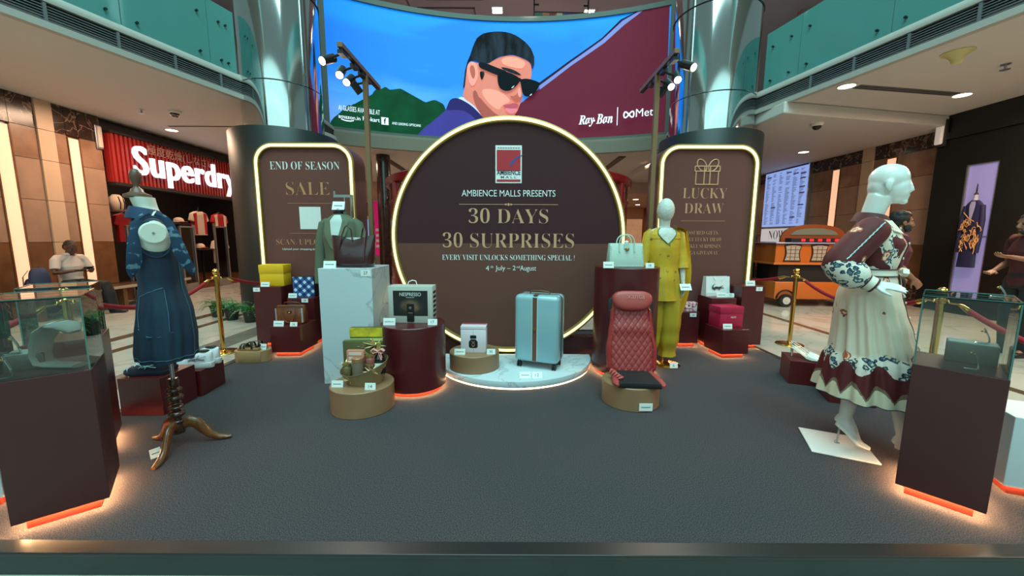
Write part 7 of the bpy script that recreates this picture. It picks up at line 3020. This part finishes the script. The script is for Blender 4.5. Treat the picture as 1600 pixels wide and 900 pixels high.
m_redc = M('red_jersey', rgb(170, 20, 26), .8)
m_whc = M('white_jersey', rgb(220, 196, 176), .8)
tshirt('red shirt hanging at the shop\'s entrance edge', -9.1, 9.15, 1.92, m_redc, None, 1.0)
tshirt('white shirt behind the red one at the shop\'s entrance edge', -9.35, 9.55, 1.9, m_whc, None, .95)
tshirt('white and red jersey hanging in the middle of the shop', -9.3, 11.55, 2.12, m_whc, m_redc, 1.05)
tshirt('red jersey beside the white and red one', -9.3, 12.35, 2.1, m_redc, m_whc, 1.05)
tshirt('white shirt hanging low at the shop\'s far end', -9.2, 12.15, 1.3, m_whc, None, 1.1)
t = thing('shelf_bag', 'white rucksack on the shop\'s high shelf', 'bag', (-9.85, 9.75, 2.0))
mb = MB()
mb.lathe([(.10, 0), (.13, .03), (.14, .2), (.12, .34), (.06, .41), (.001, .42)], 20, ry=1.2)
mb.build('body', m_whc, t, smooth=70)
mb = MB()
for s in (-1, 1):
    mb.tube([(.13, s * .05, .05), (.15, s * .05, .2), (.10, s * .05, .36)], .012, 8)
mb.build('strap', m_black, t, smooth=60)
for lb, x, y, z in (('pale cap on the shop\'s middle display', -9.3, 10.85, 1.78), ('small pale cap on the shop\'s lower shelf', -9.3, 11.5, 1.05)):
    t = thing('cap', lb, 'cap', (x, y, z), 0, 'caps in the clothes shop')
    mb = MB()
    mb.lathe([(.12, 0), (.122, .04), (.10, .10), (.05, .13), (.001, .135)], 24)
    mb.build('crown', m_whc, t, smooth=70)
    mb = MB()
    mb.ell((.13, 0, .01), (.10, .10, .012))
    mb.build('brim', m_redc, t, smooth=60)
for i, (y0, y1, z, lb) in enumerate(((8.5, 9.9, 2.0, 'high shelf carrying the white rucksack'), (10.4, 11.2, 1.75, 'middle shelf carrying the pale cap'), (11.28, 11.95, 1.02, 'low shelf under the white and red jersey'))):
    t = thing('shop_shelf', lb, 'shelf', (-9.9 if z == 2.0 else -9.4, (y0 + y1) / 2 + (.45 if z == 2.0 else 0), 0), 0, 'shelves in the clothes shop')
    rbox('board', .5, y1 - y0, .03, M('shop_shelf_wood_%d' % i, rgb(60, 36, 26), .4), t, z=z - .03)
    for s in (-1, 1):
        rbox('upright', .04, .04, z, m_black, t, c=(-.2, s * (y1 - y0) / 2 * .9))
for i, (y0, y1, h_, lb) in enumerate(((9.62, 10.02, 1.63, 'framed glass door panel nearer the marble wall'), (10.75, 11.18, 1.66, 'framed glass door panel nearer the dark cladding'), (8.3, 8.75, 1.6, 'framed glass door panel behind the denim dress form'))):
    t = thing('shop_gate', lb, 'gate', (-8.25, (y0 + y1) / 2, 0), 0, 'security gates of the clothes shop')
    w = y1 - y0
    mb = MB()
    for y in (-w / 2, w / 2):
        mb.box((0, y, h_ / 2), (.05, .035, h_))
    mb.box((0, 0, h_), (.05, w + .035, .04))
    mb.box((0, 0, .1), (.05, w, .2))
    mb.build('frame', m_steel, t, bevel=.003)
    mb = MB()
    mb.box((0, 0, h_ / 2 + .1), (.01, w - .04, h_ - .25))
    mb.build('clear_panel', m_shopglass, t)

# ================================================================ FLOOR DIRECTORY
t = thing('floor_directory', 'big glowing pale blue floor directory screen on the right wall', 'screen', (8.56, 12.3, 1.78))
mb = MB()
mb.b2(-.06, .04, -.97, .97, -.03, 2.0)
mb.build('case', m_steel, t, bevel=.004)
mb = MB()
mb.b2(-.068, -.06, -.94, .94, 0, 1.97)
mb.build('display', M('directory_blue', rgb(150, 178, 244), .4, emit=.75), t)
tofs = lambda x, y_, z: (-.072 + y_, -x, z)
mb = MB()
mb.b2(-.07, -.068, -.94, .94, 1.74, 1.90)
hb = mb.build('header_bar', M('directory_header', rgb(60, 62, 80), .4), t)
mb = MB()
put_text(mb, 'FLOOR DIRECTORY', 0, 1.785, 0, width=.75, height=.075, fn=tofs)
mb.build('header_lettering', M('directory_white', rgb(230, 235, 250), .5, emit=.8), hb)
mb = MB()
rnd = random.Random(4)
for c_ in range(6):
    for r_ in range(46):
        if rnd.random() < .1:
            continue
        y0 = .86 - .30 * c_
        z = 1.66 - .035 * r_
        w = rnd.uniform(.08, .2)
        mb.add([(-.0695, y0, z), (-.0695, y0 - w, z), (-.0695, y0 - w, z + .013), (-.0695, y0, z + .013)], [(0, 1, 2, 3)])
for c_, r_ in ((5, 4), (4, 3), (5, 8), (5, 15), (5, 20), (3, 1), (0, 2), (1, 30), (4, 40), (5, 30)):
    y0 = .86 - .30 * c_
    z = 1.66 - .035 * r_ - .01
    mb.add([(-.0697, y0, z), (-.0697, y0 - .22, z), (-.0697, y0 - .22, z + .035), (-.0697, y0, z + .035)], [(0, 1, 2, 3)])
mb.build('listing', M('directory_text', rgb(70, 86, 150), .5), t)
t = thing('glowing_sign', 'pale glowing sign strip under the floor directory', 'sign', (8.56, 12.3, 1.30))
mb = MB()
mb.b2(-.05, .04, -.97, .97, 0, .42)
mb.build('panel', M('pale_sign', rgb(226, 224, 226), .5, emit=.5), t)
mb = MB()
put_text(mb, serif('NOW'), -.2, .08, 0, width=.75, height=.28, fn=lambda x, y_, z: (-.053, -x, z), thin=-.01)
mb.build('lettering', m_dktxt, t)

# ================================================================ ORANGE CART
ct = thing('vintage_cart', 'orange vintage style cart with arched windows and rubber wheels', 'cart', (5.42, 7.86, 0), radians(-3))
m_or = M('orange_paint', rgb(186, 92, 26), .4, coat=.2)
m_dko = M('dark_brown_frame', rgb(44, 22, 18), .4)
mb = MB()
mb.b2(0, 1.75, 0, .85, .16, .52)
mb.build('chassis', m_or, ct, bevel=.02, smooth=40)
mb = MB()
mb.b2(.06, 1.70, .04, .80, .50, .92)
mb.build('dark_body', M('cart_dark_panel', rgb(22, 16, 16), .5), ct)  # near-black box between the orange chassis and the cabin
mb = MB()
mb.b2(-.06, 1.78, -.02, .85, .90, 1.30)
mb.build('cabin', m_or, ct, bevel=.01)
mb = MB()
mb.b2(-.10, 1.82, -.06, .88, .875, .91)
mb.build('sill_rail', M('light_orange_rail', rgb(190, 106, 50), .4), ct, bevel=.005)
mb = MB()
mb.b2(-.10, 1.82, -.08, .88, 1.30, 1.325)
mb.build('counter_top', M('lilac_counter', rgb(150, 150, 190), .15, coat=.4), ct, bevel=.004)
for i, x in enumerate((.10, .62, 1.14)):
    def win(k, ins):
        w_, h0, h1 = .34 - ins, .94 + ins * .5, 1.27 - ins * .5
        pts = []
        for j in range(7):
            f = j / 6
            pts.append((x + ins / 2 + .03 * sin(pi * f), h0 + (h1 - h0) * f))
        for j in range(7):
            f = j / 6
            pts.append((x + ins / 2 + w_ * f, h1 + .022 * sin(pi * f)))
        for j in range(7):
            f = 1 - j / 6
            pts.append((x + ins / 2 + w_ - .03 * sin(pi * f), h0 + (h1 - h0) * f))
        return pts
    mb = MB()
    mb.prism(win(0, 0), -.035, -.018)
    fr = mb.build('window_frame', m_dko, ct)
    mb = MB()
    mb.prism(win(0, .045), -.038, -.034)
    mb.build('pane', M('cart_pane_%d' % i, rgb(170, 150, 136), .3), fr)
    mb = MB()
    for k in range(1, 4):
        mb.b2(x + .05, x + .30, -.042, -.036, .95 + .075 * k, .957 + .075 * k)
    for k in range(1, 3):
        mb.b2(x + .03 + .09 * k, x + .037 + .09 * k, -.042, -.036, .97, 1.25)
    mb.build('glazing_bar', m_dko, fr)
for x in (.22, 1.42):
    mb = MB()
    mb.tube([(x, -.06, .135), (x, .06, .135)], .135, 28)
    wh = mb.build('tyre', m_black, ct, smooth=40)
    mb = MB()
    mb.tube([(x, -.068, .135), (x, -.05, .135)], .075, 24)
    mb.tube([(x, -.078, .135), (x, -.06, .135)], .025, 16)
    mb.build('hub_cap', M('hub_white', rgb(190, 186, 180), .4), wh, smooth=40)
    mb = MB()
    mb.tube([(x + .18 * cos(a), -.012, .16 + .19 * sin(a)) for a in [radians(5 + 170 * j / 14) for j in range(15)]], (.03, .012), 8, flat=(0, 1, 0))
    mb.build('mudguard', m_black, ct, smooth=50)
mb = MB()
arch = [(.28, 1.325), (.28, 1.42)] + [(.95 - .64 * cos(a), 1.44 + .26 * sin(a) ** .8) for a in [radians(10 + 160 * j / 16) for j in range(17)]] + [(1.66, 1.42), (1.66, 1.325)]
mb.prism(arch, .40, .46)
hb = mb.build('arched_headboard', M('dark_orange_board', rgb(140, 70, 34), .4), ct, bevel=.004)
mb = MB()
mb.prism([(.95 - .48 * cos(a), 1.45 + .17 * sin(a) ** .8) for a in [radians(6 + 168 * j / 16) for j in range(17)]], .385, .40)
mb.build('grey_inset', M('grey_green_inset', rgb(120, 124, 112), .4), hb)
mb = MB()
mb.b2(.30, 1.60, .10, .30, 1.325, 1.41)
db = mb.build('price_display_bar', m_black, ct, bevel=.004)
for k in range(6):
    mb = MB()
    x = .50 + .165 * k
    mb.b2(x, x + .075, .092, .10, 1.345, 1.395)
    mb.build('red_digit_window', M('red_digits_%d' % k, rgb(230, 30, 40), .5, emit=1.2), db)

cb = thing('lattice_kiosk', 'dark kiosk with latticed windows beside the orange cart', 'kiosk', (4.92, 8.75, 0))
mb = MB()
mb.b2(0, .62, 0, .6, .08, .88)
mb.build('lower_body', m_black, cb, bevel=.01)
mb = MB()
for x in (0, .58):
    for y in (0, .56):
        mb.b2(x, x + .04, y, y + .04, .88, 1.44)
mb.b2(-.04, .66, -.04, .64, 1.44, 1.50)
mb.build('frame', m_dko, cb, bevel=.004)
mb = MB()
for k in range(1, 5):
    mb.b2(.02 + .125 * k, .035 + .125 * k, .0, .015, .88, 1.44)
for k in range(1, 4):
    mb.b2(.03, .6, .0, .015, .88 + .14 * k, .895 + .14 * k)
mb.tube([(.04 + .27 * (1 - cos(a)), .008, 1.33 + .1 * sin(a)) for a in [pi * j / 16 for j in range(17)]], .012, 6)
mb.build('lattice', m_dko, cb)
mb = MB()
mb.loft([[V(.31 + .38 * cos(a) * k, .3 + .36 * sin(a) * k, z) for a in [2 * pi * j / 24 for j in range(24)]] for z, k in ((1.5, 1.0), (1.56, .9), (1.62, .6), (1.66, .25))])
mb.build('domed_roof', m_black, cb, smooth=60)
mb = MB()
mb.box((.31, .25, 1.10), (.5, .02, .3))
mb.build('lit_shelf', M('kiosk_goods', rgb(150, 110, 80), .6, noise=(20, .8)), cb)

# ================================================================ BOUTIQUE WINDOW ON THE RIGHT
w = thing('lit_display_window', 'tall lavender lit boutique window with a navy jacket and gold cords', 'window display', (8.44, 7.095, .42))
mb = MB()
mb.b2(.0, .22, -.235, .235, 0, 2.32)
mb.build('light_panel', M('lavender_light', rgb(128, 124, 176), .5, emit=.55), w)
mb = MB()
for y in (-.235, .235):
    mb.b2(-.03, .02, y - .015, y + .015, 0, 2.33)
mb.b2(-.03, .02, -.25, .25, 2.32, 2.35)
mb.b2(-.03, .02, -.25, .25, -.02, .0)
mb.build('window_trim', m_steel, w)
mb = MB()
mb.b2(-.012, .0, -.23, .23, 1.02, 1.04)
mb.build('back_rail', M('lavender_dark', rgb(96, 92, 140), .5), w)
nj = thing('jacket_form', 'navy jacket on a form inside the lavender boutique window', 'jacket', (8.36, 7.085, .44))
nj.scale = (.6, .66, 1)
m_nav = M('navy_wool', rgb(24, 26, 70), .7)
jk = Shell([(1.66, 0, 0, .05, .09), (1.62, 0, 0, .055, .16), (1.56, 0, 0, .065, .22), (1.2, 0, 0, .075, .21), (.9, 0, 0, .07, .19), (.45, 0, 0, .075, .22)])
mb = MB()
jk.loft(mb, nz=24, n=40, cap=(True, True))
mb.build('jacket', m_nav, nj, smooth=60)
for s in (-1, 1):
    mb = MB()
    mb.tube([(0, s * .19, 1.56), (-.01, s * .235, 1.3), (-.02, s * .235, 1.0), (-.02, s * .22, .72)], [.055, .06, .055, .045], 16)
    mb.build('sleeve', m_nav, nj, smooth=60)
mb = MB()
mb.tube([(0, 0, 1.64), (0, 0, 1.76)], [.05, .045], 16)
mb.build('neck_form', M('pale_linen_form', rgb(170, 170, 196), .7), nj, smooth=50)
mb = MB()
mb.lathe([(.05, 1.76), (.04, 1.78), (.015, 1.80), (.018, 1.86), (.012, 1.94), (.001, 1.96)], 16)
mb.build('neck_finial', m_black, nj, smooth=50)
mb = MB()
rows = [(1.64 - .42 * i / 8, pi - .38 * (1 - i / 9), pi + .38 * (1 - i / 9)) for i in range(9)]
jk.strip(mb, rows, .004, 6)
mb.build('shirt_front', M('pale_shirt', rgb(150, 156, 200), .7), nj, smooth=60)
mb = MB()
rnd = random.Random(11)
for k in range(26):
    y, z = rnd.uniform(-.2, .12), rnd.uniform(.85, 1.35)
    pts = [V(-.10, y, z)]
    for q in range(7):
        pts.append(pts[-1] + V(rnd.uniform(-.01, .01), rnd.uniform(-.05, .05), rnd.uniform(-.09, .05)))
    mb.tube(pts, .009, 6)
mb.tube([V(-.09, .16, 1.45), V(-.10, .02, 1.34), V(-.10, -.12, 1.28)], .008, 6)
mb.build('gold_cords', M('gold_cord', rgb(200, 150, 90), .5), nj, smooth=60)

# ================================================================ BEHIND THE ROUND SIGN
kk = thing('round_kiosk', 'round red framed kiosk mostly hidden behind the round sign', 'kiosk', (-.08, 9.3, 0))
m_redk = M('red_kiosk_paint', rgb(140, 18, 18), .35, coat=.3)
mb = MB()
mb.lathe([(2.74, 2.46), (2.77, 2.48), (2.78, 2.60), (2.74, 2.63), (2.6, 2.63), (2.6, 2.48), (2.74, 2.46)], 72, cap=False)
mb.build('ring_beam', m_redk, kk, smooth=40)
for k in range(10):
    a = radians(36 * k)
    mb = MB()
    mb.box((2.70 * cos(a), 2.70 * sin(a), 1.23), (.14, .14, 2.46), rz=a)
    mb.build('post', m_redk, kk, bevel=.01)
for z0, z1 in ((.0, .5), (2.1, 2.16), (1.0, 1.06)):
    mb = MB()
    mb.lathe([(2.68, z0), (2.72, z0), (2.72, z1), (2.68, z1), (2.68, z0)], 72, cap=False)
    mb.build('rail', m_redk, kk, smooth=40)
mb = MB()
mb.lathe([(2.70, .5), (2.70, 2.45)], 72, cap=False)
mb.build('glazing', m_shopglass, kk, smooth=40)
mb = MB()
mb.lathe([(1.0, 0), (1.0, 1.6), (.001, 1.6)], 40)
mb.build('core', M('kiosk_core', rgb(120, 60, 40), .6, noise=(6, .6)), kk, smooth=40)
t = struct(MB().lathe([(.2, 0), (.2, 3.76)], 28, (-3.78, 11.6, 0)).build('column_slim', M('brown_column_stone', rgb(66, 36, 30), .2, noise=(9, .4), coat=.4), smooth=40))
bq2 = thing('wooden_chair', 'brown wooden slatted chair beyond the marble pedestal', 'chair', (-2.95, 8.9 - 2.6, 0))
mb = MB()
mb.b2(-.2, .2, -.2, .2, .43, .46)
mb.build('seat', m_wood, bq2, bevel=.004)
for sx in (-1, 1):
    for sy in (-1, 1):
        mb = MB()
        h_ = .43 if sy < 0 else .95
        mb.b2(sx * .18 - .018, sx * .18 + .018, sy * .18 - .018, sy * .18 + .018, 0, h_)
        mb.build('leg', m_wood, bq2)
mb = MB()
mb.b2(-.2, .2, .165, .195, .88, .95)
mb.b2(-.2, .2, .165, .195, .58, .62)
for k in range(5):
    mb.b2(-.14 + .07 * k - .01, -.14 + .07 * k + .01, .17, .19, .62, .88)
mb.build('slatted_back', m_wood, bq2)
# far shops
for lb, nm, x, y, w_, z0, z1, cc, em in (('tall magenta poster far behind the left light stand', 'poster_stand', -6.15, 17.8, .36, .55, 3.0, (196, 20, 110), .4),
                                       ('blue lit poster far behind the green blazer', 'poster_stand', -6.85, 17.9, .62, .7, 2.2, (120, 160, 235), .7)):
    t = thing(nm, lb, 'poster', (x, y, 0))
    mb = MB()
    mb.b2(-w_ / 2, w_ / 2, -.02, .02, z0, z1)
    mb.build('panel', M('poster_' + lb[:4], rgb(*cc), .5, emit=em), t)
    mb = MB()
    mb.b2(-w_ / 2 - .03, w_ / 2 + .03, .02, .06, 0, z1 + .03)
    mb.build('back_frame', m_steel, t)
    for k in range(4):
        mb = MB()
        mb.b2(-w_ * .3, w_ * .25, -.024, -.02, z0 + (z1 - z0) * (.45 - .1 * k), z0 + (z1 - z0) * (.5 - .1 * k))
        mb.build('pale_block', m_card, t)
t = thing('distant_shop', 'bright shop front far down the corridor left of the round sign', 'shop front', (-6.6, 22, 0))
mb = MB()
mb.b2(-2, 2.6, 0, .2, 2.55, 3.29)
mb.build('fascia', M('shop_fascia_pink', rgb(190, 130, 110), .5), t)
mb = MB()
put_text(mb, 'EDIS', -.9, 2.72, -.02, width=1.2, height=.36, thin=.03)
mb.build('lettering', M('shop_white_letters', rgb(240, 240, 245), .5, emit=1.2), t)
mb = MB()
mb.b2(-2, 2.6, .15, .2, 0, 2.55)
mb.build('lit_interior', M('shop_lit_interior', rgb(214, 160, 120), .6, emit=.35, noise=(1.5, .5)), t)
t = thing('distant_shop', 'bright shop front far down the corridor right of the round sign', 'shop front', (6.4, 25, 0))
mb = MB()
mb.b2(-2.4, 2, 0, .2, 2.6, 3.29)
mb.build('fascia', M('shop_fascia_cream', rgb(230, 190, 150), .5), t)
mb = MB()
mb.b2(-2.4, 2, .15, .2, 0, 2.6)
mb.build('lit_interior', M('shop_lit_interior_2', rgb(226, 170, 124), .6, emit=.4, noise=(1.5, .5)), t)
mb = MB()
mb.tube([(-.6 + .3 * cos(a), -.05, 2.9 + .25 * sin(a)) for a in [2 * pi * j / 20 for j in range(20)]], .04, 6, closed=True)
mb.b2(-.65, -.55, -.06, -.02, 2.7, 3.1)
mb.build('round_emblem', M('shop_round_emblem', rgb(255, 220, 190), .5, emit=1.0), t)
for y in (-.0,):
    mb = MB()
    mb.b2(-1.1, -.7, -.4, -.35, .4, 2.2)
    mb.build('dark_stand', M('violet_stand', rgb(60, 44, 90), .5), t)
t = thing('upper_rail', 'dark upper floor rail hung with coloured pennants above the screen', 'railing', (1.45, 12.6, 8.08), radians(2))
mb = MB()
for s in (-1, 1):
    mb = MB()
    mb.box((s * .82, 0, .095), (.035, .035, .65))
    mb.box((s * .76, 0, .27), (.16, .035, .035))
    mb.build('post', m_black, t)
mb = MB()
mb.b2(-.8, .8, -.015, .015, .05, .08)
mb.build('bar', m_black, t)
for k, cc in enumerate(((60, 120, 90), (190, 120, 80), (150, 60, 60), (220, 200, 170), (60, 80, 150), (110, 60, 130), (50, 70, 150))):
    mb = MB()
    x = -.68 + .21 * k
    mb.prism([(x - .09, .05), (x + .09, .05), (x + .07, -.2), (x, -.27), (x - .07, -.2)], -.012, .012)
    mb.build('pennant', M('pennant_%d' % k, rgb(*cc), .6), t)
